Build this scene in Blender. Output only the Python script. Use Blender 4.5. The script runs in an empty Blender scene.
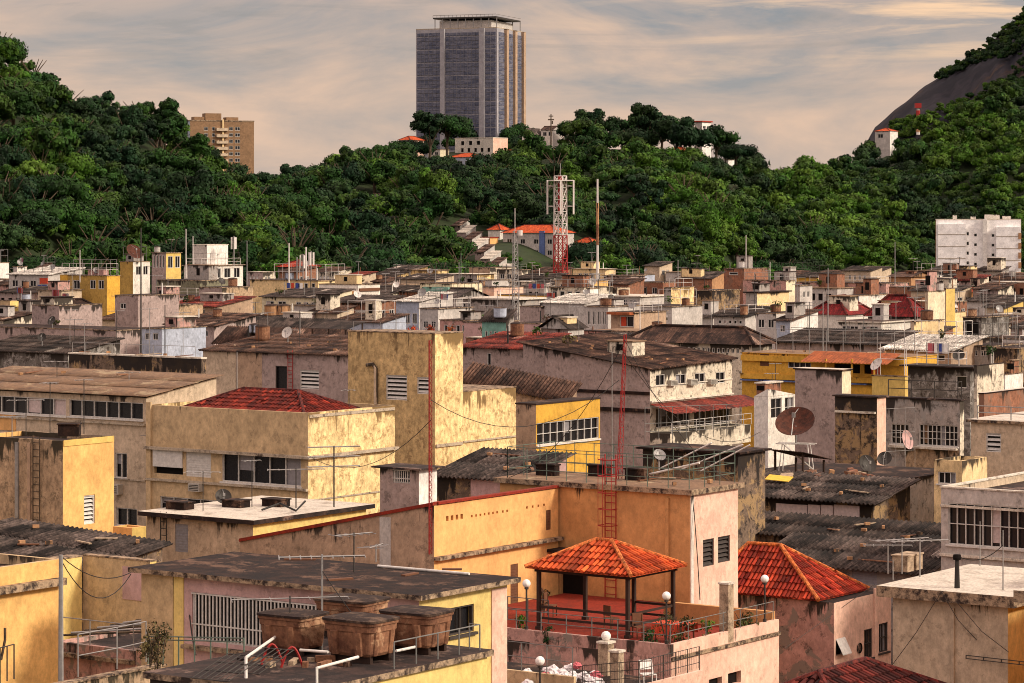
import bpy, math, random
import numpy as np
from mathutils import Vector, Matrix
R = math.radians
random.seed(7)
CX, F0, H0, CZ = 512.0, 2820.0, 215.0, 30.0     # focal length in pixels, horizon row, camera height
scene = bpy.context.scene
col = scene.collection
def link(o):
    col.objects.link(o); return o
def ray(px, py, Y):
    """the world point at ground distance Y seen at picture point (px, py)"""
    return Vector(((px-CX)/F0*Y, Y, CZ-(py-H0)/F0*Y))

# ------------------------------------------------------------------ materials
MATS = {}
def newmat(name):
    m = bpy.data.materials.new(name); m.use_nodes = True
    nt = m.node_tree
    for n in list(nt.nodes): nt.nodes.remove(n)
    out = nt.nodes.new('ShaderNodeOutputMaterial'); b = nt.nodes.new('ShaderNodeBsdfPrincipled')
    nt.links.new(b.outputs[0], out.inputs[0])
    b.inputs['Roughness'].default_value = .85
    b.inputs['Specular IOR Level'].default_value = .25
    return m, nt, b
def nd(nt, t, **kw):
    n = nt.nodes.new(t)
    for k, v in kw.items(): setattr(n, k, v)
    return n
def ramp(nt, a, b, ca=0, cb=1):
    n = nd(nt, 'ShaderNodeMapRange'); n.inputs[1].default_value = a; n.inputs[2].default_value = b
    n.inputs[3].default_value = ca; n.inputs[4].default_value = cb; return n
def mixc(nt, fac, a, b, mode='MIX'):
    n = nd(nt, 'ShaderNodeMix', data_type='RGBA', blend_type=mode)
    for i, v in ((0, fac), (6, a), (7, b)):
        if hasattr(v, 'is_linked') or hasattr(v, 'links'): nt.links.new(v, n.inputs[i])
        elif i == 0: n.inputs[0].default_value = v
        else: n.inputs[i].default_value = (*v, 1) if len(v) == 3 else v
    return n.outputs[2]
def math_(nt, op, a, b=None):
    n = nd(nt, 'ShaderNodeMath', operation=op)
    for i, v in enumerate((a, b)):
        if v is None: continue
        if hasattr(v, 'links'): nt.links.new(v, n.inputs[i])
        else: n.inputs[i].default_value = v
    return n.outputs[0]
def noise(nt, vec, scale, detail=5, rough=.6, dist=0):
    n = nd(nt, 'ShaderNodeTexNoise'); n.inputs['Scale'].default_value = scale
    n.inputs['Detail'].default_value = detail; n.inputs['Roughness'].default_value = rough
    n.inputs['Distortion'].default_value = dist
    nt.links.new(vec, n.inputs['Vector']); return n.outputs['Fac']
def vecs(nt, src='UV', scale=(1, 1, 1)):
    tc = nd(nt, 'ShaderNodeTexCoord'); oi = nd(nt, 'ShaderNodeObjectInfo')
    mp = nd(nt, 'ShaderNodeMapping'); mp.inputs['Scale'].default_value = scale
    cb = nd(nt, 'ShaderNodeCombineXYZ')
    r = math_(nt, 'MULTIPLY', oi.outputs['Random'], 57.0)
    nt.links.new(r, cb.inputs[0]); nt.links.new(r, cb.inputs[2])
    nt.links.new(cb.outputs[0], mp.inputs['Location'])
    nt.links.new(tc.outputs[src], mp.inputs['Vector'])
    return mp.outputs[0], tc.outputs[src]
def plaster(name, c, stain=.5, top=.6, grit=.5, mould=(.022, .016, .012), patch=0, patchc=(.3, .28, .26)):
    """painted plaster: mottling, grit, mould running down from the top edge, peeled patches (UV v = metres below the wall's top)"""
    m, nt, b = newmat(name)
    v, uv = vecs(nt, 'UV'); vs, _ = vecs(nt, 'UV', (2.2, .22, 1)); vf, _ = vecs(nt, 'UV', (1, .6, 1))
    n1 = noise(nt, v, .55, 8, .68); n2 = noise(nt, vs, 1.0, 7, .7); n3 = noise(nt, vf, 4.0, 9, .8)
    r1 = ramp(nt, .34, .66, .80, 1.15); nt.links.new(n1, r1.inputs[0])
    r3 = ramp(nt, .38, .62, 1-.5*grit, 1+.4*grit); nt.links.new(n3, r3.inputs[0])
    k = math_(nt, 'MULTIPLY', r1.outputs[0], r3.outputs[0])
    hs = nd(nt, 'ShaderNodeHueSaturation'); hs.inputs['Color'].default_value = (*c, 1); nt.links.new(k, hs.inputs['Value'])
    base = hs.outputs[0]
    if patch:
        n4 = noise(nt, v, .9, 9, .7, .6); r4 = ramp(nt, .56-.1*patch, .60-.1*patch); nt.links.new(n4, r4.inputs[0])
        base = mixc(nt, r4.outputs[0], base, patchc)
    sp = nd(nt, 'ShaderNodeSeparateXYZ'); nt.links.new(uv, sp.inputs[0])
    fall = ramp(nt, -2.2, -.02, 0, 1); nt.links.new(sp.outputs[1], fall.inputs[0])
    f2 = math_(nt, 'POWER', fall.outputs[0], 2.2)
    n6 = noise(nt, v, .28, 3, .5, .5); r6 = ramp(nt, .40, .60, .15, 1.5); nt.links.new(n6, r6.inputs[0])
    th = math_(nt, 'ADD', math_(nt, 'MULTIPLY', math_(nt, 'MULTIPLY', f2, r6.outputs[0]), .42*top), n2)
    th = math_(nt, 'ADD', th, math_(nt, 'MULTIPLY', n1, .35*stain))
    ms = ramp(nt, .845-.08*stain, .92-.085*stain, 0, .95); nt.links.new(th, ms.inputs[0])
    n5 = noise(nt, v, 1.7, 10, .8); ms2 = ramp(nt, .575-.05*stain, .615-.045*stain, 0, min(.9, .95*stain)); nt.links.new(n5, ms2.inputs[0])
    o = mixc(nt, ms.outputs[0], base, mould)
    o = mixc(nt, ms2.outputs[0], o, tuple(x*1.6 for x in mould))
    nt.links.new(o, b.inputs['Base Color'])
    bp = nd(nt, 'ShaderNodeBump'); bp.inputs['Strength'].default_value = .5; bp.inputs['Distance'].default_value = .03
    nt.links.new(n3, bp.inputs['Height']); nt.links.new(bp.outputs[0], b.inputs['Normal'])
    MATS[name] = m; return m
def rough(name, c, c2, scale=1.2, lo=.42, hi=.6, roughness=.9, metal=0, bump=.4, stretch=(1, 1, 1), src='Object', c3=None):
    """two or three blotchy colours over any surface"""
    m, nt, b = newmat(name); v, _ = vecs(nt, src, stretch)
    n1 = noise(nt, v, scale, 9, .72); r1 = ramp(nt, lo, hi); nt.links.new(n1, r1.inputs[0])
    n2 = noise(nt, v, scale*7, 6, .7); r2 = ramp(nt, .35, .68, .7, 1.3); nt.links.new(n2, r2.inputs[0])
    o = mixc(nt, r1.outputs[0], c, c2)
    if c3:
        n3 = noise(nt, v, scale*.45, 9, .75, .4); r3 = ramp(nt, .54, .6); nt.links.new(n3, r3.inputs[0]); o = mixc(nt, r3.outputs[0], o, c3)
    hs = nd(nt, 'ShaderNodeHueSaturation'); nt.links.new(o, hs.inputs['Color']); nt.links.new(r2.outputs[0], hs.inputs['Value'])
    nt.links.new(hs.outputs[0], b.inputs['Base Color'])
    b.inputs['Roughness'].default_value = roughness; b.inputs['Metallic'].default_value = metal
    if bump:
        bp = nd(nt, 'ShaderNodeBump'); bp.inputs['Strength'].default_value = bump; bp.inputs['Distance'].default_value = .03
        nt.links.new(n2, bp.inputs['Height']); nt.links.new(bp.outputs[0], b.inputs['Normal'])
    MATS[name] = m; return m
def sheets(name, c, c2, c3, su=.9, sv=1.8):
    """corrugated sheeting / tiles where each sheet has its own age (UV in metres)"""
    m, nt, b = newmat(name); v, uv = vecs(nt, 'UV')
    sn = nd(nt, 'ShaderNodeVectorMath', operation='SNAP'); sn.inputs[1].default_value = (su, sv, 1); nt.links.new(v, sn.inputs[0])
    wn = nd(nt, 'ShaderNodeTexWhiteNoise', noise_dimensions='3D'); nt.links.new(sn.outputs[0], wn.inputs['Vector'])
    n1 = noise(nt, v, .8, 8, .75); n2 = noise(nt, v, 5, 6, .7)
    f = math_(nt, 'ADD', math_(nt, 'MULTIPLY', wn.outputs['Value'], .28), math_(nt, 'MULTIPLY', n1, 1.05))
    r = ramp(nt, .5, .82); nt.links.new(f, r.inputs[0])
    o = mixc(nt, r.outputs[0], c, c2)
    r3 = ramp(nt, .985, 1.0); nt.links.new(wn.outputs['Value'], r3.inputs[0]); o = mixc(nt, r3.outputs[0], o, c3)
    r2 = ramp(nt, .38, .64, .5, 1.5); nt.links.new(n2, r2.inputs[0])
    vl, _ = vecs(nt, 'UV', (5, .35, 1)); n7 = noise(nt, vl, 1.6, 7, .75); r7 = ramp(nt, .40, .62, .45, 1.4); nt.links.new(n7, r7.inputs[0])
    hs = nd(nt, 'ShaderNodeHueSaturation'); nt.links.new(o, hs.inputs['Color']); nt.links.new(math_(nt, 'MULTIPLY', r2.outputs[0], r7.outputs[0]), hs.inputs['Value'])
    nt.links.new(hs.outputs[0], b.inputs['Base Color']); MATS[name] = m; return m
def plain(name, c, r=.6, metal=0, spec=.3):
    m, nt, b = newmat(name); b.inputs['Base Color'].default_value = (*c, 1)
    b.inputs['Roughness'].default_value = r; b.inputs['Metallic'].default_value = metal
    b.inputs['Specular IOR Level'].default_value = spec
    v, _ = vecs(nt, 'Object'); n = noise(nt, v, 6, 5, .7); q = ramp(nt, .3, .7, .75, 1.15); nt.links.new(n, q.inputs[0])
    hs = nd(nt, 'ShaderNodeHueSaturation'); hs.inputs['Color'].default_value = (*c, 1); nt.links.new(q.outputs[0], hs.inputs['Value'])
    nt.links.new(hs.outputs[0], b.inputs['Base Color'])
    MATS[name] = m; return m
def leafmat(name, c1, c2, c3, cell=6.0):
    m, nt, b = newmat(name)
    g = nd(nt, 'ShaderNodeNewGeometry'); oi = nd(nt, 'ShaderNodeObjectInfo')
    n0 = noise(nt, g.outputs['Position'], .05, 3, .6); n1 = noise(nt, g.outputs['Position'], .9, 5, .8)
    vo = nd(nt, 'ShaderNodeTexVoronoi'); vo.inputs['Scale'].default_value = 1/cell; nt.links.new(g.outputs['Position'], vo.inputs['Vector'])
    sp = nd(nt, 'ShaderNodeSeparateColor'); nt.links.new(vo.outputs['Color'], sp.inputs[0])
    r0 = ramp(nt, .4, .62); nt.links.new(n0, r0.inputs[0])
    o = mixc(nt, r0.outputs[0], c1, c2)
    f = math_(nt, 'MULTIPLY', sp.outputs[0], oi.outputs['Random']); r1 = ramp(nt, .3, .7, 0, .8); nt.links.new(f, r1.inputs[0])
    o = mixc(nt, r1.outputs[0], o, c3)
    r2 = ramp(nt, .34, .66, .22, 1.7); nt.links.new(n1, r2.inputs[0]); sv = ramp(nt, 0, 1, .5, 1.35); nt.links.new(sp.outputs[1], sv.inputs[0])
    hs = nd(nt, 'ShaderNodeHueSaturation'); nt.links.new(o, hs.inputs['Color']); nt.links.new(math_(nt, 'MULTIPLY', r2.outputs[0], sv.outputs[0]), hs.inputs['Value'])
    nt.links.new(hs.outputs[0], b.inputs['Base Color']); b.inputs['Roughness'].default_value = .7
    b.inputs['Specular IOR Level'].default_value = .12
    MATS[name] = m; return m

# ------------------------------------------------------------------ mesh builder
class MB:
    def __init__(s, vtop=0): s.v = []; s.f = []; s.m = []; s.uv = []; s.vtop = vtop; s.smooth = []
    def vert(s, p): s.v.append(tuple(p)); return len(s.v)-1
    def face(s, pts, mi=0, uv=None, smooth=False):
        idx = [s.vert(p) for p in pts]; s.f.append(idx); s.m.append(mi); s.smooth.append(smooth)
        if uv is None:
            a, b, c = Vector(pts[0]), Vector(pts[1]), Vector(pts[2]); n = (b-a).cross(c-b)
            if abs(n.z) > abs(n.x) and abs(n.z) > abs(n.y): uv = [(p[0], p[1]) for p in pts]
            elif abs(n.x) > abs(n.y): uv = [(p[1]+50, p[2]-s.vtop) for p in pts]
            else: uv = [(p[0], p[2]-s.vtop) for p in pts]
        s.uv.append(uv)
    def box(s, x0, x1, y0, y1, z0, z1, mi=0, skip=''):
        a, b, c, d = (x0, y0), (x1, y0), (x1, y1), (x0, y1)
        q = lambda p, z: (p[0], p[1], z)
        if 'b' not in skip: s.face([q(d, z0), q(c, z0), q(b, z0), q(a, z0)], mi)
        if 't' not in skip: s.face([q(a, z1), q(b, z1), q(c, z1), q(d, z1)], mi)
        for i, (p, r) in enumerate(((a, b), (b, c), (c, d), (d, a))):
            s.face([q(p, z0), q(r, z0), q(r, z1), q(p, z1)], mi)
    def obox(s, c, ax, ay, az, mi=0):
        """oriented box: centre and three half-axis vectors"""
        c = Vector(c); ax = Vector(ax); ay = Vector(ay); az = Vector(az)
        P = lambda i, j, k: c+ax*i+ay*j+az*k
        for q in (((-1,-1,-1),(-1,1,-1),(1,1,-1),(1,-1,-1)), ((-1,-1,1),(1,-1,1),(1,1,1),(-1,1,1)), ((-1,-1,-1),(1,-1,-1),(1,-1,1),(-1,-1,1)),
                  ((1,-1,-1),(1,1,-1),(1,1,1),(1,-1,1)), ((1,1,-1),(-1,1,-1),(-1,1,1),(1,1,1)), ((-1,1,-1),(-1,-1,-1),(-1,-1,1),(-1,1,1))):
            s.face([P(*t) for t in q], mi)
    def tube(s, pts, r, n=6, mi=0, caps=True, r2=None):
        pts = [Vector(p) for p in pts]; rings = []
        for i, p in enumerate(pts):
            d = (pts[min(i+1, len(pts)-1)]-pts[max(i-1, 0)]).normalized()
            u = d.cross(Vector((0, 0, 1)) if abs(d.z) < .9 else Vector((1, 0, 0))).normalized(); w = d.cross(u)
            rr = r if r2 is None else r+(r2-r)*i/(len(pts)-1)
            rings.append([p+(u*math.cos(2*math.pi*k/n)+w*math.sin(2*math.pi*k/n))*rr for k in range(n)])
        for a, b in zip(rings, rings[1:]):
            for k in range(n): s.face([a[k], b[k], b[(k+1) % n], a[(k+1) % n]][::-1], mi, smooth=n > 5)
        if caps: s.face(rings[0], mi); s.face(rings[-1][::-1], mi)
    def lathe(s, c, prof, n=16, mi=0, M=None):
        c = Vector(c)
        for (r0, z0), (r1, z1) in zip(prof, prof[1:]):
            for k in range(n):
                a, b = 2*math.pi*k/n, 2*math.pi*(k+1)/n; q = []
                for (r, z, t) in ((r0, z0, a), (r0, z0, b), (r1, z1, b), (r1, z1, a)):
                    p = Vector((r*math.cos(t), r*math.sin(t), z))
                    if M: p = M @ p
                    q.append(c+p)
                if r0 < 1e-5: q = [q[0], q[2], q[3]]
                elif r1 < 1e-5: q = [q[0], q[1], q[2]]
                s.face(q, mi, smooth=True)
    def build(s, name, mats, parent=None, loc=None, weld=False):
        me = bpy.data.meshes.new(name)
        me.from_pydata(s.v, [], s.f)
        if not isinstance(mats, (list, tuple)): mats = [mats]
        for m in mats: me.materials.append(MATS[m] if isinstance(m, str) else m)
        me.polygons.foreach_set('material_index', s.m); me.polygons.foreach_set('use_smooth', s.smooth)
        ul = me.uv_layers.new(name='UVMap'); ul.data.foreach_set('uv', [c for f in s.uv for p in f for c in p])
        me.update()
        o = link(bpy.data.objects.new(name, me))
        if parent: o.parent = parent
        if loc: o.location = loc
        return o
USED = {}; CUR = random.Random(9)
def tag(o, label=None, cat=None, group=None, kind=None):
    if label: o['label'] = label; USED[label] = USED.get(label, 0)+1
    if cat: o['category'] = cat
    if group: o['group'] = group
    if kind: o['kind'] = kind
    return o
def empty(name, loc, rz=0, label=None, cat=None, group=None):
    o = link(bpy.data.objects.new(name, None)); o.location = loc; o.rotation_euler = (0, 0, rz); o.empty_display_size = .3
    return tag(o, label, cat, group)
def copy_tree(o, parent=None):
    c = link(o.copy())
    if parent: c.parent = parent
    for ch in list(KIDS.get(o.name, [])): copy_tree(ch, c)
    return c
KIDS = {}
def kids(root):
    KIDS[root.name] = [c for c in bpy.data.objects if c.parent == root]
    for c in KIDS[root.name]: kids(c)

# ------------------------------------------------------------------ buildings
class Bld:
    """A house standing on the grid of the quarter. Local frame: origin at the near corner, +x to the right along the
    front, +y back along the right-hand side."""
    ALL = []
    def __init__(s, name, label, cat, xc, yt, xl, xr, Y=None, d=12.5, wf='grey', wr=None, a=35, depth=None, width=None, ref=None,
                 roof=('slab',), wins=(), led=(), parapet=0, tops=(0, 0, 0, 0), group=None, base=0.0, root=None):
        if Y is None: Y = F0*d/(yt-H0)
        s.a = R(a); s.ex = Vector((math.cos(s.a), -math.sin(s.a), 0)); s.ey = Vector((math.sin(s.a), math.cos(s.a), 0))
        s.c = ray(xc, yt, Y); s.zt = s.c.z; s.org = Vector((s.c.x, s.c.y, 0)); s.Y = Y; s.base = base
        s.W = width if width else -s.at('F', xl, yt)[0]
        s.D = depth if depth else s.at('R', xr, yt)[0]
        s.ref = ref or label; s.cat = cat
        s.root = root or empty(name, s.org, -s.a, label, cat, group)
        s.root['px'] = xc
        wr = wr or wf; s.mats = [wf, wr]  # many pairs put front shade and right-hand sunlight into the wall colours
        s.tops = tops                                   # extra height at front-left, front-right, back-right, back-left
        s.wins(wins)
        s.body(parapet)
        for l in led: s.ledge(*l)
        s.roof(roof, parapet)
        Bld.ALL.append(s)
    def zdir(s): return s.zt
    def at(s, face, px, py):
        t = (px-CX)/F0
        if face == 'F': Y = (s.org.x*math.sin(s.a)+s.org.y*math.cos(s.a))/(t*math.sin(s.a)+math.cos(s.a)); e = s.ex
        else: Y = (s.org.x*math.cos(s.a)-s.org.y*math.sin(s.a))/(t*math.cos(s.a)-math.sin(s.a)); e = s.ey
        P = ray(px, py, Y); u = (Vector((P.x, P.y, 0))-s.org).dot(e)
        return u, P.z
    def world(s, x, y, z): return s.org+s.ex*x+s.ey*y+Vector((0, 0, z))
    def onroof(s, px, py, dz=0):
        """local point where the sight line meets the roof plane"""
        z = s.zt+dz; Y = (CZ-z)*F0/(py-H0); P = ray(px, py, Y)-s.org
        return P.dot(s.ex), P.dot(s.ey), z
    def pt(s, px, fy):
        """local x for a given fraction of depth so the point sits at column px"""
        y = s.D*fy; t = (px-CX)/F0
        o = s.org+s.ey*y; u = (t*o.y-o.x)/(s.ex.x-t*s.ex.y); return u, y
    def P(s, face, u, z, dep):
        return (u, dep, z) if face == 'F' else (-dep, u, z)
    def wins(s, wins):
        s.holes = {'F': [], 'R': []}; s.wl = []
        for w in wins:
            face, typ, x0, y0, x1, y1 = w[:6]; o = w[6] if len(w) > 6 else {}
            ym0, ym1 = y0, y1; xm = (x0+x1)/2
            u0 = s.at(face, x0, y0)[0]; u1 = s.at(face, x1, y0)[0]; z1 = s.at(face, xm, y0)[1]; z0 = s.at(face, xm, y1)[1]
            n = o.get('n', 1); g = o.get('g', .35); L = u1-u0
            for i in range(n):
                w_ = L/(n+(n-1)*g); a = u0+i*w_*(1+g); b = a+w_
                lo, hi = (-s.W+.05, -.05) if face == 'F' else (.05, s.D-.05)
                a = max(a, lo); b = min(b, hi)
                if b-a < .12: continue
                s.wl.append((face, typ, a, b, z0, z1, o))
                if not o.get('nohole'): s.holes[face].append((a, b, z0, z1))
    def top(s, x, y):
        fl, fr, br, bl = s.tops; u = (x+s.W)/s.W; v = y/s.D
        return s.zt+(fl*(1-u)+fr*u)*(1-v)+(bl*(1-u)+br*u)*v
    def body(s, parapet):
        m = MB(s.zt)
        for face in 'FR':
            lo, hi = (-s.W, 0.0) if face == 'F' else (0.0, s.D); hs = s.holes[face]; mi = 0 if face == 'F' else 1
            us = sorted({lo, hi, *[h[0] for h in hs], *[h[1] for h in hs]}); zs = sorted({s.base, s.zt, *[h[2] for h in hs], *[min(h[3], s.zt-.05) for h in hs]})
            T = lambda u: s.top(u, 0) if face == 'F' else s.top(0, u)
            for a, b in zip(us, us[1:]):
                for c, d in zip(zs, zs[1:]):
                    uc, zc = (a+b)/2, (c+d)/2
                    if any(h[0] < uc < h[1] and h[2] < zc < h[3] for h in hs): continue
                    da, db = (T(a), T(b)) if d == s.zt else (d, d)
                    m.face([s.P(face, a, c, 0), s.P(face, b, c, 0), s.P(face, b, db, 0), s.P(face, a, da, 0)], mi,
                           [(a+50*mi, c-T(a)), (b+50*mi, c-T(b)), (b+50*mi, db-T(b)), (a+50*mi, da-T(a))])
            for (a, b, c, d) in hs:
                r = .22
                for p in (((a, c, 0), (b, c, 0), (b, c, r), (a, c, r)), ((a, d, r), (b, d, r), (b, d, 0), (a, d, 0)),
                          ((a, c, 0), (a, c, r), (a, d, r), (a, d, 0)), ((b, c, r), (b, c, 0), (b, d, 0), (b, d, r))):
                    m.face([s.P(face, *q) for q in p], mi)
        W, D = s.W, s.D; z0 = s.base; t = lambda x, y: s.top(x, y)
        m.face([(0, D, z0), (-W, D, z0), (-W, D, t(-W, D)), (0, D, t(0, D))], 0)
        m.face([(-W, D, z0), (-W, 0, z0), (-W, 0, t(-W, 0)), (-W, D, t(-W, D))], 1)
        if parapet:
            k = .16; p = [(-W, 0), (0, 0), (0, D), (-W, D)]; q = [(-W+k, k), (-k, k), (-k, D-k), (-W+k, D-k)]
            for i in range(4):
                j = (i+1) % 4; A, B, C_, D_ = p[i], p[j], q[j], q[i]; zt = s.zt
                m.face([(*A, zt), (*B, zt), (*C_, zt), (*D_, zt)], 0)
                m.face([(*D_, zt), (*C_, zt), (*C_, zt-parapet), (*D_, zt-parapet)], 0 if i in (0, 2) else 1)
        s.wall = m.build('wall', s.mats, s.root)
        for w in s.wl: s.window(*w)
    def window(s, face, typ, a, b, z0, z1, o):
        P = lambda u, z, d: s.P(face, u, z, d)
        def bx(mb, u0, u1, c0, c1, d0, d1, mi=0):
            A, B = P(u0, c0, d0), P(u1, c1, d1); mb.box(min(A[0], B[0]), max(A[0], B[0]), min(A[1], B[1]), max(A[1], B[1]), c0, c1, mi)
        fm = o.get('m', 'white_frame'); w, h = b-a, z1-z0; px = F0/s.Y; ft = max(.05, min(.09, .7/px)); dt = .2 if not o.get('nohole') else 0
        f = MB(s.zt)
        if typ == 'dark':
            f.face([P(a, z0, dt), P(b, z0, dt), P(b, z1, dt), P(a, z1, dt)]); f.build(o.get('name', 'opening'), o.get('m', 'dark'), s.root); return
        if typ == 'panel':
            bx(f, a, b, z0, z1, .03, .09)
            for i in range(1, int(h/.12)): bx(f, a+.03, b-.03, z0+i*.12, z0+i*.12+.05, .012, .032)
            f.build(o.get('name', 'shutter'), fm, s.root); return
        if typ == 'ac':
            bx(f, a, b, z0, z1, -.38, .02); g = f.build('air_conditioner', 'ac', s.root)
            f = MB(); 
            for i in range(4): bx(f, a+.06, b-.06, z0+h*(.15+.2*i), z0+h*(.22+.2*i), -.392, -.375)
            f.build('grille', 'dark', g); return
        if typ == 'awning':
            f.face([P(a, z1, 0), P(b, z1, 0), P(b, z0, -o.get('out', .9)), P(a, z0, -o.get('out', .9))]); f.face([P(a, z1-.03, 0), P(a, z0-.03, -o.get('out', .9)), P(b, z0-.03, -o.get('out', .9)), P(b, z1-.03, 0)])
            f.build('awning', fm, s.root); return
        bx(f, a, b, z0, z0+ft, .04, .14); bx(f, a, b, z1-ft, z1, .04, .14); bx(f, a, a+ft, z0+ft, z1-ft, .04, .14); bx(f, b-ft, b, z0+ft, z1-ft, .04, .14)
        if typ == 'grid':
            nx, ny = o.get('nx', 3), o.get('ny', 2)
            for i in range(1, nx): u = a+w*i/nx; bx(f, u-ft*.4, u+ft*.4, z0+ft, z1-ft, .055, .125)
            for i in range(1, ny): z = z0+h*i/ny; bx(f, a+ft, b-ft, z-ft*.35, z+ft*.35, .06, .12)
        if typ == 'louvre':
            n = o.get('ny', max(3, int(h/.2)))
            for i in range(n):
                z = z0+h*(i+.5)/n; f.face([P(a+ft, z-.04, .04), P(b-ft, z-.04, .04), P(b-ft, z+h/n*.38, .16), P(a+ft, z+h/n*.38, .16)])
        if typ == 'bars':
            n = o.get('nx', int(w/.13)); 
            for i in range(1, n): u = a+w*i/n; bx(f, u-.022, u+.022, z0+ft, z1-ft, -.02, .015)
            for q in (.35, .98): bx(f, a, b, z0+h*q-.02, z0+h*q+.02, -.035, -.018)
        wo = f.build(o.get('name', 'window'), fm, s.root)
        p = MB(); p.face([P(a, z0, dt), P(b, z0, dt), P(b, z1, dt), P(a, z1, dt)])
        if s.Y < 330: p.build('pane', o.get('glass', 'glass'), wo)
        else:
            p.build('pane', o.get('glass', 'glass'), wo)
        if typ == 'grid' and s.Y < 420:
            nx = o.get('nx', 3)
            for i in range(nx):
                if CUR.random() < .15: q = MB(); uu, zz = a+w*i/nx, z0+h*(1-CUR.choice([1, .9, .6, .45])); q.face([P(uu+.01, zz, dt-.02), P(uu+w/nx-.01, zz, dt-.02), P(uu+w/nx-.01, z1-.02, dt-.02), P(uu+.01, z1-.02, dt-.02)]); q.build('curtain', CUR.choice(['pale_sheet', 'curtain_grey', 'curtain_brown', 'curtain_grey']), wo)
        if o.get('sill') or (typ == 'grid' and s.Y < 200 and not o.get('nohole')): q = MB(); bx(q, a-.08, b+.08, z0-.08, z0-.002, -.1, .02); q.build('sill', fm, wo)
    def ledge(s, y, h=.12, out=.22, faces='FR', mat='ledge', name='ledge'):
        """a moulding round the corner; y = its row at the near corner"""
        z = s.at('F', CX+(s.org.x/s.org.y)*F0, y)[1]; m = MB(z)
        if 'F' in faces: m.box(-s.W, out if 'R' in faces else 0, -out, -.002, z-h, z)
        if 'R' in faces: m.box(.002, out, 0, s.D, z-h, z)
        m.build(name, mat, s.root)
    def roof(s, r, parapet):
        t = r[0]; W, D, z = s.W, s.D, s.zt; o = r[1] if len(r) > 1 else {}
        if t == 'slab':
            h, ov = o.get('h', .16), o.get('ov', .25); m = MB(z)
            m.box(-W-ov, ov, -ov, D+ov, z+.002, z+h, 1)
            m.m = [0 if i == 1 else 1 for i in range(6)]
            g = m.build('roof', [o.get('m', 'roof_mould'), o.get('e', 'slab_edge')], s.root); s.rz = z+h
        elif t == 'flat':
            k = .16 if parapet else .0; zz = z-parapet; m = MB(); m.face([(-W+k, k, zz), (-k, k, zz), (-k, D-k, zz), (-W+k, D-k, zz)])
            m.build('roof', o.get('m', 'roof_mould'), s.root); s.rz = zz
            if parapet and o.get('cope'):
                c = MB(z); q = .05
                c.box(-W-q, q, -q, .16+q, z+.002, z+.07); c.box(-.16-q, q, .16+q, D-.16-q, z+.002, z+.07); c.box(-W-q, q, D-.16-q, D+q, z+.002, z+.07); c.box(-W-q, -W+.16+q, .16+q, D-.16-q, z+.002, z+.07)
                c.build('coping', o['cope'], s.root)
        elif t in ('corr', 'tiles'):
            ov = o.get('ov', .35); f = o.get('lift', .06)
            fl, fr, br, bl = s.tops
            def Z(x, y): return s.top(min(max(x, -W), 0), min(max(y, 0), D))+f+ (0)
            m = MB(); mt = o.get('m', 'corrugated')
            run = o.get('run', 'y')                         # direction the waves run
            wl = o.get('wl', max(.26, 1.8/(F0/s.Y))); am = o.get('am', wl*.24)
            X0, X1, Y0, Y1 = -W-ov, ov, -ov, D+ov
            def ZZ(x, y):
                u = (x+W)/W; v = y/D
                return z+f+(fl*(1-u)+fr*u)*(1-v)+(bl*(1-u)+br*u)*v
            n = int(((X1-X0) if run == 'y' else (Y1-Y0))/wl*4)
            L = (Y1-Y0) if run == 'y' else (X1-X0); k = max(1, int(L/1.7)); jit = [random.uniform(-.03, .03) for _ in range(k)]
            for j in range(k):
                for i in range(n):
                    c = []
                    for (ii, jj) in ((i, j), (i+1, j), (i+1, j+1), (i, j+1)):
                        if run == 'y': x = X0+(X1-X0)*ii/n; y = Y0+L*jj/k
                        else: y = Y0+(Y1-Y0)*ii/n; x = X0+L*jj/k
                        zz = ZZ(x, y)+am*(0, 1, 0, -1)[ii % 4]+(.03 if jj == j else 0)+jit[j]*.3
                        c.append((x, y, zz))
                    if run == 'x': c = c[::-1]
                    m.face(c, 0, [(p[0], p[1]) if run == 'y' else (p[1], p[0]) for p in c], smooth=True)
            g = m.build('roof', mt, s.root); s.rz = z+f
            md = g.modifiers.new('thick', 'SOLIDIFY'); md.thickness = .03; md.offset = -1
        elif t in ('hip', 'gable'):
            ov = o.get('ov', .4); hh = o.get('h', 1.5); mt = o.get('m', 'tile'); dz = o.get('dz', .02); ins = o.get('ins', 0)
            X0, X1, Y0, Y1 = -W-ov+ins, ov-ins, -ov+ins, D+ov-ins; z0 = z+dz; z1 = z+dz+hh
            if t == 'hip':
                if (X1-X0) > (Y1-Y0): q = (Y1-Y0)/2*o.get('q', 1); A = (X0+q, (Y0+Y1)/2, z1); B = (X1-q, (Y0+Y1)/2, z1)
                else: q = (X1-X0)/2*o.get('q', 1); A = ((X0+X1)/2, Y0+q, z1); B = ((X0+X1)/2, Y1-q, z1)
            m = MB(); tile = o.get('tile', s.Y < 260)
            a, b, c, d = (X0, Y0, z0), (X1, Y0, z0), (X1, Y1, z0), (X0, Y1, z0)
            fin = roof_tiles if tile else roof_sheet
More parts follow.
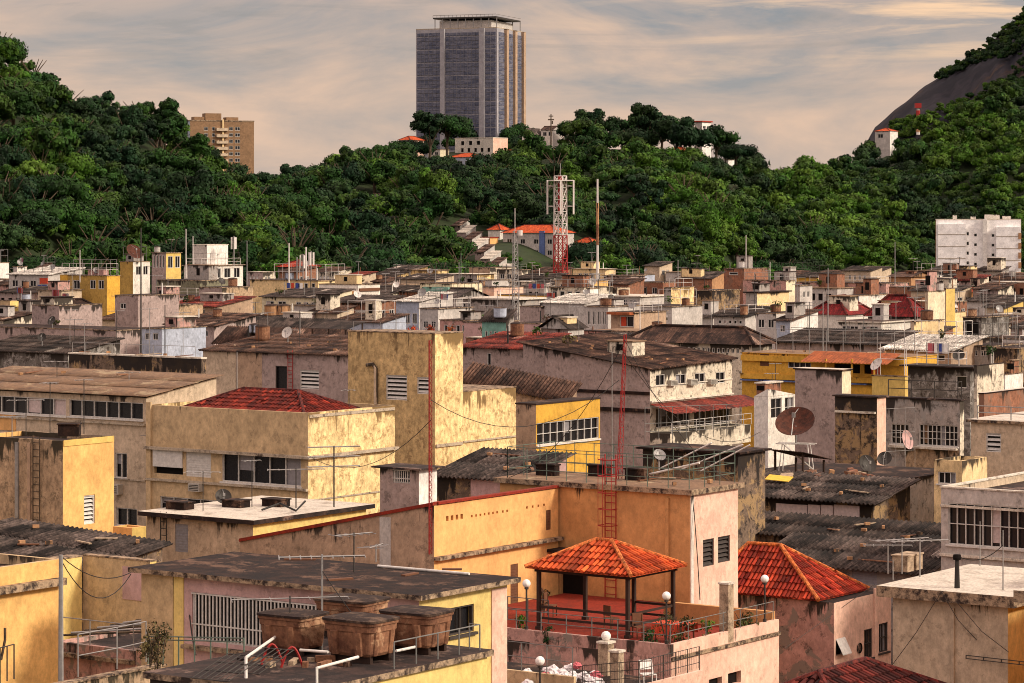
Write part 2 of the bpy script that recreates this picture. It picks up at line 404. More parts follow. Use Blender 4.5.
            if t == 'hip':
                if (X1-X0) > (Y1-Y0): sl = [(a, b, B, A), (b, c, B, B), (c, d, A, B), (d, a, A, A)]; rd = [(a, A), (b, B), (c, B), (d, A), (A, B)]
                else: sl = [(a, b, A, A), (b, c, B, A), (c, d, B, B), (d, a, A, B)]; rd = [(a, A), (b, A), (c, B), (d, B), (A, B)]
            else:
                if o.get('ridge', 'x') == 'x': A = (X0, (Y0+Y1)/2, z1); B = (X1, (Y0+Y1)/2, z1); sl = [(a, b, B, A), (c, d, A, B)]; rd = [(A, B)]; gab = [((0, 0), (0, D)), ((-W, 0), (-W, D))]
                else: A = ((X0+X1)/2, Y0, z1); B = ((X0+X1)/2, Y1, z1); sl = [(b, c, B, A), (d, a, A, B)]; rd = [(A, B)]; gab = [((-W, 0), (0, 0)), ((-W, D), (0, D))]
            for q_ in sl: fin(m, *q_, step=o.get('ts', .24))
            g = m.build('roof', mt, s.root)
            m = MB()
            for p, q_ in rd:
                if (Vector(p)-Vector(q_)).length > .1: m.tube([Vector(p)+Vector((0, 0, .04)), Vector(q_)+Vector((0, 0, .06))], .09 if s.Y < 260 else .16, 6)
            m.build('ridge', o.get('rm', mt), g)
            m = MB(); m.face([(X0+.03, Y0+.03, z0-.03), (X0+.03, Y1-.03, z0-.03), (X1-.03, Y1-.03, z0-.03), (X1-.03, Y0+.03, z0-.03)])
            m.build('soffit', 'dark_wood', g)
            if t == 'gable':
                m = MB(z)
                for (p, q_) in gab:
                    mid = ((p[0]+q_[0])/2, (p[1]+q_[1])/2); m.face([(*p, z-.01), (*q_, z-.01), (*mid, z1-.12)], 0)
                m.build('gable', s.mats[1], s.root)
            s.rz = z0
def roof_sheet(m, a, b, c, d, step=.3):
    pts = [Vector(a), Vector(b), Vector(c), Vector(d)]
    if (pts[2]-pts[3]).length < 1e-4: pts = pts[:3]
    e = (pts[1]-pts[0]).normalized(); n = (pts[1]-pts[0]).cross(pts[2]-pts[1]).normalized(); w = n.cross(e)
    m.face([tuple(p) for p in pts], 0, [((p-pts[0]).dot(e), (p-pts[0]).dot(w)) for p in pts])
def roof_tiles(m, a, b, c, d, step=.24):
    """barrel tiles laid on the slope a-b (eave) to d-c (top): one half-round piece each"""
    a, b, c, d = map(Vector, (a, b, c, d)); e = (b-a); L = e.length; e.normalize()
    top = (c if (c-b).length > 1e-4 else d); n = (b-a).cross(top-b).normalized(); w = n.cross(e); H = (top-a).dot(w)
    u3 = (d-a).dot(e); u2 = (c-a).dot(e)
    pts = [a, b, c, d] if (c-d).length > 1e-4 else [a, b, c]
    m.face([tuple(p-n*.02) for p in pts], 0, [((p-a).dot(e), (p-a).dot(w)) for p in pts])
    row = .4; nr = max(1, int(H/row)); row = H/nr; nc = max(1, int(L/step)); st = L/nc
    for j in range(nr):
        v0 = j*row; v1 = v0+row*1.12; f = (v0+row*.5)/H; lo = u3*f; hi = L+(u2-L)*f
        for i in range(nc):
            u = (i+.5)*st
            if u < lo-.02 or u > hi+.02 or random.random() < .008: continue
            r = st*.40*random.uniform(.88, 1.08); x = random.uniform(-.025, .025); sk = random.uniform(-.02, .02); g0 = []; g1 = []
            for k in range(5):
                an = math.pi*k/4; cu = math.cos(an)*r; cn = math.sin(an)*r*.85
                g0.append(a+e*(u+x+cu)+w*v0+n*(cn+.045)); g1.append(a+e*(u+x+cu*.85)+w*v1+n*(cn*.85+.005))
            for k in range(4): m.face([tuple(g0[k]), tuple(g0[k+1]), tuple(g1[k+1]), tuple(g1[k])][::-1], 0, [(u, v0)]*4)
            m.face([tuple(p) for p in g0], 0, [(u, v0)]*5)
# ------------------------------------------------------------------ palette
plaster('lilac_grey', (.355, .275, .25), .5, .7); plaster('brown_plaster', (.40, .28, .19), .45, .5)
plaster('grey', (.34, .30, .27), .6, .7, patch=.4); plaster('light_grey', (.47, .435, .40), .35, .5)
plaster('dark_grey', (.15, .135, .12), .9, .8, patch=.4); plaster('green_grey', (.19, .18, .12), .6, .6)
plaster('cream', (.72, .54, .29), .35, .7); plaster('pale_cream', (.68, .60, .42), .25, .6); plaster('stained_cream', (.74, .55, .27), .75, .8, .9, (.16, .10, .04))
plaster('yellow', (.60, .43, .13), .2, .35, .35); plaster('pale_yellow', (.70, .53, .19), .15, .3, .35); plaster('yellow_shaded', (.51, .375, .215), .3, .5)  # the duller yellow carries the front walls' shade in its colour
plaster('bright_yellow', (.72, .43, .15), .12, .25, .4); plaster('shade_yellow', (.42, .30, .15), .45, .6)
plaster('stained_yellow', (.50, .36, .175), .65, .6, .8, (.11, .07, .035)); plaster('ochre', (.60, .34, .05), .25, .45, .4); plaster('ochre_shaded', (.42, .27, .07), .4, .5)  # the duller ochre has the shade of front walls mixed into it
plaster('orange', (.74, .41, .155), .12, .3, .3); plaster('orange_brown', (.55, .29, .115), .2, .4, .3)
plaster('pale_pink', (.72, .47, .36), .3, .4, .4, (.12, .08, .06)); plaster('pink', (.52, .34, .32), .25, .4, .35); plaster('pink_stained', (.48, .28, .24), .6, .6, patch=.3, patchc=(.25, .2, .17))
plaster('white', (.66, .62, .55), .3, .6); plaster('clean_white', (.72, .69, .64), .1, .3); plaster('white_stained', (.62, .55, .43), .8, .9)
plaster('mouldy', (.17, .12, .085), .95, .9, .9, (.012, .009, .008), .7, (.30, .20, .10)); plaster('mossy', (.40, .285, .18), .6, .8, .9, (.03, .025, .015))
plaster('teal', (.18, .36, .30), .4, .5); plaster('blue_white', (.38, .42, .5), .3, .5); plaster('blue', (.10, .15, .33), .3, .5)
plaster('brick', (.27, .12, .07), .5, .5, .9, patch=.5, patchc=(.22, .12, .08)); plaster('brick_orange', (.40, .22, .11), .4, .5)
plaster('beige', (.51, .405, .29), .35, .5, .5); plaster('brown_block', (.24, .145, .08), .4, .5, .6); plaster('apartment_white', (.84, .82, .80), .2, .3, .3); plaster('tower_block', (.33, .32, .34), .25, .35, .3)
plaster('red_paint', (.40, .06, .03), .3, .4)
sheets('tile_brick', (.09, .010, .007), (.24, .028, .014), (.05, .02, .015), .24, .4); rough('roof_mould', (.007, .0035, .0028), (.040, .018, .011), 1.6, .44, .68, c3=(.11, .062, .04)); rough('roof_pale', (.55, .50, .42), (.22, .18, .14), 1.4, .5, .72)
rough('roof_brown', (.22, .135, .08), (.09, .06, .045), 1.0, .45, .72, c3=(.32, .24, .15)); rough('roof_black', (.018, .013, .012), (.06, .035, .028), 1.6, .45, .68, c3=(.15, .10, .08))
rough('slab_edge', (.36, .26, .17), (.035, .024, .02), 2.6, .44, .58); rough('ledge', (.42, .35, .26), (.08, .06, .045), 2, .5, .66); rough('white_edge', (.62, .57, .48), (.2, .15, .11), 2.2, .5, .68)
rough('terrace_red', (.24, .026, .012), (.13, .02, .012), 1.5, .45, .7)
sheets('corrugated', (.008, .006, .005), (.095, .07, .06), (.45, .38, .33)); sheets('corrugated_brown', (.018, .010, .008), (.115, .062, .042), (.3, .2, .15)); sheets('corrugated_dark', (.008, .006, .005), (.062, .044, .036), (.3, .26, .22)); sheets('corrugated_pale', (.32, .29, .26), (.6, .56, .5), (.7, .65, .6))
sheets('corrugated_red', (.06, .014, .012), (.22, .035, .022), (.35, .2, .15))
sheets('tile', (.36, .042, .010), (.58, .105, .024), (.25, .04, .02), .24, .4); sheets('tile_red', (.22, .016, .008), (.44, .055, .02), (.12, .02, .012), .24, .4); sheets('tile_dark', (.035, .008, .007), (.15, .022, .015), (.1, .05, .04), .24, .4); sheets('tile_crimson', (.11, .008, .009), (.20, .015, .014), (.1, .02, .02), .24, .4); sheets('tile_ridge', (.42, .10, .02), (.60, .18, .05), (.5, .15, .05), .4, .4)
plain('white_frame', (.60, .58, .54), .6); plain('curtain_grey', (.25, .24, .25), .9); plain('curtain_brown', (.22, .13, .07), .9); plain('dark', (.010, .008, .007), .9, 0, .1); plain('glass', (.012, .012, .014), .25, 0, .35); plain('dark_wood', (.035, .018, .012), .8)
plain('dark_frame', (.05, .04, .035), .7); plain('steel', (.30, .29, .28), .5, .4); plain('dark_steel', (.05, .045, .04), .6, .3); plain('white_pipe', (.68, .65, .60), .5); plain('black_pipe', (.02, .018, .016), .6)
plain('green_rail', (.10, .14, .11), .6); plain('grey_rail', (.16, .16, .15), .6); plain('red_metal', (.30, .018, .016), .6); plain('white_metal', (.62, .58, .54), .5); plain('globe', (.85, .83, .78), .3)
plain('ac', (.40, .37, .32), .6); plain('brown_wood', (.14, .06, .03), .8); plain('door_grey', (.27, .27, .29), .6); plain('bag', (.70, .66, .66), .35, 0, .5); plain('flower_pink', (.5, .12, .14), .6)
plain('red_cloth', (.55, .07, .03), .8); plain('yellow_tarp', (.68, .46, .05), .6); rough('orange_tarp', (.36, .10, .035), (.20, .06, .025), 1.5); plain('blue_tarp', (.04, .07, .28), .7); plain('pale_sheet', (.55, .45, .43), .8); rough('tower_glass', (.07, .08, .125), (.15, .155, .20), .35, .44, .56, .35, stretch=(.6, .6, 2.5), bump=0); plain('tower_mullion', (.17, .17, .20), .6)
rough('rust_tank', (.25, .12, .065), (.10, .042, .025), 1.3, .42, .62, c3=(.40, .24, .14)); rough('tank_lid', (.025, .015, .012), (.14, .09, .06), 2.2, .5, .66); rough('rust_dish', (.10, .032, .018), (.03, .014, .010), 2.5, .4, .65, .8)
rough('concrete_post', (.42, .32, .22), (.13, .09, .06), 3, .45, .65); rough('bark', (.10, .07, .045), (.04, .03, .02), 3); rough('pale_bark', (.42, .37, .30), (.2, .16, .12), 2)
rough('rock', (.006, .0065, .012), (.020, .018, .025), .035, .44, .56, .98, stretch=(1, 1, .2), c3=(.045, .028, .022), bump=1.0); rough('soil', (.012, .026, .006), (.022, .035, .01), .05); rough('ground', (.05, .045, .04), (.10, .085, .07), .08)
leafmat('leaf', (.010, .036, .008), (.021, .062, .008), (.042, .080, .012)); leafmat('leaf_bright', (.028, .082, .006), (.052, .118, .010), (.070, .125, .016)); leafmat('leaf_dark', (.006, .022, .009), (.013, .036, .012), (.024, .050, .014))
leafmat('leaf_red', (.45, .05, .01), (.35, .05, .02), (.30, .09, .02), 2); leafmat('shrub_leaf', (.03, .06, .012), (.10, .07, .03), (.16, .07, .05), .4)
plain('canopy_red', (.30, .035, .02), .8)

# ------------------------------------------------------------------ props
def antenna(p, h, label, L=1.2, n=7, az=None, heads=1, r=.018, group=None, thin=1.0):
    """rooftop television antenna: mast, boom with rods"""
    t = empty('tv_antenna', p, az if az is not None else random.uniform(-.6, .6), label, 'antenna', group)
    m = MB(); m.tube([(0, 0, 0), (0, 0, h)], r*1.2*thin, 5); m.build('mast', 'dark_steel' if random.random() < .5 else 'steel', t)
    for k in range(heads):
        m = MB(); z = h-.06-k*.45; m.tube([(-L*.5, 0, z), (L*.5, 0, z+.02)], r*thin, 4)
        for i in range(n):
            x = -L*.5+L*i/(n-1); w = .42-.22*i/(n-1); m.tube([(x, -w, z), (x, w, z)], r*.6*thin, 4)
        m.build('boom', 'steel', t)
    return t
def pole(p, h, label, mat='steel', r=.04, name='antenna_pole', cat='pole', group=None, bands=None, extra=None):
    t = empty(name, p, 0, label, cat, group); m = MB(); m.tube([(0, 0, 0), (0, 0, h)], r, 7, r2=r*.7); m.build('shaft', mat, t)
    if bands:
        for a, b, mt in bands: q = MB(); q.tube([(0, 0, h*a), (0, 0, h*b)], r*1.15, 7); q.build('band', mt, t)
    if extra: extra(t, h)
    return t
def cellmast(p, h, label):
    """pole carrying upright panel aerials"""
    t = empty('phone_mast', p, random.uniform(0, 1), label, 'mast'); m = MB(); m.tube([(0, 0, 0), (0, 0, h)], .09, 7); m.build('pole', 'steel', t)
    for k in range(3):
        a = k*2.1; m = MB(); c = (math.cos(a)*.4, math.sin(a)*.4, h-1.2); m.obox(c, (.13, 0, 0), (0, .08, 0), (0, 0, 1.0)); m.tube([(0, 0, h-1.2), c], .03, 4); m.build('panel_aerial', 'white_metal', t)
    return t
def dish(p, r, label, az=0, tilt=.9, mat='steel', h=.6):
    t = empty('satellite_dish', p, az, label, 'satellite dish'); m = MB(); m.tube([(0, 0, 0), (0, 0, h)], .03+r*.03, 6); m.build('mount', 'steel', t)
    M = Matrix.Rotation(tilt, 3, 'X'); prof = [(r*k/6, r*.34*(k/6)**2) for k in range(7)]
    m = MB(); m.lathe((0, 0, h), prof, 24, 0, M); m.lathe((0, 0, h), [(a, b-.02) for a, b in prof][::-1], 24, 0, M); o = m.build('reflector', mat, t)
    m = MB(); f = Vector((0, 0, h))+M @ Vector((0, 0, r*.75)); m.tube([Vector((0, 0, h))+M @ Vector((0, -r*.95, r*.3)), f], .012+r*.012, 4); m.tube([Vector((0, 0, h))+M @ Vector((0, r*.9, r*.3)), f], .01+r*.01, 4)
    m.obox(f, (.05*r+.03, 0, 0), (0, .05*r+.03, 0), (0, 0, .09*r+.03)); m.build('feed_arm', 'steel', t)
    return t
def tank(p, w, d, h, label, rz=0, mat='rust_tank', group=None):
    """water tank of moulded sheet with a rim, ribs and a loose lid"""
    t = empty('water_tank', p, rz, label, 'water tank', group)
    def ring(sx, sy, z, k=7, n=28):
        out = []
        for i in range(n):
            a = 2*math.pi*(i+.5)/n; c, s_ = math.cos(a), math.sin(a)
            out.append((sx/2*math.copysign(abs(c)**(2/k), c), sy/2*math.copysign(abs(s_)**(2/k), s_), z))
        return out
    m = MB(); L = [ring(w*.82, d*.82, 0), ring(w*.88, d*.88, h*.08), ring(w*.94, d*.94, h*.62), ring(w*.98, d*.98, h*.66), ring(w*.99, d*.99, h*.80), ring(w*1.03, d*1.03, h*.82), ring(w*1.04, d*1.04, h*.90)]
    for a, b in zip(L, L[1:]):
        for k in range(len(a)): j = (k+1) % len(a); m.face([a[k], a[j], b[j], b[k]])
    m.face(L[0][::-1])
    for sx in (-.24, .24):
        for sy in (-1, 1): m.tube([(w*sx, sy*d*.40, h*.04), (w*sx, sy*d*.455, h*.66)], w*.085, 8); m.tube([(sy*w*.40, d*sx, h*.04), (sy*w*.455, d*sx, h*.66)], d*.085, 8)
    m.build('body', mat, t)
    m = MB(); A = ring(w*1.07, d*1.07, h*.90); B = ring(w*1.07, d*1.07, h*.96); C_ = ring(w*.7, d*.7, h*1.0)
    for a, b in ((A, B), (B, C_)):
        for k in range(len(a)): j = (k+1) % len(a); m.face([a[k], a[j], b[j], b[k]])
    m.face(C_); m.build('lid', 'tank_lid', t)
    return t
def drum(p, r, h, label, mat='rust_tank', group=None):
    t = empty('water_drum', p, 0, label, 'water tank', group); m = MB()
    m.lathe((0, 0, 0), [(0, 0), (r*.9, 0), (r, h*.1), (r, h*.85), (r*1.04, h*.87), (r*1.04, h*.92)], 16); m.build('body', mat, t)
    m = MB(); m.lathe((0, 0, 0), [(r*1.06, h*.92), (r*.9, h), (r*.25, h*1.08), (0, h*1.08)], 16); m.build('lid', 'tank_lid', t); return t
def railing(pts, h, label, mat='grey_rail', step=1.0, bars=(1.0, .5), r=.022, name='railing', group=None, vert=0, loc=None):
    pts = [Vector(p) for p in pts]; o0 = pts[0]; t = empty(name, o0, 0, label, 'railing', group); m = MB()
    for f in bars: m.tube([p-o0+Vector((0, 0, h*f)) for p in pts], r*.8, 5)
    if vert:
        for a, b in zip(pts, pts[1:]):
            n = max(1, int((b-a).length/vert))
            for i in range(n): q = a.lerp(b, (i+.5)/n)-o0; m.tube([q+Vector((0, 0, .08)), q+Vector((0, 0, h))], r*.4, 4, caps=False)
    m.build('rails', mat, t)
    for a, b in zip(pts, pts[1:]):
        n = max(1, int((b-a).length/step))
        for i in range(n+1 if b is pts[-1] else n):
            q = a.lerp(b, i/n)-o0; m = MB(); m.tube([(0, 0, 0), (0, 0, h)], r, 5); m.build('post', mat, t, q)
    return t
def globe_lamp(p, h, label, r=.16):
    t = empty('globe_lamp', p, 0, label, 'lamp', 'globe lamps round the red terrace'); m = MB(); m.tube([(0, 0, 0), (0, 0, h-r)], .035, 8); m.tube([(0, 0, 0), (0, 0, .12)], .07, 8); m.tube([(0, 0, h-r-.06), (0, 0, h-r+.02)], .08, 8); m.build('post', 'dark_steel', t)
    m = MB(); m.lathe((0, 0, h), [(r*math.sin(math.pi*k/10)+1e-6*(k in (0, 10)), -r*math.cos(math.pi*k/10)) for k in range(11)], 18); m.build('globe', 'globe', t); return t
def lattice(p, h, w, label, mats, name='lattice_mast', lean=(0, 0), step=None, r=.03, w2=None, sides=3, split=None, panels=False):
    """lattice mast: legs and zig-zag braces; mats = [(fraction, material)...]"""
    t = empty(name, p, .3, label, 'mast'); w2 = w2 or w; step = step or w*1.1; lo = 0; T = Vector((lean[0], lean[1], 0))
    def leg(k, f): ww = w+(w2-w)*f; a = 2*math.pi*k/sides; return Vector((math.cos(a)*ww*.58, math.sin(a)*ww*.58, h*f))+T*f
    for f1, mt in mats:
        n = max(1, int((f1-lo)*h/step)); m = MB()
        for k in range(sides):
            m.tube([leg(k, lo), leg(k, f1)], r, 5)
            for i in range(n):
                fa, fb = lo+(f1-lo)*i/n, lo+(f1-lo)*(i+1)/n
                m.tube([leg(k, fa), leg((k+1) % sides, fb)], r*.6, 4, caps=False); m.tube([leg(k, fb), leg((k+1) % sides, fb)], r*.6, 4, caps=False)
                if sides == 4: m.tube([leg((k+1) % sides, fa), leg(k, fb)], r*.6, 4, caps=False)
        m.build('section', mt, t); lo = f1
    return t
def ladder(p, h, w, label, az=0, mat='red_metal', cage=None, step=.3):
    t = empty('ladder', p, az, label, 'ladder'); m = MB()
    for s_ in (-1, 1): m.tube([(s_*w/2, 0, 0), (s_*w/2, 0, h)], .028, 5)
    m.build('rails', mat, t); m = MB()
    for i in range(int(h/step)): m.tube([(-w/2, 0, (i+.5)*step), (w/2, 0, (i+.5)*step)], .018, 4)
    m.build('rungs', mat, t)
    if cage:
        m = MB()
        for i in range(int((cage[1]-cage[0])/.7)+1):
            z = cage[0]+i*.7; q = [(-w*.62, 0, z), (-w*.62, -.45, z), (0, -.62, z), (w*.62, -.45, z), (w*.62, 0, z)]; m.tube(q, .02, 4)
        for x, y in ((-w*.62, -.45), (0, -.62), (w*.62, -.45)): m.tube([(x, y, cage[0]), (x, y, cage[1])], .014, 4)
        m.build('safety_cage', mat, t)
    return t
def pipe(pts, r, label, mat='white_pipe', name='pipe', cat='pipe', group=None):
    o0 = Vector(pts[0]); m = MB(); m.tube([Vector(p)-o0 for p in pts], r, 8); o = m.build(name, mat, None, o0); return tag(o, label, cat, group)
def clump(m, c, rad, n, size, up=.3, rng=random):
    for _ in range(n):
        d = Vector((rng.gauss(0, 1), rng.gauss(0, 1), rng.gauss(0, 1)+up)).normalized(); p = Vector(c)+Vector((d.x*rad[0], d.y*rad[1], d.z*rad[2]))*rng.uniform(.6, 1.05)
        nrm = (d+Vector((rng.uniform(-.8, .8), rng.uniform(-.8, .8), rng.uniform(-.4, .8)))).normalized(); a = nrm.orthogonal().normalized(); a = Matrix.Rotation(rng.uniform(0, 6.3), 3, nrm) @ a; b = nrm.cross(a); s_ = size*rng.uniform(.6, 1.3)
        m.face([tuple(p-a*s_), tuple(p-b*s_*.6), tuple(p+a*s_+nrm*s_*.3), tuple(p+b*s_*.6)], 0, [(0, 0)]*4)
def shrub(p, r, h, label, mat='shrub_leaf', n=260, size=.06, name='shrub', cat='plant'):
    t = empty(name, p, 0, label, cat); m = MB()
    for k in range(6):
        a = random.uniform(0, 6.3); q = random.uniform(.1, .6)*r; m.tube([(0, 0, 0), (math.cos(a)*q*.5, math.sin(a)*q*.5, h*.4), (math.cos(a)*q*1.4, math.sin(a)*q*1.4, h*.85)], .014, 4)
    m.build('stems', 'bark', t); m = MB()
    for k in range(7): a = random.uniform(0, 6.3); q = random.uniform(.1, .75)*r; clump(m, (math.cos(a)*q, math.sin(a)*q, h*random.uniform(.3, .9)), (r*.45, r*.45, h*.22), n//7, size)
    m.build('foliage', mat, t); return t
def canopy(p, w, d, h, label, rz, mat='corrugated', rise=.4, pm='dark_wood', name='canopy', cat='canopy'):
    """lean-to roof on four posts; p = front right foot"""
    t = empty(name, p, rz, label, cat)
    for x in (-w, 0):
        for y in (0, d): m = MB(); m.box(-.05, .05, -.05, .05, 0, h+(rise if y else 0)-.05); m.build('post', pm, t, (x, y, 0))
    m = MB(); n = max(4, int((w+.6)/.09)); 
    for i in range(n):
        x0, x1 = -w-.3+(w+.6)*i/n, -w-.3+(w+.6)*(i+1)/n; w0, w1 = .025*(i % 2), .025*((i+1) % 2)
        m.face([(x0, -.3, h+w0), (x1, -.3, h+w1), (x1, d+.3, h+rise+w1), (x0, d+.3, h+rise+w0)], 0, [(x0, 0), (x1, 0), (x1, d), (x0, d)])
    g = m.build('roof_sheet', mat, t); md = g.modifiers.new('thick', 'SOLIDIFY'); md.thickness = .03; return t

# ------------------------------------------------------------------ trees
def crown_arrays(seed, n_lobe=16, n_leaf=70, size=.42, R_=4.6, H=5.2, flat=1.0):
    """quads of leaf sprays round a set of lobes -> (verts, faces) for a crown whose foot is at z=0"""
    rng = np.random.default_rng(seed); V = []; F = []; lob = []
    for i in range(n_lobe):
        a = rng.uniform(0, 2*np.pi); q = np.sqrt(rng.uniform(0, 1))*R_*.72; z = H*.28+H*.5*rng.uniform(.1, 1)*np.sqrt(max(0, 1-(q/R_)**2))*flat
        lob.append((np.array([np.cos(a)*q, np.sin(a)*q, z]), rng.uniform(.24, .42)*R_))
    k = 0
    for c, r in lob:
        n = int(n_leaf*(r/(.33*R_))**2); d = rng.normal(size=(n, 3)); d[:, 2] += .35; d /= np.linalg.norm(d, axis=1)[:, None]
        p = c+d*np.array([1, 1, .72])*r*rng.uniform(.72, 1.05, (n, 1)); nr = d+rng.uniform(-.6, .6, (n, 3)); nr /= np.linalg.norm(nr, axis=1)[:, None]
        t = np.cross(nr, rng.normal(size=(n, 3))); t /= np.linalg.norm(t, axis=1)[:, None]; b = np.cross(nr, t); s = size*rng.uniform(.55, 1.3, (n, 1))
        q = np.stack([p-t*s, p-b*s*.6, p+t*s+nr*s*.25, p+b*s*.6], 1).reshape(-1, 3); V.append(q)
        F.append(np.arange(n*4).reshape(-1, 4)+k); k += n*4
    for c, r in lob:                                    # inner twigs mass so the crown is not see-through
        g = []
        for i in range(5):
            for j in range(8):
                th, ph = np.pi*i/4, 2*np.pi*j/8; g.append(c+np.array([np.sin(th)*np.cos(ph), np.sin(th)*np.sin(ph), np.cos(th)*.7])*r*.72*rng.uniform(.85, 1.1))
        V.append(np.array(g)); f = [[k+i*8+j, k+(i+1)*8+j, k+(i+1)*8+(j+1) % 8, k+i*8+(j+1) % 8] for i in range(4) for j in range(8)]; F.append(np.array(f)); k += 40
    return np.concatenate(V), np.concatenate(F)
def mesh_arrays(name, V, F, mat):
    me = bpy.data.meshes.new(name); me.vertices.add(len(V)); me.vertices.foreach_set('co', V.astype(np.float32).ravel())
    me.loops.add(F.size); me.loops.foreach_set('vertex_index', F.astype(np.int32).ravel()); me.polygons.add(len(F))
    me.polygons.foreach_set('loop_start', np.arange(0, F.size, 4, dtype=np.int32)); me.polygons.foreach_set('loop_total', np.full(len(F), 4, dtype=np.int32))
    me.materials.append(MATS[mat]); me.update(calc_edges=True); return me
PROTO = [crown_arrays(s, n_lobe=(15, 22, 12, 26, 18, 14)[s], n_leaf=150, size=(.31, .27, .34, .25, .30, .36)[s], R_=(4.6, 5.4, 3.5, 5.0, 4.2, 4.8)[s], H=(5.2, 4.2, 7.2, 5.0, 6.2, 3.9)[s], flat=(1, .8, 1.15, .9, 1.1, .65)[s]) for s in range(6)]
PROTO_LO = [crown_arrays(40+s, n_lobe=(12, 16, 9, 18, 13)[s], n_leaf=(58, 46, 66, 42, 54)[s], size=.42, R_=(4.6, 5.2, 3.6, 5.0, 4.3)[s], H=(5.2, 4.4, 6.8, 5.0, 4.2)[s], flat=(1, .8, 1.15, .9, .7)[s]) for s in range(5)]
CROWN = {(i, mt): mesh_arrays('crown', *PROTO[i], mt) for i in range(6) for mt in ('leaf', 'leaf_bright', 'leaf_dark', 'leaf_red')}
def trunk_mesh(h, seed, mat='bark'):
    rng = random.Random(seed); m = MB(); m.tube([(0, 0, -1), (.1, .05, h*.5), (.05, -.1, h*1.05)], .32, 7, r2=.2)
    for k in range(5): a = k*1.3+rng.random(); L = rng.uniform(1.8, 3); m.tube([(.05, 0, h*.75), (math.cos(a)*L*.5, math.sin(a)*L*.5, h+.8), (math.cos(a)*L, math.sin(a)*L, h+2.2)], .14, 5, r2=.05)
    o = m.build('trunk', mat); me = o.data; bpy.data.objects.remove(o); return me
TRUNK = [trunk_mesh(3.2, 1), trunk_mesh(5.0, 2)]
def tree(p, s, label, mt='leaf', i=0, group=None, name='tree', tall=0, rz=None, sz=1.0):
    t = empty(name, p, random.uniform(0, 6.3) if rz is None else rz, label, 'tree', group); t.scale = (s, s, s*sz)
    c = link(bpy.data.objects.new('crown', CROWN[(i, mt)])); c.parent = t; c.location = (0, 0, (.6, 3.9)[tall])
    k = link(bpy.data.objects.new('trunk', TRUNK[tall])); k.parent = t
    return t
# ------------------------------------------------------------------ land
def lerp_t(tab, x):
    if x <= tab[0][0]: return tab[0][1]
    for (a, va), (b, vb) in zip(tab, tab[1:]):
        if x <= b: f = (x-a)/(b-a); f = f*f*(3-2*f)*.3+f*.7; return va+(vb-va)*f
    return tab[-1][1]
TREETOP = [(-500, -90), (-300, -20), (-100, 30), (0, 52), (30, 62), (60, 80), (100, 107), (140, 126), (180, 141), (230, 156), (270, 168), (300, 172), (340, 166), (380, 152), (400, 148), (440, 140), (500, 140), (560, 137), (600, 135), (650, 134), (700, 140), (730, 152), (750, 165), (770, 180), (800, 165), (840, 158), (870, 150), (900, 138), (940, 122), (980, 104), (1024, 86), (1200, 20), (1500, -60)]
YB = [(-500, 560), (300, 600), (480, 640), (700, 720), (830, 900), (930, 1000), (1500, 1000)]
YR = [(-500, 800), (100, 860), (300, 950), (420, 1120), (700, 1120), (800, 1240), (900, 1330), (1500, 1400)]
def hill_z(px, Y):
    yb, yr = lerp_t(YB, px), lerp_t(YR, px); zr = CZ-(lerp_t(TREETOP, px)+18-H0)/F0*yr
    t = (Y-yb)/(yr-yb)
    if t < 0: return -1+max(t*20, -1.5)
    if t <= 1: z = -1+(zr+1)*(t**.85)
    else: z = zr-(t-1)*60
    w = math.sin(px*.021+Y*.02)*2.2+math.sin(px*.047-Y*.031+2)*1.6
    return z+w*min(1, t*4)*(1 if t < 1 else max(0, 1-(t-1)*3)) if t > 0 else z
PXC = list(range(-500, 1501, 10))
def land(name, rows, zf, mat):
    V = []; F = []
    for j, t in enumerate(rows):
        for px in PXC:
            yb, yr = lerp_t(YB, px), lerp_t(YR, px); Y = yb+(yr-yb)*t; V.append(((px-CX)/F0*Y, Y, zf(px, Y)))
    n = len(PXC)
    for j in range(len(rows)-1):
        for i in range(n-1): F.append((j*n+i, j*n+i+1, (j+1)*n+i+1, (j+1)*n+i))
    me = bpy.data.meshes.new(name); me.from_pydata(V, [], F); me.materials.append(MATS[mat]); me.polygons.foreach_set('use_smooth', [True]*len(F)); me.update()
    return tag(link(bpy.data.objects.new(name, me)), kind='structure')
land('hillside', [-.1, -.02]+[i/34 for i in range(0, 35)]+[1.05, 1.15, 1.4, 1.9], hill_z, 'soil')
gm = MB(); 
for i in range(12):
    for j in range(12): gm.face([(-3000+500*i, -1500+600*j, 0), (-2500+500*i, -1500+600*j, 0), (-2500+500*i, -900+600*j, 0), (-3000+500*i, -900+600*j, 0)])
tag(gm.build('ground', 'ground'), kind='structure')
def hit(px, py, y0=560, y1=1500):
    """where the sight line first meets the hillside"""
    Y = y0
    while Y < y1:
        P = ray(px, py, Y)
        if hill_z(px, Y) >= P.z and Y > lerp_t(YB, px): return P
        Y += 2
    return ray(px, py, y1)
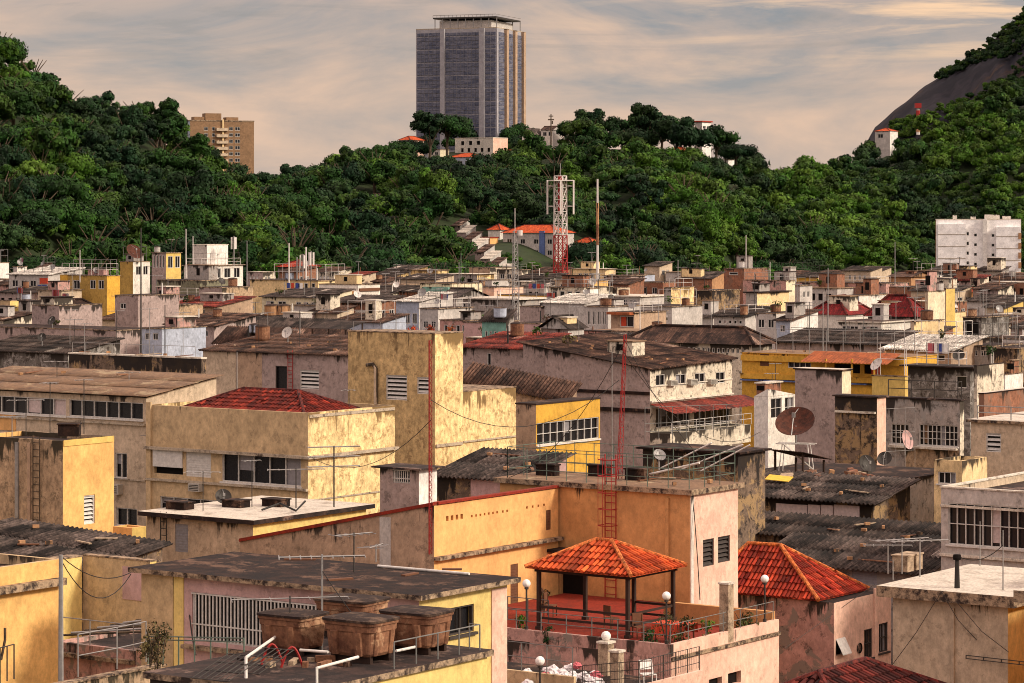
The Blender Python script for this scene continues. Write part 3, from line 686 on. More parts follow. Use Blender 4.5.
# the rocky mountain on the right
MTOP = [(780, 260), (830, 200), (862, 150), (876, 126), (900, 106), (928, 84), (945, 74), (960, 66), (981, 52), (1003, 32), (1024, 14), (1100, -60), (1300, -170), (1500, -200)]
def mount_z(px, t):
    Y = 1620+(2000-1620)*t; zr = CZ-(lerp_t(MTOP, px)-H0)/F0*2000; z = -5+(zr+5)*(t**.55)
    w = math.sin(px*.11+t*9)*3+math.sin(px*.045+t*17)*4+math.sin(px*.31+1.3*math.sin(t*8))*1.6+math.sin(px*.7+t*31)*1.0
    return Y, z+w*(1-t)*t*4*1.0
V = []; Fm = []; PM = list(range(760, 1501, 5)); TM = [i/44 for i in range(45)]+[1.1, 1.4]
for t in TM:
    for px in PM:
        Y, z = mount_z(px, min(t, 1)); Y = 1620+380*t; z = z if t <= 1 else z-(t-1)*150; V.append(((px-CX)/F0*Y, Y, z))
n = len(PM); Fm = [(j*n+i, j*n+i+1, (j+1)*n+i+1, (j+1)*n+i) for j in range(len(TM)-1) for i in range(n-1)]
me = bpy.data.meshes.new('mountain'); me.from_pydata(V, [], Fm); me.materials.append(MATS['rock']); me.polygons.foreach_set('use_smooth', [True]*len(Fm)); me.update(); tag(link(bpy.data.objects.new('mountain', me)), kind='structure')

# ------------------------------------------------------------------ forest
rng = random.Random(11)
ROCK = [(858, 160), (870, 118), (922, 76), (940, 82), (981, 62), (1016, 58), (1008, 78), (985, 90), (962, 104), (930, 112), (893, 126), (880, 150)]
def inside(poly, x, y):
    c = False; j = len(poly)-1
    for i in range(len(poly)):
        (xi, yi), (xj, yj) = poly[i], poly[j]
        if (yi > y) != (yj > y) and x < (xj-xi)*(y-yi)/(yj-yi)+xi: c = not c
        j = i
    return c
CLEAR = []            # (x, y, radius) round the hill houses, filled before planting
def plant_sites():
    out = []
    Y = 600.0
    while Y < 1420:
        step = 7.4+Y*.0014; X = -560
        while X < 620:
            x = X+rng.uniform(-4, 4); y = Y+rng.uniform(-5, 5); px = x/y*F0+CX; X += 8.0
            yb, yr = lerp_t(YB, px), lerp_t(YR, px); t = (y-yb)/(yr-yb)
            if not (.02 < t < 1.01) or not (-450 < px < 1480): continue
            if any((x-cx)**2+(y-cy)**2 < r*r for cx, cy, r in CLEAR): continue
            z = hill_z(px, y); s = rng.choice([1.0, 1.1, 1.2, 1.35, 1.5, 1.8])*rng.uniform(.9, 1.12)*(1.0 if t > .08 else .85)
            top = H0-(z+9*s-CZ)/y*F0
            if top > 296: continue
            out.append([px, Vector((x, y, z-.5)), s, t, top, y])
        Y += step
    for _ in range(2600):                               # on the mountain, off its bare rock face
        px = rng.uniform(866, 1170); t = rng.random()**.6; Y, z = mount_z(px, t); sy = H0-(z-CZ)/Y*F0
        if inside(ROCK, px, sy): continue
        out.append([px, Vector(((px-CX)/F0*Y, Y, z-1.5)), rng.uniform(.55, 1.05), t, sy-12, Y])
    return out
def plant():
    RT = [(400, 138, 1.1), (413, 130, 1.2), (430, 113, 1.6), (447, 106, 1.9), (464, 117, 1.5), (484, 128, 1.2), (516, 119, 1.3), (528, 124, 1.1), (566, 124, 1.2), (577, 113, 1.5), (590, 107, 1.7), (606, 120, 1.4), (622, 112, 1.6), (636, 116, 1.3), (646, 106, 1.9), (662, 107, 1.8), (676, 114, 1.5), (690, 110, 1.6), (716, 121, 1.5), (736, 134, 1.5), (726, 142, 1.2), (748, 146, 1.0), (292, 162, 1.3), (326, 158, 1.3), (350, 152, 1.2), (205, 140, 1.4), (373, 148, 1.2)]
    for k, (px, ty, s) in enumerate(RT):
        Y = lerp_t(YR, px)-rng.uniform(8, 45)+(60 if 452 < px < 560 else 0); z = CZ-(ty-H0)/F0*Y; g = hill_z(px, Y); hgt = z-g; sc = max(.7, hgt/9.6) if s > 1.25 else hgt/9.2
        sc = min(sc, 2.1); side = 'glass tower' if px < 560 and px > 390 else ('right end of the hilltop' if px > 600 else ('brown apartment block' if px < 240 else 'hilltop'))
        near = min([(abs(px-q), n) for q, n in ((410, 'orange roofed house'), (447, 'foot of the glass tower, left part'), (484, 'foot of the glass tower, right part'), (534, 'white gabled house'), (590, 'middle of the hilltop'), (650, 'cream bungalow'), (702, 'slim white tower house'), (740, 'right end of the hilltop'), (205, 'brown apartment block'), (300, 'orange house in the trees'), (360, 'left end of the middle hill'))])[1]
        t = tree(Vector(((px-CX)/F0*Y, Y, g-.8)), sc, f'tall dark tree standing against the sky by the {near}', 'leaf_dark' if k % 3 else 'leaf', k % 6, f'tall ridge trees by the {near}', 'ridge_tree', tall=1, sz=max(.75, hgt/(9.4*sc)))
    sites = plant_sites(); vis = [s for s in sites if -12 < s[0] < 1036]
    # hidden by nearer trees? a rough painter's test keeps what reaches above its neighbours in front
    vis.sort(key=lambda s: s[2]/s[5], reverse=True); near = vis[:285]; ids = {id(s) for s in near}
    for s in near:
        px, p, sc, t, top, y = s
        nz = math.sin(px*.03+y*.013)+rng.uniform(-.8, .8)
        if px > 600: mt = 'leaf_bright' if nz > .25 else ('leaf' if nz > -.8 else 'leaf_dark')
        else: mt = 'leaf_dark' if nz > .35 else ('leaf' if nz > -1.0 else 'leaf_bright')
        zone = 'left hill' if px < 300 else ('slope below the glass tower' if px < 620 else ('slope right of the telecom mast' if px < 830 else 'slope under the bare rock face'))
        col_ = {'leaf_bright': 'light green', 'leaf': 'mid green', 'leaf_dark': 'very dark green'}[mt]
        tree(p, sc, f'{col_} tree in the forest on the {zone}', mt, rng.randrange(6), f'{col_} trees, {zone}', sz=rng.uniform(.85, 1.25))
    V = {m: [] for m in ('leaf', 'leaf_bright', 'leaf_dark')}; F = {m: [] for m in V}; K = {m: 0 for m in V}
    for s in sites:
        if id(s) in ids: continue
        px, p, sc, t, top, y = s
        if not (-180 < px < 1220): continue
        v, f = PROTO_LO[rng.randrange(5)]; a = rng.uniform(0, 6.3); ca, sa = math.cos(a), math.sin(a)
        Rm = np.array([[ca, sa, 0], [-sa, ca, 0], [0, 0, 1]]); w = (v+np.array([0, 0, 1.6])) @ Rm*sc*np.array([1, 1, rng.uniform(.85, 1.2)])+np.array(p)
        nz = math.sin(px*.03+y*.013)+rng.uniform(-.8, .8)
        if px > 600: mt = 'leaf_bright' if nz > .25 else ('leaf' if nz > -.8 else 'leaf_dark')
        else: mt = 'leaf_dark' if nz > .35 else ('leaf' if nz > -1.0 else 'leaf_bright')
        V[mt].append(w); F[mt].append(f+K[mt]); K[mt] += len(v)
    # one object: three leaf colours as material slots
    allV = []; allF = []; mi = []; k = 0; mats = []
    for i, m in enumerate(V):
        if not V[m]: continue
        v = np.concatenate(V[m]); f = np.concatenate(F[m]); allV.append(v); allF.append(f+k); mi.append(np.full(len(f), i)); k += len(v)
    me = mesh_arrays('forest', np.concatenate(allV), np.concatenate(allF), 'leaf'); me.materials.append(MATS['leaf_bright']); me.materials.append(MATS['leaf_dark'])
    me.polygons.foreach_set('material_index', np.concatenate(mi).astype(np.int32))
    tag(link(bpy.data.objects.new('forest', me)), 'dense green forest covering the hills behind the town', 'forest', kind='stuff')
    print('TREES', len(near), len(sites), 'forest quads', len(me.polygons))
# ------------------------------------------------------------------ the town
def patch(b, face, x0, y0, x1, y1, out, mat, name='panel', inn=0.0, vt=None):
    """a slab standing `out` proud of a wall, given by its outline on that wall"""
    u0, u1 = b.at(face, x0, y0)[0], b.at(face, x1, y0)[0]; xm = (x0+x1)/2; z1 = b.at(face, xm, y0)[1]; z0 = max(.05, b.at(face, xm, y1)[1])
    A, B = b.P(face, u0, z0, -out), b.P(face, u1, z1, inn-.002); m = MB(z1 if vt is None else vt)
    m.box(min(A[0], B[0]), max(A[0], B[0]), min(A[1], B[1]), max(A[1], B[1]), z0, z1); return m.build(name, mat, b.root)
def box_part(b, x0, x1, y0, y1, z0, z1, mat, name):
    m = MB(z1); m.box(x0, x1, y0, y1, z0, z1); return m.build(name, mat, b.root)
def annex(main, *a, **k):
    """more masonry of the same house: builds it, then hands its parts to the main root"""
    n = Bld('annex', None, None, *a, **k); off = n.org-main.org; loc = Vector((off.dot(main.ex), off.dot(main.ey), 0)); r = n.root
    for c in [c for c in bpy.data.objects if c.parent == r]: c.parent = main.root; c.location = c.location+loc
    bpy.data.objects.remove(r); n.root = main.root; n.isannex = True; return n
def H(label, xc, yt, xl, xr, **k):
    nm = k.pop('name', 'house'); cat = k.pop('cat', 'house'); return Bld(nm, label, cat, xc, yt, xl, xr, **k)
fl = lambda **k: ('flat', k)
sl = lambda **k: ('slab', k)
co = lambda **k: ('corr', k)
G = {}
# ---- nearest row
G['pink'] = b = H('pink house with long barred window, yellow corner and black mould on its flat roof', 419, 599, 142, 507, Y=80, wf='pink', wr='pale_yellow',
    roof=sl(h=.15, ov=.30), wins=[('F', 'bars', 192, 599, 331, 648, {'nx': 38}), ('R', 'grid', 449, 606, 474, 634, {'nx': 2, 'ny': 1, 'm': 'dark_frame'})])
patch(b, 'F', 142.5, 574, 174, 900, .05, 'yellow_shaded', 'corner_wall'); patch(b, 'F', 174.3, 577, 184, 900, .03, 'pale_yellow', 'corner_wall'); patch(b, 'R', 491, 588, 506, 900, .04, 'pale_pink', 'pilaster'); patch(b, 'F', 374, 603, 382, 900, .04, 'pink', 'pilaster')
patch(b, 'F', 186, 650, 300, 654, .25, 'slab_edge', 'ledge')
G['tankhouse'] = b = H('low yellow walled block in the foreground carrying four brown water tanks', 300, 697, 0, 487, Y=60.3, width=4.3, wf='pink_stained', wr='pale_yellow', roof=sl(h=.14, ov=.12, m='roof_black', e='slab_edge'))
G['yellowleft'] = b = H('bright yellow wall house cut off by the left edge of the photo', -60, 576, -200, 60, Y=83.8, wf='yellow_shaded', wr='bright_yellow', parapet=.3, roof=fl(m='roof_mould'), led=[(595, .22, .3, 'R', 'slab_edge')])
b = H('pale yellow blank wall house behind the small railed terrace', 150, 562, 83, 0, Y=104, depth=.35, wf='yellow_shaded', wr='pale_yellow', roof=sl(h=.06, ov=.02, m='slab_edge'))  # pale yellow all round; the front's shade is put into its colour
patch(b, 'F', 123, 567, 143, 600, .03, 'pink', 'painted_panel'); G['palewall'] = b
b = H('narrow pale yellow wall house left of the railed terrace, lit by the sun', 30, 564, 0, 82, Y=103.5, width=.6, wf='yellow_shaded', wr='pale_yellow', roof=sl(h=.05, ov=.02, m='slab_edge'))
G['pipeterrace'] = b = H('terrace house with pink parapet strewn with pipes beside the yellow wall', 136, 651, 55, 0, Y=90, depth=10.2, wf='pink_stained', wr='pink_stained', parapet=.15, roof=fl(m='roof_black'))
patch(b, 'F', 50, 655, 135, 659, .18, 'slab_edge', 'ledge')
b = tag(H('mossy low wall with stained top at the bottom left corner', 40, 690, 38, 165, Y=75, width=.3, wf='mossy', wr='mossy', roof=sl(h=.05, ov=.04, m='slab_edge'), name='garden_wall', cat='wall').root)
# orange house and its wing
G['orange'] = b = H('tall orange and pale pink house with railed roof behind the gazebo', 690, 495, 500, 738, Y=118, wf='orange_brown', wr='pale_pink', roof=sl(h=.22, ov=.2, m='roof_brown', e='slab_edge'),
    wins=[('F', 'dark', 560.5, 573, 587, 610, {'name': 'doorway'}), ('R', 'louvre', 703, 539, 714, 566, {'m': 'dark_frame', 'ny': 6}), ('R', 'louvre', 718, 536, 730, 562, {'m': 'dark_frame', 'ny': 6})])
patch(b, 'F', 555, 548, 588, 551, 1.0, 'roof_black', 'porch_roof'); patch(b, 'R', 690.5, 494, 693, 900, .04, 'white', 'corner_strip'); patch(b, 'F', 666, 498, 669.5, 640, .09, 'orange_brown', 'downpipe')
G['wing'] = b = H('bright orange wing with a row of tiny vent holes and red capped roof', 434, 505, 240, 0, Y=114.3, depth=9.0, wf='brown_plaster', wr='orange', tops=(-2.15, 0, 0, -2.15), roof=('corr', {'run': 'x', 'm': 'corrugated_dark', 'ov': .0, 'lift': -.0, 'am': .005}),  # brown front: shade on this wing put into the wall colour
    wins=[('R', 'dark', 446, 515, 463, 520, {'n': 4, 'g': .9}), ('R', 'dark', 471, 513, 498, 515.5, {'n': 7, 'g': 1.5}), ('R', 'dark', 502, 510, 508, 512.5, {'n': 2, 'g': 1.5}), ('R', 'dark', 526, 505, 545, 507.5, {'n': 4, 'g': 2.2}), ('R', 'panel', 546, 510, 551, 530, {'m': 'brown_wood'}), ('R', 'panel', 510.5, 564, 518, 612, {'m': 'brown_wood', 'name': 'door'})], led=[(557, .14, .3, 'R', 'slab_edge')])
m = MB(); W, D = b.W, b.D; q = .1; zt = b.zt
m.obox((-W/2, .06, zt-1.075+.05), (W/2, 0, 1.075), (0, .14, 0), (0, 0, .07)); m.build('red_coping', 'terrace_red', b.root); m = MB(); m.box(-.2, .08, .21, D, zt, zt+.1); m.build('red_coping', 'terrace_red', b.root)
patch(b, 'F', 380, 517, 391, 700, .03, 'light_grey', 'bare_patch')
# red terrace
G['terrace'] = b = H('terrace house with red floor and pale pink parapet carrying the gazebo', 671, 657, 0, 779, Y=104, width=13, wf='pink_stained', wr='pale_pink', roof=fl(m='terrace_red'),
    wins=[('R', 'dark', 709, 678, 722, 690, {}), ('R', 'dark', 728, 672, 741, 684, {})])
box_part(b, -13, 0, .001, .18, b.zt+.001, b.zt+.45, ['pink_stained'], 'parapet'); box_part(b, -.18, -.001, .18, b.D, b.zt+.001, b.zt+.45, ['pale_pink'], 'parapet'); box_part(b, .0, .09, 0, b.D, b.zt-.15, b.zt-.02, ['slab_edge'], 'ledge')
box_part(b, -13, -5.2, b.D, 12.3, 0, b.zt+.004, 'terrace_red', 'rear_floor'); T = b
box_part(b, -5.2, -.19, b.D-.2, b.D+.02, b.zt, b.zt+.75, 'orange_brown', 'end_wall')
G['lowterrace'] = b = H('lower roof terrace with yellowish coping in front of the red terrace', 640, 700, 470, 671, Y=92, depth=4, width=9, wf='yellow_shaded', wr='pale_pink', roof=fl(m='roof_mould'))
box_part(b, -9, -2.6, .001, .15, b.zt+.001, b.zt+.5, 'yellow_shaded', 'parapet'); box_part(b, -.15, -.001, .15, 4, b.zt+.001, b.zt+.45, 'pale_pink', 'parapet')
# pyramid-roof house
G['redroof'] = b = H('pale pink house with round window and bright red tiled hip roof', 834, 603, 0, 891, Y=124, width=7.2, wf='pink_stained', wr='pale_pink', roof=fl(m='roof_mould'),
    wins=[('R', 'awning', 836, 638, 845, 653, {'nohole': 1, 'm': 'white_frame', 'out': .35}), ('R', 'dark', 836, 640, 845, 655, {}), ('R', 'grid', 864, 629, 872.5, 658, {'m': 'dark_frame', 'nx': 2, 'ny': 2}), ('R', 'grid', 879, 623, 888, 652, {'m': 'dark_frame', 'nx': 2, 'ny': 2})])
m = MB(); A = b.P('R', b.at('R', 859, 648)[0], b.at('R', 859, 648)[1], 0); m.lathe(A, [(0, 0), (.2, .0), (.24, .05)], 18, 0, Matrix.Rotation(R(90), 3, 'Y')); m.build('round_window', 'dark', b.root)
patch(b, 'R', 873.5, 588, 876, 900, .08, 'pale_pink', 'pilaster')
zt = b.zt+.05; X0, X1, Y0, Y1 = -7.0, -.70, -.15, 4.6; a_, b_, c_, d_ = (X0, Y0, zt), (X1, Y0, zt), (X1, Y1, zt), (X0, Y1, zt); A = (-5.6, 2.2, zt+1.95); Bq = (-3.95, 2.2, zt+1.95)
m = MB(); [roof_tiles(m, *q, step=.21) for q in ((a_, b_, Bq, A), (b_, c_, Bq, Bq), (c_, d_, A, Bq), (d_, a_, A, A))]; rf = m.build('roof', 'tile_red', b.root)
m = MB(); [m.tube([Vector(p)+Vector((0, 0, .04)), Vector(q)+Vector((0, 0, .07))], .1, 8) for p, q in ((a_, A), (b_, Bq), (c_, Bq), (d_, A), (A, Bq))]; m.build('ridge', 'tile_ridge', rf)
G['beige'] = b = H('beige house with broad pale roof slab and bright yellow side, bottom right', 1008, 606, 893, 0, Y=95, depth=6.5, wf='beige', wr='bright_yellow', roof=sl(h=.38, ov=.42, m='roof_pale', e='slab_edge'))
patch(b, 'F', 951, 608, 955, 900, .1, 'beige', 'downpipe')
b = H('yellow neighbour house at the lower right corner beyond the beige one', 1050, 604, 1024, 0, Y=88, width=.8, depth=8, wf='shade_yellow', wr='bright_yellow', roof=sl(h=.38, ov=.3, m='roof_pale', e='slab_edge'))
G['darkred'] = b = H('low house with dark red old tiled hip roof at the bottom', 850, 734, 715, 965, Y=84, wf='brown_plaster', roof=('hip', {'h': 1.25, 'm': 'tile_dark', 'ov': .3, 'rm': 'tile_dark'}))
G['whitewin'] = b = H('grey white building with wide gridded window band on the right edge', 1062, 495, 941, 0, Y=124, depth=9.5, wf='light_grey', wr='beige', parapet=.35, roof=fl(m='roof_black', cope='white_edge'),
    wins=[('F', 'grid', 948, 505, 1026, 547, {'nx': 9, 'ny': 2}), ('F', 'grid', 1030, 516, 1056, 556, {'nx': 3, 'ny': 2})], led=[(512, .1, .12, 'F', 'white_edge'), (562, .12, .15, 'F', 'white_edge')])
G['apricot'] = b = H('beige plastered house with one louvred window above the gridded window building', 1080, 427, 971, 0, Y=148, depth=8, wf='beige', wr='cream', roof=sl(h=.16, ov=.2, m='roof_pale', e='slab_edge'), wins=[('F', 'louvre', 986, 433, 1001, 452, {'ny': 4})])
# sheds
G['shedA'] = b = H('black corrugated shed roof with pale sheets hanging under the eave', 873, 503, 728, 0, Y=146, depth=4.2, wf='mouldy', tops=(0, 0, .75, .75), roof=co(m='corrugated', ov=.5), name='shed', cat='shed')
for x0, x1 in ((777, 808), (809, 821), (822, 834), (835, 860)): patch(b, 'F', x0, 504+ (x0-777)*.02, x1, 515+(x0-777)*.02, .12, 'pale_sheet', 'hanging_sheet')
G['shedB'] = b = H('long dark corrugated shed roof in the middle of three stepped sheds', 925, 545, 728, 0, Y=136.5, depth=2.6, wf='mouldy', tops=(0, 0, .6, .6), roof=co(m='corrugated_dark', ov=.4), name='shed', cat='shed')
G['shedC'] = b = H('lowest dark corrugated shed behind the red hip roof, grey wall below', 925, 573, 765, 0, Y=130.5, depth=3.2, wf='grey', tops=(0, 0, .8, .8), roof=co(m='corrugated', ov=.5), name='shed', cat='shed', wins=[('F', 'panel', 852, 571, 877, 584, {'m': 'door_grey'})])
# ---- second row, left
G['m1'] = b = H('big dull yellow house with stained side wall and red tiles inside its parapet', 308, 413, 147, 395, Y=140, wf='yellow_shaded', wr='stained_cream', parapet=.25, roof=('hip', {'ins': 1.7, 'h': .95, 'm': 'tile_brick', 'dz': -.2, 'rm': 'tile_dark'}),  # one paint, split into a shaded front colour and a sunlit side colour
    wins=[('F', 'panel', 186, 450, 211, 477, {}), ('F', 'dark', 154, 448, 183, 474, {}), ('F', 'grid', 222, 453, 301, 484, {'nx': 5, 'ny': 1}), ('F', 'ac', 193, 483, 204, 491, {'nohole': 1}), ('F', 'grid', 160, 499, 240, 515, {'nx': 6, 'ny': 1})],
    led=[(456, .14, .28, 'FR', 'ledge'), (489, .12, .16, 'F', 'ledge'), (500, .08, .05, 'R', 'ledge')])
patch(b, 'F', 154, 448, 183, 467, .1, 'white_frame', 'shutter'); patch(b, 'F', 147.5, 402, 152, 700, .12, 'yellow_shaded', 'pilaster'); patch(b, 'R', 309, 411, 394, 414, .05, 'ledge', 'coping')
G['m2'] = b = H('flat roofed beige and yellow outbuilding with grey shutter door', 253, 524, 147, 366, Y=124, wf='beige', wr='pale_yellow', roof=sl(h=.2, ov=.3, m='roof_pale', e='roof_black'), wins=[('F', 'panel', 175, 524, 188, 552, {'m': 'door_grey', 'name': 'door'})])
G['m3'] = b = H('long low beige building with continuous strip of windows and brown roof', 146, 398, -60, 0, Y=148, depth=5.6, wf='beige', tops=(0, 0, .8, .8), roof=sl(h=.0, ov=0) if False else co(m='roof_brown', ov=.3, wl=.3, am=.0, lift=.12),
    wins=[('F', 'grid', -50, 396, 66, 413, {'nx': 9, 'ny': 1}), ('F', 'grid', 69, 401, 143, 418, {'nx': 6, 'ny': 1}), ('F', 'grid', 115, 453, 127, 478, {'nx': 2, 'ny': 1}), ('F', 'grid', 116, 508, 137, 526, {'nx': 2, 'ny': 1}), ('F', 'ac', 115, 484, 123, 494, {'nohole': 1})], led=[(424, .1, .15, 'F', 'ledge'), (480, .08, .1, 'F', 'ledge')])
patch(b, 'F', -5, 414, 16, 430, .04, 'orange', 'painted_panel')
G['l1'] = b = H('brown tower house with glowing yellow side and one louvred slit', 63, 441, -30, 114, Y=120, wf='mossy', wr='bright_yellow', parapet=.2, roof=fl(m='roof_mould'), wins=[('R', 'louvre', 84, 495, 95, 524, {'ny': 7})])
patch(b, 'R', 63.5, 438, 113.5, 444, .04, 'yellow', 'coping'); patch(b, 'F', 16, 442, 19, 700, .08, 'steel', 'downpipe'); patch(b, 'F', 28, 443, 31, 700, .07, 'brown_plaster', 'downpipe')
H('small orange balcony block beside the brown tower house', 132, 528, 113, 146, Y=121, wf='orange', wr='yellow', parapet=.3, roof=fl(m='roof_mould'), name='balcony_block')
G['l2'] = H('dark corrugated shed roof below the brown tower house at the left edge', 92, 571, -60, 0, Y=108, depth=4.0, wf='mouldy', tops=(.5, 0, .6, 1.0), roof=co(m='corrugated', ov=.3), name='shed', cat='shed')
G['s1'] = b = H('small lilac shack with barred window and bright white side wall', 419, 470, 380, 437, Y=132, wf='lilac_grey', wr='clean_white', roof=sl(h=.08, ov=.3, m='roof_black', e='roof_black'), wins=[('F', 'bars', 393, 470, 410, 483, {'nx': 8})], name='shack')
G['s2'] = b = H('shed with weathered corrugated roof right of the lilac shack', 520, 481, 437, 0, Y=134, depth=4, wf='mouldy', wr='pink', tops=(0, 0, .9, .9), roof=co(m='corrugated', ov=.35), name='shed', cat='shed')
patch(b, 'F', 471, 480, 519, 520, .03, 'pink', 'wall_panel')
# ---- tall stained yellow house
G['m4'] = b = H('tall mouldy yellow house with two louvred windows and drainpipe', 435, 334, 348, 463, Y=165, wf='stained_yellow', wr='stained_cream', roof=sl(h=.06, ov=.04, m='slab_edge', e='slab_edge'),
    wins=[('F', 'louvre', 386, 375, 407, 400, {'ny': 6}), ('F', 'louvre', 417, 377, 429, 394, {'ny': 4})])
annex(b, 463, 392, 0, 516, Y=165+2.8*.819+.03, width=b.W, wf='stained_yellow', wr='stained_cream', roof=sl(h=.06, ov=.03, m='slab_edge', e='slab_edge'), led=[(441, .1, .1, 'R', 'ledge')])
patch(b, 'R', 435.5, 443, 462, 446, .1, 'ledge', 'ledge')
pts = [b.P('F', b.at('F', x, y)[0], b.at('F', x, y)[1], -.12) for x, y in ((368, 365), (374, 364), (377, 368), (377, 430))]; m = MB(); m.tube(pts, .12, 7); m.build('drainpipe', 'beige', b.root)
G['h1'] = b = H('grey lilac house with a door and louvred window over the red tiles', 350, 356, 203, 358, Y=212, wf='lilac_grey', wr='bright_yellow', depth=8, tops=(0, 0, 1.0, 1.0), roof=co(m='corrugated_brown', ov=.3),
    wins=[('F', 'grid', 275.5, 366, 287, 391, {'nx': 1, 'ny': 1, 'm': 'dark_frame'}), ('F', 'louvre', 300, 370, 319, 389, {'ny': 5}), ('F', 'dark', 236, 384, 247, 393, {})])
patch(b, 'F', 203.5, 350, 236, 700, .04, 'beige', 'wall_panel'); patch(b, 'F', 236.3, 352, 262, 700, .02, 'brown_plaster', 'wall_panel')  # the beige panel paints a sunlit wall onto the front
G['bk'] = H('long black mouldy block with a pale flat top behind the strip windows', 201, 359, 69, 206, Y=185, wf='mouldy', wr='mouldy', roof=sl(h=.1, ov=.05, m='roof_pale', e='white_edge'), name='rooftop_block')
# ---- centre
G['c1'] = b = H('ochre walled house with blue grey window band, lit from the right', 536, 405, 516, 600, Y=158, wf='brown_plaster', wr='ochre', roof=sl(h=.08, ov=.05, m='roof_mould', e='dark_wood'), wins=[('R', 'grid', 537, 420, 599, 442, {'nx': 9, 'ny': 2, 'm': 'white_frame'})])
H('dark corrugated lean-to roof behind the ochre walled house', 566, 400, 463, 0, Y=178, depth=1.2, wf='brown_plaster', tops=(1.0, 0, .8, 1.8), roof=co(m='corrugated_brown', ov=.3), name='shed', cat='shed')
G['c2'] = b = H('large bare grey building with cream end wall, four small windows and red awning', 650, 369, 523, 732, Y=225, wf='lilac_grey', wr='white_stained', tops=(1.7, 0, .3, 2.0), roof=('corr', {'run': 'x', 'm': 'corrugated_brown', 'ov': .4}),
    wins=[('R', 'grid', 656, 374.5, 665, 385.5, {'nx': 2, 'ny': 1}), ('R', 'grid', 676, 374, 686, 385, {'nx': 2, 'ny': 1}), ('R', 'grid', 695, 373, 705, 384, {'nx': 2, 'ny': 1}), ('R', 'grid', 716, 372, 725, 383, {'nx': 2, 'ny': 1}),
          ('R', 'ac', 667, 380, 674, 385.5, {'nohole': 1}), ('R', 'ac', 687, 379, 694, 385, {'nohole': 1}), ('R', 'ac', 707, 379, 714, 384, {'nohole': 1}),
          ('R', 'grid', 656, 407, 690, 426, {'nx': 6, 'ny': 1}), ('R', 'grid', 694, 406, 730, 425, {'nx': 6, 'ny': 1})], led=[(401, .12, .2, 'R', 'white_edge'), (386, .08, .1, 'R', 'white_edge'), (392, .25, .12, 'F', 'roof_mould'), (409, .3, .2, 'F', 'roof_mould')])
patch(b, 'F', 523.5, 345, 545, 376, .05, 'lilac_grey', 'wall_panel')
u0, u1 = 0.0, b.D+2; z1 = b.at('R', 690, 400)[1]; m = MB()
for i in range(44): a0, a1 = u0+(u1-u0)*i/44, u0+(u1-u0)*(i+1)/44; m.face([(0, a0, z1), (0, a1, z1), (2.4, a1, z1-.75+.06*(i % 2)), (2.4, a0, z1-.75+.06*((i+1) % 2))], 0, [(a0, 0), (a1, 0), (a1, 2), (a0, 2)])
aw = m.build('awning', 'corrugated_red', b.root); 
patch(b, 'R', 650, 428, 731, 446, 1.9, 'white_stained', 'balcony_wall')
G['c3'] = b = H('black mossy block behind the railed orange roof', 738, 454, 643, 0, Y=140, depth=2.7, wf='mouldy', wr='mouldy', roof=sl(h=.1, ov=.25, m='roof_mould', e='roof_mould'), name='rooftop_block')
# ---- right middle
G['e1'] = b = H('tall plain grey slab wall house beside the big rusty dish', 842, 371, 795, 851, Y=190, wf='lilac_grey', wr='pale_cream', roof=sl(h=.1, ov=.1, m='roof_pale', e='roof_mould'))
G['e2'] = b = H('house with blotchy black and ochre mould on its wall, right of the plain slab', 877, 398, 835, 886, Y=176, wf='mouldy', wr='pale_pink', roof=sl(h=.1, ov=.15, m='roof_mould', e='roof_black')); patch(b, 'F', 836, 411, 876, 413, .2, 'white_edge', 'ledge')
G['e3'] = b = H('grey rendered house with two barred balcony windows on the right', 960, 401, 886, 964, Y=180, wf='grey', wr='white_stained', roof=sl(h=.1, ov=.1, m='roof_mould', e='roof_black'),
    wins=[('F', 'grid', 891, 424, 909, 444, {'nx': 4, 'ny': 3}), ('F', 'grid', 919, 425, 958, 446, {'nx': 9, 'ny': 3}), ('F', 'grid', 893, 469, 906, 484, {'nx': 2, 'ny': 1}), ('F', 'grid', 918, 469, 933, 488, {'nx': 2, 'ny': 1})]); patch(b, 'F', 890, 446.5, 958, 448.5, .35, 'white_edge', 'ledge'); patch(b, 'F', 905, 449, 959, 468, .02, 'mossy', 'bare_patch')
G['e4'] = b = H('dark grey stained house with one black window under an overhanging roof', 970, 368, 908, 982, Y=215, wf='dark_grey', wr='dark_grey', roof=sl(h=.1, ov=.5, m='corrugated_dark', e='roof_black'), wins=[('F', 'grid', 956, 376, 967, 388, {'nx': 1, 'ny': 1})])
b = H('white house with peeling paint facing right, beside the dark grey one', 977, 366, 974, 1004, Y=203, wf='white_stained', wr='white_stained', roof=sl(h=.05, ov=.03, m='roof_mould', e='roof_mould'))
G['e7'] = b = H('ochre two storey house with orange roofed balcony', 905, 358, 742, 0, Y=240, depth=6, wf='ochre', wr='ochre', roof=sl(h=.06, ov=.1, m='roof_brown', e='ochre'),
    wins=[('F', 'grid', 788, 357, 811, 368, {'nx': 4, 'ny': 1}), ('F', 'panel', 760, 354, 769, 366, {'m': 'brown_wood', 'name': 'door'}), ('F', 'dark', 834, 361, 860, 373, {}), ('F', 'dark', 864, 362, 880, 374, {}), ('F', 'grid', 756, 382, 775, 390, {'nx': 3, 'ny': 1})], led=[(360, .5, .25, 'F', 'ochre'), (379, .45, .3, 'F', 'ochre'), (385, .12, .34, 'F', 'blue')])
u0, u1 = b.at('F', 813, 350)[0], b.at('F', 900, 350)[0]; z1 = b.zt+.35; m = MB()
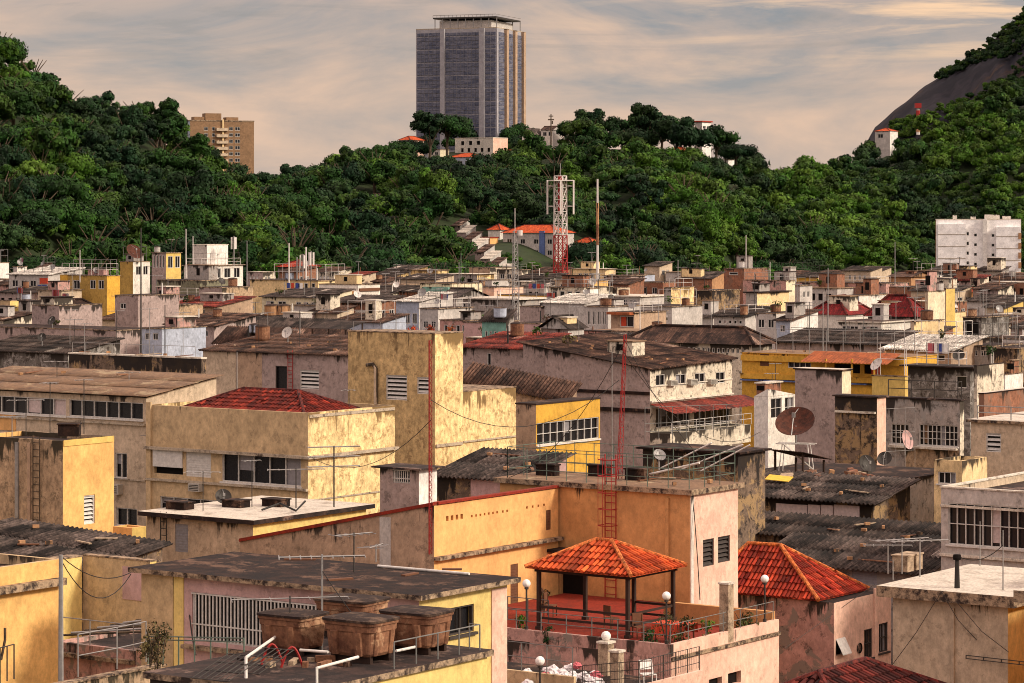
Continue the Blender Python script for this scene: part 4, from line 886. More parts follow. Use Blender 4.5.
for i in range(50): a0, a1 = u0+(u1-u0)*i/50, u0+(u1-u0)*(i+1)/50; m.face([(a0, .3, z1), (a1, .3, z1), (a1, -2.2, z1-.85+.05*(i % 2)), (a0, -2.2, z1-.85+.05*((i+1) % 2))][::-1], 0, [(a0, 0), (a1, 0), (a1, 2), (a0, 2)])
m.build('balcony_roof', 'orange_tarp', b.root)
for x in (836, 862, 884): patch(b, 'F', x, 358, x+1.6, 376, 2.0, 'ochre', 'post', inn=-1.9)
patch(b, 'F', 872, 361, 880, 374, .1, 'red_cloth', 'curtain')
H('small box of ochre balcony wall in front of the ochre house', 905, 377, 872, 908, Y=212, wf='yellow', wr='yellow', roof=sl(h=.06, ov=.05, m='roof_mould'), name='balcony_block')
b = H('white house with slanted gable and blue grey windows left of the plain slab', 768, 397, 754, 795, Y=205, wf='clean_white', wr='white', tops=(0, .6, 0, 0), roof=sl(h=.02, ov=.0, m='roof_mould'), wins=[('R', 'grid', 771, 398, 782, 418, {'nx': 2, 'ny': 2}), ('R', 'grid', 785, 397, 794, 417, {'nx': 2, 'ny': 2})])
H('cream parapet block between the barred windows and the beige house', 962, 461, 934, 0, Y=146, depth=3, wf='cream', parapet=.4, roof=fl(m='roof_black'), name='rooftop_block', wins=[('F', 'grid', 938, 472, 956, 484, {'nx': 3, 'ny': 1})])
G['junkroof'] = H('flat roof strewn with rubble behind the top corrugated shed', 884, 484, 735, 0, Y=153, depth=9, wf='grey', roof=sl(h=.1, ov=.1, m='roof_mould', e='roof_mould'))
H('brick walled house with rough red masonry on the right edge', 984, 394, 979, 1040, Y=188, wf='brick', wr='brick', roof=sl(h=.08, ov=.05, m='roof_pale', e='roof_mould'))
H('small bright white rooftop room near the right edge', 1005, 375, 1003, 1023, Y=232, wf='white', wr='clean_white', roof=sl(h=.06, ov=.05, m='roof_mould'))
b = H('dark brown low house behind the white rooftop room', 1050, 384, 1008, 0, Y=250, depth=6, wf='pink_stained', roof=co(m='corrugated_dark', ov=.3))
# ---- far rows: label, corner, top row, left, right, distance, colours, roof, windows
g_ = lambda x0, y0, x1, y1, n=1, nx=2, f='F', g=.5, t='grid', **k: (f, t, x0, y0, x1, y1, dict(n=n, nx=nx, ny=1, g=g, **k))
FAR = [
 ('long grey lilac blank wall house across the left edge', 116, 331, -30, 118, 304, 'lilac_grey', None, sl(h=.1, ov=.05), []),
 ('stepped grey lilac upper wall behind the long blank wall', 59, 306, 32, 62, 318, 'lilac_grey', None, sl(h=.1, ov=.05), []),
 ('little bright yellow house with one green window and dark hip roof', 74, 309, 60, 95, 322, 'ochre_shaded', 'bright_yellow', ('hip', {'h': 1.0, 'm': 'roof_mould', 'tile': False, 'rm': 'roof_mould'}), [g_(84, 319, 91, 330, f='R')]),
 ('narrow grey lilac tower house with thin antenna poles', 138, 296, 115, 142, 330, 'lilac_grey', None, sl(h=.1, ov=.05), [g_(120, 303, 126, 309)]),
 ('ochre house with white balcony frames on its roof', 107, 276, 60, 120, 440, 'ochre_shaded', 'ochre', sl(h=.1, ov=.1), [g_(90, 280, 104, 289, 2), g_(63, 280, 80, 289, 2)]),
 ('tall ochre box house with white side near the left poles', 133, 262, 120, 150, 470, 'ochre_shaded', 'white', sl(h=.1, ov=.1), [g_(136, 266, 148, 275, 2, f='R')]),
 ('beige rooftop room with louvred front and yellow side', 166, 253, 152, 181, 500, 'lilac_grey', 'yellow', sl(h=.1, ov=.2), [g_(153, 255, 164, 268, 4, 1, g=.6), g_(168, 256, 180, 268, 2, 2, f='R')]),
 ('wide greenish grey wall house with small white rooms below', 200, 281, 156, 203, 395, 'green_grey', None, sl(h=.1, ov=.05), []),
 ('white low house under the greenish grey wall', 196, 297, 143, 200, 372, 'white', None, sl(h=.1, ov=.1), [g_(147, 300, 190, 305, 3, 2, g=1.2)]),
 ('bright white platform house with dark openings and pole aerials', 200, 266, 184, 243, 470, 'white', 'white', sl(h=.1, ov=.3, m='roof_pale'), [g_(205, 268, 240, 278, 4, 2, f='R', g=.5)]),
 ('low pale yellow wall house at the far left', 10, 301, 0, 46, 375, 'yellow_shaded', 'pale_yellow', sl(h=.1, ov=.05), []),
 ('white roofed house with a red sheet on its wall, far left', 48, 275, 9, 52, 470, 'light_grey', 'light_grey', co(m='corrugated_pale', ov=.4), [g_(12, 280, 36, 287, 3)]),
 ('little white box house at the left edge under the forest', -6, 263, -12, 9, 520, 'white', 'clean_white', sl(h=.1, ov=.1), []),
 ('small white hut left of the white roofed house', 17, 267, 13, 27, 545, 'light_grey', 'white', sl(h=.1, ov=.1), []),
 ('small white hut right of the white roofed house', 44, 268, 38, 57, 545, 'white', 'clean_white', ('gable', {'h': .8, 'm': 'corrugated_brown', 'tile': False}), []),
 ('stained tan house with grey front beside red drums', 222, 288, 199, 253, 370, 'lilac_grey', 'mossy', sl(h=.1, ov=.05), []),
 ('long cream house behind the corrugated lean-to', 318, 281, 250, 322, 430, 'cream', 'cream', sl(h=.1, ov=.2), [g_(290, 283, 315, 290, 4, 1, g=1.0)]),
 ('cream house with three tall windows under a grey lean-to roof', 318, 298, 262, 320, 392, 'pale_cream', None, co(m='corrugated', ov=.4), [g_(296, 302, 316, 314, 3, 2), g_(266, 301, 286, 313, 2, 2)]),
 ('white house with orange band and rows of greenish windows', 358, 285, 319, 380, 410, 'clean_white', 'white', sl(h=.1, ov=.1), [g_(320, 299, 357, 311, 4, 3, g=.2), g_(338, 316, 357, 327, 2, 3, g=.2), g_(361, 300, 378, 306, 1, 5, f='R'), g_(361, 312, 378, 318, 1, 5, f='R')]),
 ('brown roofed low house with dark eaves left of the mouldy yellow tower', 335, 345, 218, 345, 262, 'lilac_grey', 'beige', co(m='corrugated_brown', ov=.5), [g_(240, 349, 300, 354, 5, 2, g=1.)]),
 ('second brown roofed house behind the dark eaves', 330, 332, 225, 342, 300, 'grey', 'beige', co(m='corrugated', ov=.5), [g_(240, 334, 320, 341, 6, 2, g=1.)]),
 ('pale blue railed house at the foot of the forest', 419, 302, 396, 422, 365, 'blue_white', 'light_grey', co(m='corrugated_pale', ov=.4), [g_(398, 313, 417, 324, 3, 2)]),
 ('cream house with green awning and orange wall', 452, 284, 420, 458, 430, 'pale_cream', None, sl(h=.1, ov=.1), []),
 ('pinkish grey flat house behind the stone wall', 494, 288, 450, 499, 440, 'pale_pink', None, sl(h=.1, ov=.1), []),
 ('grey house with curved roof left of the stone wall', 456, 298, 437, 462, 398, 'grey', None, ('gable', {'h': 1.2, 'm': 'corrugated', 'tile': False}), [g_(442, 306, 452, 314, 2, 2)]),
 ('rough grey stone walled house under a white slab', 517, 300, 462, 520, 385, 'grey', None, sl(h=.2, ov=.4, m='roof_pale', e='white_edge'), [g_(463, 303, 470, 315, 2, 1)]),
 ('light grey balcony house left of the curved roof', 438, 309, 420, 441, 352, 'light_grey', None, sl(h=.1, ov=.2), [g_(423, 321, 436, 328, 2, 2)]),
 ('brownish pink house with dark arches near the mouldy tower', 470, 321, 440, 474, 326, 'pink_stained', None, sl(h=.1, ov=.1), [g_(444, 325, 466, 333, 4, 1, g=.6)]),
 ('narrow stained lilac house left of the teal one', 483, 323, 464, 486, 318, 'pink', None, sl(h=.1, ov=.1), []),
 ('teal house with a row of narrow windows', 506, 321, 482, 514, 306, 'teal', 'grey', co(m='corrugated', ov=.3), [g_(485, 331, 505, 339, 5, 1, g=.8)]),
 ('dark lilac cube house right of the thin lattice mast', 541, 307, 520, 546, 368, 'lilac_grey', None, sl(h=.1, ov=.1), []),
 ('long low ochre wall house in the centre distance', 551, 296, 498, 554, 425, 'ochre', None, sl(h=.1, ov=.05), []),
 ('pink house with round drums left of the dark gable', 540, 324, 514, 544, 298, 'pink', None, sl(h=.1, ov=.1), []),
 ('house with rusty dark red roof and two tone wall behind the ochre window band', 523, 349, 463, 527, 245, 'lilac_grey', None, co(m='corrugated_red', ov=.5), [g_(487, 353, 491, 366, 1, 1)]),
 ('beige framed house with a glowing yellow side in the centre', 594, 281, 555, 608, 450, 'beige', 'bright_yellow', sl(h=.1, ov=.2), [g_(560, 284, 590, 291, 5, 2)]),
 ('cluttered white grey house at the foot of the telecom mast', 584, 288, 548, 588, 415, 'white_stained', None, sl(h=.1, ov=.1), [g_(552, 291, 580, 298, 4, 1)]),
 ('slim white block with peeling side, centre distance', 590, 289, 587, 599, 388, 'light_grey', 'clean_white', sl(h=.1, ov=.1), []),
 ('light grey wall house with white lean-to roof behind the gable', 584, 304, 540, 588, 365, 'light_grey', None, co(m='corrugated_pale', ov=.3), []),
 ('grey house with dark gable roof in the centre', 568, 329, 541, 584, 288, 'lilac_grey', 'light_grey', ('gable', {'h': 1.2, 'm': 'corrugated_dark', 'tile': False, 'ridge': 'y'}), []),
 ('grey house with open frames between gable and orange awning', 608, 307, 584, 611, 345, 'light_grey', None, sl(h=.1, ov=.2), [g_(587, 311, 606, 325, 4, 2, g=.4)]),
 ('light grey house with white shutters behind the orange awning', 640, 297, 600, 644, 385, 'light_grey', None, sl(h=.15, ov=.3, m='roof_pale', e='white_edge'), [g_(602, 299, 612, 306), ('F', 'panel', 603, 299, 611, 306, {'m': 'clean_white', 'nohole': 1}), g_(616, 299, 634, 306, 3)]),
 ('brown house with white framed window and red curtain under an orange awning', 634, 313, 611, 638, 330, 'brown_plaster', None, sl(h=.1, ov=.2), [g_(620, 316, 634, 327, 1, 2)]),
 ('stained beige house with two louvred windows in the centre right', 672, 307, 638, 676, 352, 'light_grey', None, sl(h=.1, ov=.2), [g_(643, 312, 652, 320, t='louvre'), g_(659, 313, 668, 321, t='louvre')]),
 ('broad brown hipped roof building with white balustrade wall', 752, 345, 628, 772, 268, 'white_stained', 'white_stained', ('hip', {'h': 1.5, 'm': 'corrugated_brown', 'tile': False, 'ov': .5, 'rm': 'roof_mould'}), [g_(640, 347, 744, 352, 22, 1, g=.8)]),
 ('tall stained cream house with vines on its side', 671, 288, 664, 694, 378, 'grey', 'stained_cream', sl(h=.1, ov=.05), []),
 ('ruined black walled house covered by plants', 712, 291, 695, 716, 392, 'mouldy', None, sl(h=.1, ov=.1), []),
 ('long red brick house with orange side below the forest', 712, 279, 676, 724, 460, 'brick', 'brick_orange', co(m='corrugated', ov=.3), []),
 ('tall red brick house with one slit window', 744, 269, 724, 750, 475, 'brick', None, sl(h=.1, ov=.05), [g_(729, 272, 738, 275, 1, 1)]),
 ('dusky pink house with cluttered roof and cream side', 786, 281, 743, 795, 430, 'pink_stained', 'pale_cream', sl(h=.1, ov=.05), []),
 ('grey pillar house carrying a cream tank block', 757, 293, 746, 789, 358, 'grey', 'cream', sl(h=.15, ov=.3, m='roof_mould', e='roof_mould'), []),
 ('light grey house with two windows under the cream tank block', 776, 314, 756, 779, 330, 'light_grey', None, sl(h=.1, ov=.05), [g_(758, 319, 774, 328, 2, 2)]),
 ('bluish house with white side and rusty roof, centre right', 790, 321, 776, 818, 315, 'blue_white', 'clean_white', co(m='corrugated_brown', ov=.4), [g_(780, 325, 785, 332)]),
 ('low grey house with dark lean-to left of the grey pillar', 745, 317, 714, 748, 342, 'light_grey', None, co(m='corrugated_dark', ov=.4), [g_(718, 320, 742, 324, 5, 1)]),
 ('long dusky pink wall house with two square holes under the hill', 886, 284, 793, 889, 455, 'pink_stained', None, sl(h=.1, ov=.05), [g_(801, 293, 806, 298, t='dark'), g_(814, 294, 819, 299, t='dark')]),
 ('brownish wall house between the pink wall and the white apartments', 933, 288, 889, 936, 445, 'brick', None, sl(h=.1, ov=.05), []),
 ('small brick house with pointed top behind the brownish wall', 911, 277, 889, 916, 490, 'brick_orange', None, ('gable', {'h': .8, 'm': 'corrugated_brown', 'tile': False}), []),
 ('white house under a crimson hip roof, left one of the two', 846, 315, 809, 850, 348, 'white', None, ('hip', {'h': 2.2, 'm': 'tile_crimson', 'tile': False, 'ov': .3, 'rm': 'tile_dark'}), []),
 ('white house with pale blue corner between two crimson roofs', 859, 296, 846, 890, 385, 'blue_white', 'white', sl(h=.12, ov=.1), [g_(848, 299, 857, 309, 2, 1)]),
 ('house under the larger crimson hip roof beside the yellow stepped wall', 914, 317, 868, 928, 330, 'lilac_grey', None, ('hip', {'h': 2.4, 'm': 'tile_crimson', 'tile': False, 'ov': .4, 'rm': 'tile_dark'}), [g_(881, 320, 904, 332, 3, 1)]),
 ('stepped cream yellow wall house, its tall back part', 928, 292, 925, 945, 312, 'beige', 'pale_cream', sl(h=.1, ov=.05), []),
 ('lower front part of the stepped cream yellow wall', 914, 322, 911, 944, 298, 'beige', 'cream', sl(h=.1, ov=.05), []),
 ('narrow cream chimney like tower right of the stepped wall', 946, 289, 944, 955, 325, 'brown_plaster', 'yellow', sl(h=.1, ov=.05), []),
 ('cream low wall house right of the stepped cream wall', 950, 313, 947, 966, 330, 'beige', 'cream', sl(h=.1, ov=.05), []),
 ('dark open frame house near the right with a cage on top', 981, 318, 963, 985, 298, 'dark_grey', None, sl(h=.1, ov=.1), [g_(966, 322, 979, 337, t='dark')]),
 ('beige house with sunny yellow gable side near the right edge', 1004, 308, 985, 1024, 388, 'beige', 'yellow', co(m='corrugated_dark', ov=.5), []),
 ('small cream and orange brick house near the right edge', 994, 327, 982, 1009, 322, 'cream', 'brick_orange', co(m='corrugated_brown', ov=.3), []),
 ('plain light grey house at the right edge', 1042, 340, 1003, 1046, 286, 'light_grey', None, sl(h=.1, ov=.1), []),
 ('tiny orange walled room below the white apartments', 927, 282, 911, 931, 520, 'brick_orange', None, sl(h=.1, ov=.1), []),
 ('tiny tan house right below the white apartments', 976, 292, 960, 982, 470, 'orange', None, ('gable', {'h': .8, 'm': 'tile', 'tile': False}), []),
 ('white window house left of the dark arches, below the crimson roof', 881, 323, 838, 885, 305, 'white', None, sl(h=.15, ov=.3, m='corrugated_brown', e='white_edge'), [g_(842, 326, 878, 333, 2, 4, g=.2)]),
 ('low house with large whitish corrugated roof on the right', 951, 351, 885, 955, 255, 'brown_plaster', None, co(m='corrugated_pale', ov=.5), [g_(890, 354, 945, 360, 1, 6)]),
 ('grey stained low house right of the whitish roof', 991, 347, 959, 995, 258, 'grey', None, sl(h=.1, ov=.1), [g_(964, 350, 986, 356, 3, 2)]),
 ('black walled low house near the right edge', 1017, 349, 994, 1021, 250, 'mouldy', None, sl(h=.1, ov=.1), []),
 ('low house with dark roof above the ochre house', 884, 345, 775, 888, 268, 'lilac_grey', None, co(m='corrugated_dark', ov=.5), []),
 ('junk covered dark roofed house at the far left', 68, 354, -30, 72, 238, 'dark_grey', None, co(m='corrugated_dark', ov=.3), []),
 ('small bluish grey house behind the pale topped black block', 162, 329, 141, 166, 290, 'blue_white', None, sl(h=.1, ov=.1), [g_(145, 333, 158, 340, 2, 2)]),
 ('brown roofed house right of the bluish grey one', 214, 326, 167, 217, 300, 'lilac_grey', None, co(m='corrugated_brown', ov=.4), [g_(172, 330, 208, 336, 4, 2, g=1.)]),
 ('house with rusty lean-to between grey tower and red drums', 214, 307, 165, 218, 345, 'brown_plaster', None, co(m='corrugated_red', ov=.4), [g_(170, 309, 205, 315, 4, 2, g=1.)]),
 ('mossy small wall house beside the white low rooms', 163, 306, 147, 166, 335, 'mossy', None, sl(h=.1, ov=.1), []),
 ('brown box house on the left of the church like building', 490, 268, 469, 497, 560, 'brown_plaster', 'white_stained', sl(h=.1, ov=.1), []),
 ('white grey box house at the foot of the step roofed row', 522, 270, 497, 530, 540, 'white_stained', None, sl(h=.1, ov=.1), [g_(500, 274, 518, 279, 3, 2)]),
]
for (lb, xc, yt, xl, xr, Y, wf, wr, rf, wn) in FAR:
    tp = (0, 0, 1.0, 1.0) if rf[0] == 'corr' else (0, 0, 0, 0)
    if 'crimson' in lb or 'hip' in rf[0]: dp = None
    W_ = dict(depth=min(9, 4.5+Y*.008)) if True else {}
    b = H(lb, xc, yt, xl, xr, Y=Y, wf=wf, wr=wr, roof=rf, wins=wn, tops=tp, **(W_ if xr-xc < 8 else {}))
    G[lb] = b
def F_(s): return next(v for k, v in G.items() if s in k)
b = F_('white house with orange band'); patch(b, 'F', 319.3, 291, 357.7, 297.5, .3, 'orange', 'orange_band'); patch(b, 'R', 359, 296, 379, 299, .2, 'red_paint', 'red_band'); patch(b, 'R', 359, 288, 379, 291, .2, 'brown_wood', 'red_band')
b = F_('cream house with green awning'); patch(b, 'F', 424, 287, 450, 292, .5, 'teal', 'awning'); patch(b, 'F', 424, 292.5, 437, 306, .05, 'orange', 'painted_panel'); patch(b, 'F', 432, 298, 436, 306, .08, 'dark', 'doorway')
b = F_('brown house with white framed'); patch(b, 'F', 621, 317, 626, 326, -.05, 'red_cloth', 'curtain', inn=.1); patch(b, 'F', 611, 312, 634, 314.5, 1.0, 'orange_tarp', 'awning')
b = F_('white roofed house with a red'); patch(b, 'F', 40, 278, 48, 284, .1, 'red_cloth', 'hanging_sheet'); patch(b, 'F', 38, 285, 47, 289, .1, 'blue_tarp', 'hanging_sheet')
b = F_('ochre house with white balcony'); patch(b, 'F', 60.5, 274.5, 68, 306, .1, 'ochre', 'pilaster')  # this pilaster is a sunlit strip put into brighter ochre
b = F_('bright white platform'); annexA = annex(b, 207, 245, 193, 228, Y=474, wf='light_grey', wr='clean_white', base=b.zt+.12, roof=sl(h=.1, ov=.1, m='roof_pale', e='white_edge'))
b = F_('tiny orange walled')
# ---- houses on the hill, each standing on the slope
CL = []
def hillhouse(label, xc, yt, xl, xr, yb, Y, **k):
    kp = 'keep' in k; P = hit(xc, yb, lerp_t(YB, xc), lerp_t(YR, xc)-4); Y = P.y if 'keep' not in k else Y; k.pop('keep', 0)
    b = H(label, xc, yt, xl, xr, Y=Y, **k); c = b.world(-b.W/2, b.D/2, 0); r = max(b.W, b.D)/2+5
    CL.append((c.x, c.y, r))
    v = Vector((c.x, c.y)); d = v.normalized()                     # keep the view down the slope open
    for q in ((7,) if kp else (7, 14, 21, 28, 35, 42)): CL.append((c.x-d.x*q, c.y-d.y*q, max(6.5 if r > 9 else 3.6, r-1-q*.06)))
    return b
HT = lambda **k: ('hip', dict(h=1.6, m='tile', tile=False, ov=.4, rm='tile_dark', **k))
hillhouse('small grey house with orange roof on the hilltop left of the white block', 410, 140, 399, 424, 160, 1085, wf='light_grey', wr='pale_pink', roof=HT(), wins=[g_(400, 145, 409, 149, 2, 2), g_(400, 153, 409, 157, 2, 2)])
hillhouse('white three storey block with small square windows below the glass tower', 493, 138, 455, 508, 158, 1080, wf='white', wr='pale_pink', depth=10, roof=sl(h=.3, ov=.1, m='roof_pale', e='white_edge'), wins=[g_(461, 141, 480, 145, 3, 1, g=1.5, t='dark'), g_(461, 148, 490, 152, 5, 1, g=1.5, t='dark')])
hillhouse('bluish house with bright red tiled roof under the white block', 474, 157, 448, 484, 174, 1045, wf='blue_white', wr='light_grey', depth=9, roof=HT(), wins=[g_(450, 161, 470, 165, 3, 2), g_(450, 168, 470, 171, 3, 2)])
hillhouse('small white gabled house on the hilltop beside a utility pole', 534, 135, 522, 545, 148, 1100, wf='clean_white', wr='white', roof=('gable', {'h': 2.6, 'm': 'corrugated', 'tile': False, 'ridge': 'y'}))
hillhouse('dark roofed white cottage right of the gabled one on the hilltop', 553, 130, 541, 561, 140, 1108, wf='white', wr='light_grey', roof=('gable', {'h': 1.6, 'm': 'corrugated_brown', 'tile': False}), wins=[g_(543, 132, 552, 136, 2, 2)])
hillhouse('low salmon coloured house with white base on the hilltop', 556, 150, 536, 560, 158, 1060, wf='pale_pink', wr='white', depth=6, roof=sl(h=.3, ov=.2, m='orange', e='orange'))
hillhouse('slim white tower house among trees at the right end of the hilltop', 702, 122, 695, 711, 150, 1105, wf='light_grey', wr='clean_white', roof=sl(h=.5, ov=.5, m='tile_red', e='tile_red'), wins=[g_(703, 126, 710, 129, 2, 2, f='R'), g_(703, 134, 710, 137, 2, 2, f='R'), g_(703, 142, 710, 145, 2, 2, f='R')])
hillhouse('little white house half hidden by the hilltop trees', 648, 142, 634, 655, 152, 1080, wf='clean_white', wr='white', roof=sl(h=.3, ov=.1, m='roof_pale'))
hillhouse('cream bungalow below the big hilltop trees', 684, 151, 668, 690, 160, 1075, wf='pale_cream', wr='white', roof=HT())
hillhouse('low pale house among the trees left of the white three storey block', 440, 150, 428, 447, 158, 1070, wf='white', wr='pale_cream', depth=6, roof=sl(h=.3, ov=.1, m='roof_pale'), wins=[g_(430, 152, 438, 155, 2, 2)])
hillhouse('small white house right below the white gabled one', 521, 150, 510, 527, 158, 1070, wf='white', wr='clean_white', depth=6, roof=HT(), wins=[g_(512, 152, 519, 155, 2, 2)])
hillhouse('pale cream house half way between the gabled house and the bungalow', 616, 150, 604, 622, 157, 1075, wf='pale_cream', wr='white', depth=6, roof=sl(h=.3, ov=.1, m='roof_brown'), wins=[g_(606, 152, 614, 155, 2, 2)])
hillhouse('long white terrace wall house on the slope right of the bungalow', 728, 160, 700, 736, 167, 1080, wf='white', wr='clean_white', depth=5, roof=sl(h=.3, ov=.1, m='roof_pale'))
hillhouse('tiny white hut peeking through the trees above the cream long house', 382, 194, 374, 387, 202, 900, wf='white', wr='clean_white', depth=4, roof=sl(h=.3, ov=.2, m='roof_pale'))
hillhouse('tiny white hut in the dark forest right of the banded pole', 622, 208, 616, 627, 217, 900, wf='light_grey', wr='white', depth=4, roof=sl(h=.3, ov=.2, m='roof_pale'))
hillhouse('red topped white house at the start of the bare rock slope', 890, 131, 875, 894, 146, 1290, wf='light_grey', wr='clean_white', roof=HT(), depth=8, wins=[('F', 'grid', 878, 134, 883, 138, {'nx': 2, 'ny': 1})])
hillhouse('orange house hidden in the trees between brown apartments and tower', 288, 180, 276, 293, 190, 900, wf='brick_orange', wr='orange', roof=HT())
b = hillhouse('long grey white house with red tiled roof behind the telecom mast', 556, 233, 503, 575, 262, 715, wf='light_grey', wr='light_grey', roof=('hip', {'h': 2.2, 'm': 'tile', 'tile': False, 'ov': .5, 'rm': 'tile_dark'}), depth=9, wins=[g_(507, 239, 552, 244, 4, 2, g=1.8), g_(507, 250, 552, 255, 4, 2, g=1.8)])
patch(b, 'F', 540, 231, 545, 262, .4, 'blue', 'blue_strip')
hillhouse('small yellow house with red hip roof right of the telecom mast', 592, 243, 573, 596, 252, 705, wf='yellow', wr='bright_yellow', depth=6, roof=HT())
hillhouse('tiny house with red roof left of the long grey white house', 500, 230, 488, 503, 240, 720, wf='white', wr='white', depth=5, roof=HT())
hillhouse('tiny orange hut with a blue tank on the slope', 490, 238, 481, 494, 246, 700, wf='brick_orange', wr='orange', depth=4, roof=sl(h=.3, ov=.2, m='terrace_red', e='terrace_red'))
for k in range(8):                                   # the row of stepped white roofs climbing the slope
    x = 460+k*6.0; y = 226+k*6.6
    hillhouse(['topmost', 'second', 'third', 'fourth', 'fifth', 'sixth', 'seventh', 'lowest'][k]+' of the eight white roofed row houses stepping down the slope', x, y, x-9, x+14, y+8, 690-k*11, wf='lilac_grey', wr='light_grey', depth=5, group='row houses stepping down the slope', tops=(0, 0, 2.0, 2.0), roof=co(m='roof_pale' if k % 2 else 'corrugated_brown', ov=.3, am=.02), wins=[g_(x+1, y+2, x+6, y+5, 1, 2, f='R')])
# ---- the white apartment block on the right
b = hillhouse('white eight storey apartment block with blank panels, right edge', 1021, 220, 936, 1034, 290, 880, keep=1, name='apartment_block', cat='apartment block', a=8, wf='apartment_white', wr='brick_orange', depth=14, roof=sl(h=.3, ov=.05, m='roof_pale', e='white_edge'),
    wins=[w for k in range(6) for w in (('F', 'grid', 974, 233.5+k*9.7, 977, 236.5+k*9.7, {'nx': 1, 'ny': 1}), ('F', 'grid', 991.5, 234+k*9.7, 994.5, 237+k*9.7, {'nx': 1, 'ny': 1}), ('F', 'grid', 966.5, 232+k*9.7, 969, 235.5+k*9.7, {'nx': 1, 'ny': 1}))])
patch(b, 'F', 938, 224, 965.5, 330, 2.0, 'apartment_white', 'stair_panel'); patch(b, 'F', 996, 227, 1020.5, 330, 2.4, 'apartment_white', 'stair_panel'); patch(b, 'F', 983, 219, 987, 330, 1.5, 'clean_white', 'pilaster')
for y in range(234, 300, 12): patch(b, 'F', 938, y, 965.5, y+.45, 2.08, 'ledge', 'joint'); patch(b, 'F', 996, y+2, 1020.5, y+2.45, 2.48, 'ledge', 'joint')
for x0, x1, y in ((953, 957, 217), (971, 976, 218.5), (985, 1000, 216.5), (1003, 1011, 218)): u0 = b.at('F', x0, y)[0]; u1 = b.at('F', x1, y)[0]; box_part(b, u0, u1, 3, 7, b.zt+.3, b.at('F', x0, y)[1]+.6, 'white', 'rooftop_room')
for k in range(6): patch(b, 'F', 1018, 233+k*9.7, 1021, 239+k*9.7, 2.6, 'brick_orange', 'balcony', inn=-2.5)
# ---- brown apartment block on the left ridge
b = hillhouse('brown apartment block with cream balconies on the left ridge', 190, 121, 182, 254, 170, 960, keep=1, name='apartment_block', cat='apartment block', a=68, wf='blue_white', wr='brown_block', roof=sl(h=.4, ov=.1, m='roof_brown', e='slab_edge'),  # cool light on the narrow left face is put into its bluish colour
    wins=[w for k in range(6) for w in (('R', 'grid', 204, 127+k*6.3, 208, 130.5+k*6.3, {'nx': 2, 'ny': 1}), ('R', 'grid', 212, 127+k*6.3, 215, 130.5+k*6.3, {'nx': 1, 'ny': 1}), ('R', 'grid', 229, 127+k*6.3, 233, 130.5+k*6.3, {'nx': 2, 'ny': 1}), ('R', 'grid', 235, 127+k*6.3, 240, 130.5+k*6.3, {'nx': 2, 'ny': 1}), ('F', 'grid', 184, 127+k*6.3, 188, 130.5+k*6.3, {'nx': 2, 'ny': 1}))])
for k in range(6): patch(b, 'R', 216, 128+k*6.3, 227.5, 131+k*6.3, 1.0, 'beige', 'balcony')
patch(b, 'R', 222, 119.5, 223.5, 175, .5, 'cream', 'pilaster')
for x0, x1, y in ((196, 206, 116.5), (207, 223, 113), (228, 240, 117)): u0 = b.at('R', x0, y)[0]; u1 = b.at('R', x1, y)[0]; box_part(b, -6, -2, u0, u1, b.zt+.4, b.at('R', x0, y)[1], 'brown_block', 'rooftop_room')
# ---- the tall glass tower
YT = 1165
b = H('tall grey glass office tower with helipad deck on the hilltop', 497, 28, 416, 523, Y=YT, name='office_tower', cat='tower', a=20, wf='tower_block', wr='tower_block', roof=sl(h=.4, ov=.0, m='roof_pale', e='ledge')); CL.append((*b.world(-b.W/2, b.D/2, 0).xy, 30)); b.depth = b.D
NF = 27; z0 = b.at('F', 460, 150)[1]; fh = (b.zt-1.5-z0)/NF
bays = [(-b.W+.6, -b.W*.70), (-b.W*.63, -b.W*.22), (-b.W*.14, -.6)]
for (u0, u1) in bays:
    m = MB(); mf = MB()
    for i in range(NF):
        z = z0+i*fh; tall = i % 3 == 2
        m.box(u0, u1, -.25, -.002, z+fh*(.12 if not tall else .3), z+fh)
        n = max(2, int((u1-u0)/1.6))
        for j in range(1, n): u = u0+(u1-u0)*j/n; mf.box(u-.09, u+.09, -.42, -.25, z+fh*.12, z+fh)
    g = m.build('window_band', 'tower_glass', b.root); mf.build('mullions', 'tower_mullion', g)
for u0, u1 in ((-b.W*.70, -b.W*.63), (-b.W*.22, -b.W*.14)):
    m = MB(b.zt); m.box(u0+.3, u1-.3, -1.1, -.002, 0, b.zt+.2); m.build('pilaster', 'tower_block', b.root)
for k in range(3):
    u0 = b.D*(.06+k*.33); m = MB(); [m.box(.002, .25, u0, u0+b.D*.2, z0+i*fh+fh*.15, z0+(i+1)*fh) for i in range(NF)]; m.build('window_band', 'tower_glass', b.root)
    m = MB(b.zt); m.box(.002, 1.2, u0+b.D*.21, u0+b.D*.29, 0, b.zt+.2); m.build('pilaster', 'brown_plaster', b.root)
box_part(b, -b.W*.74, -b.W*.1, 3, b.D-3, b.zt+.42, b.zt+3.6, 'light_grey', 'plant_room'); box_part(b, -b.W*.80, -b.W*.02, 1, b.D-1, b.zt+4.4, b.zt+5.0, 'dark_steel', 'helipad')
m = MB(); [m.box(x-.15, x+.15, y-.15, y+.15, b.zt+.42, b.zt+4.4) for x in [-b.W*(.78-.095*i) for i in range(9)] for y in (1.5, b.D-1.5)]; m.build('deck_columns', 'steel', b.root)
m = MB(); zz = b.zt+5.9
m.tube([(-b.W*.80, 1, zz), (-b.W*.02, 1, zz), (-b.W*.02, b.D-1, zz)], .12, 4); [m.tube([(-b.W*(.80-.78*i/16), 1, b.zt+5), (-b.W*(.80-.78*i/16), 1, zz)], .08, 4) for i in range(17)]; m.build('deck_railing', 'steel', b.root)
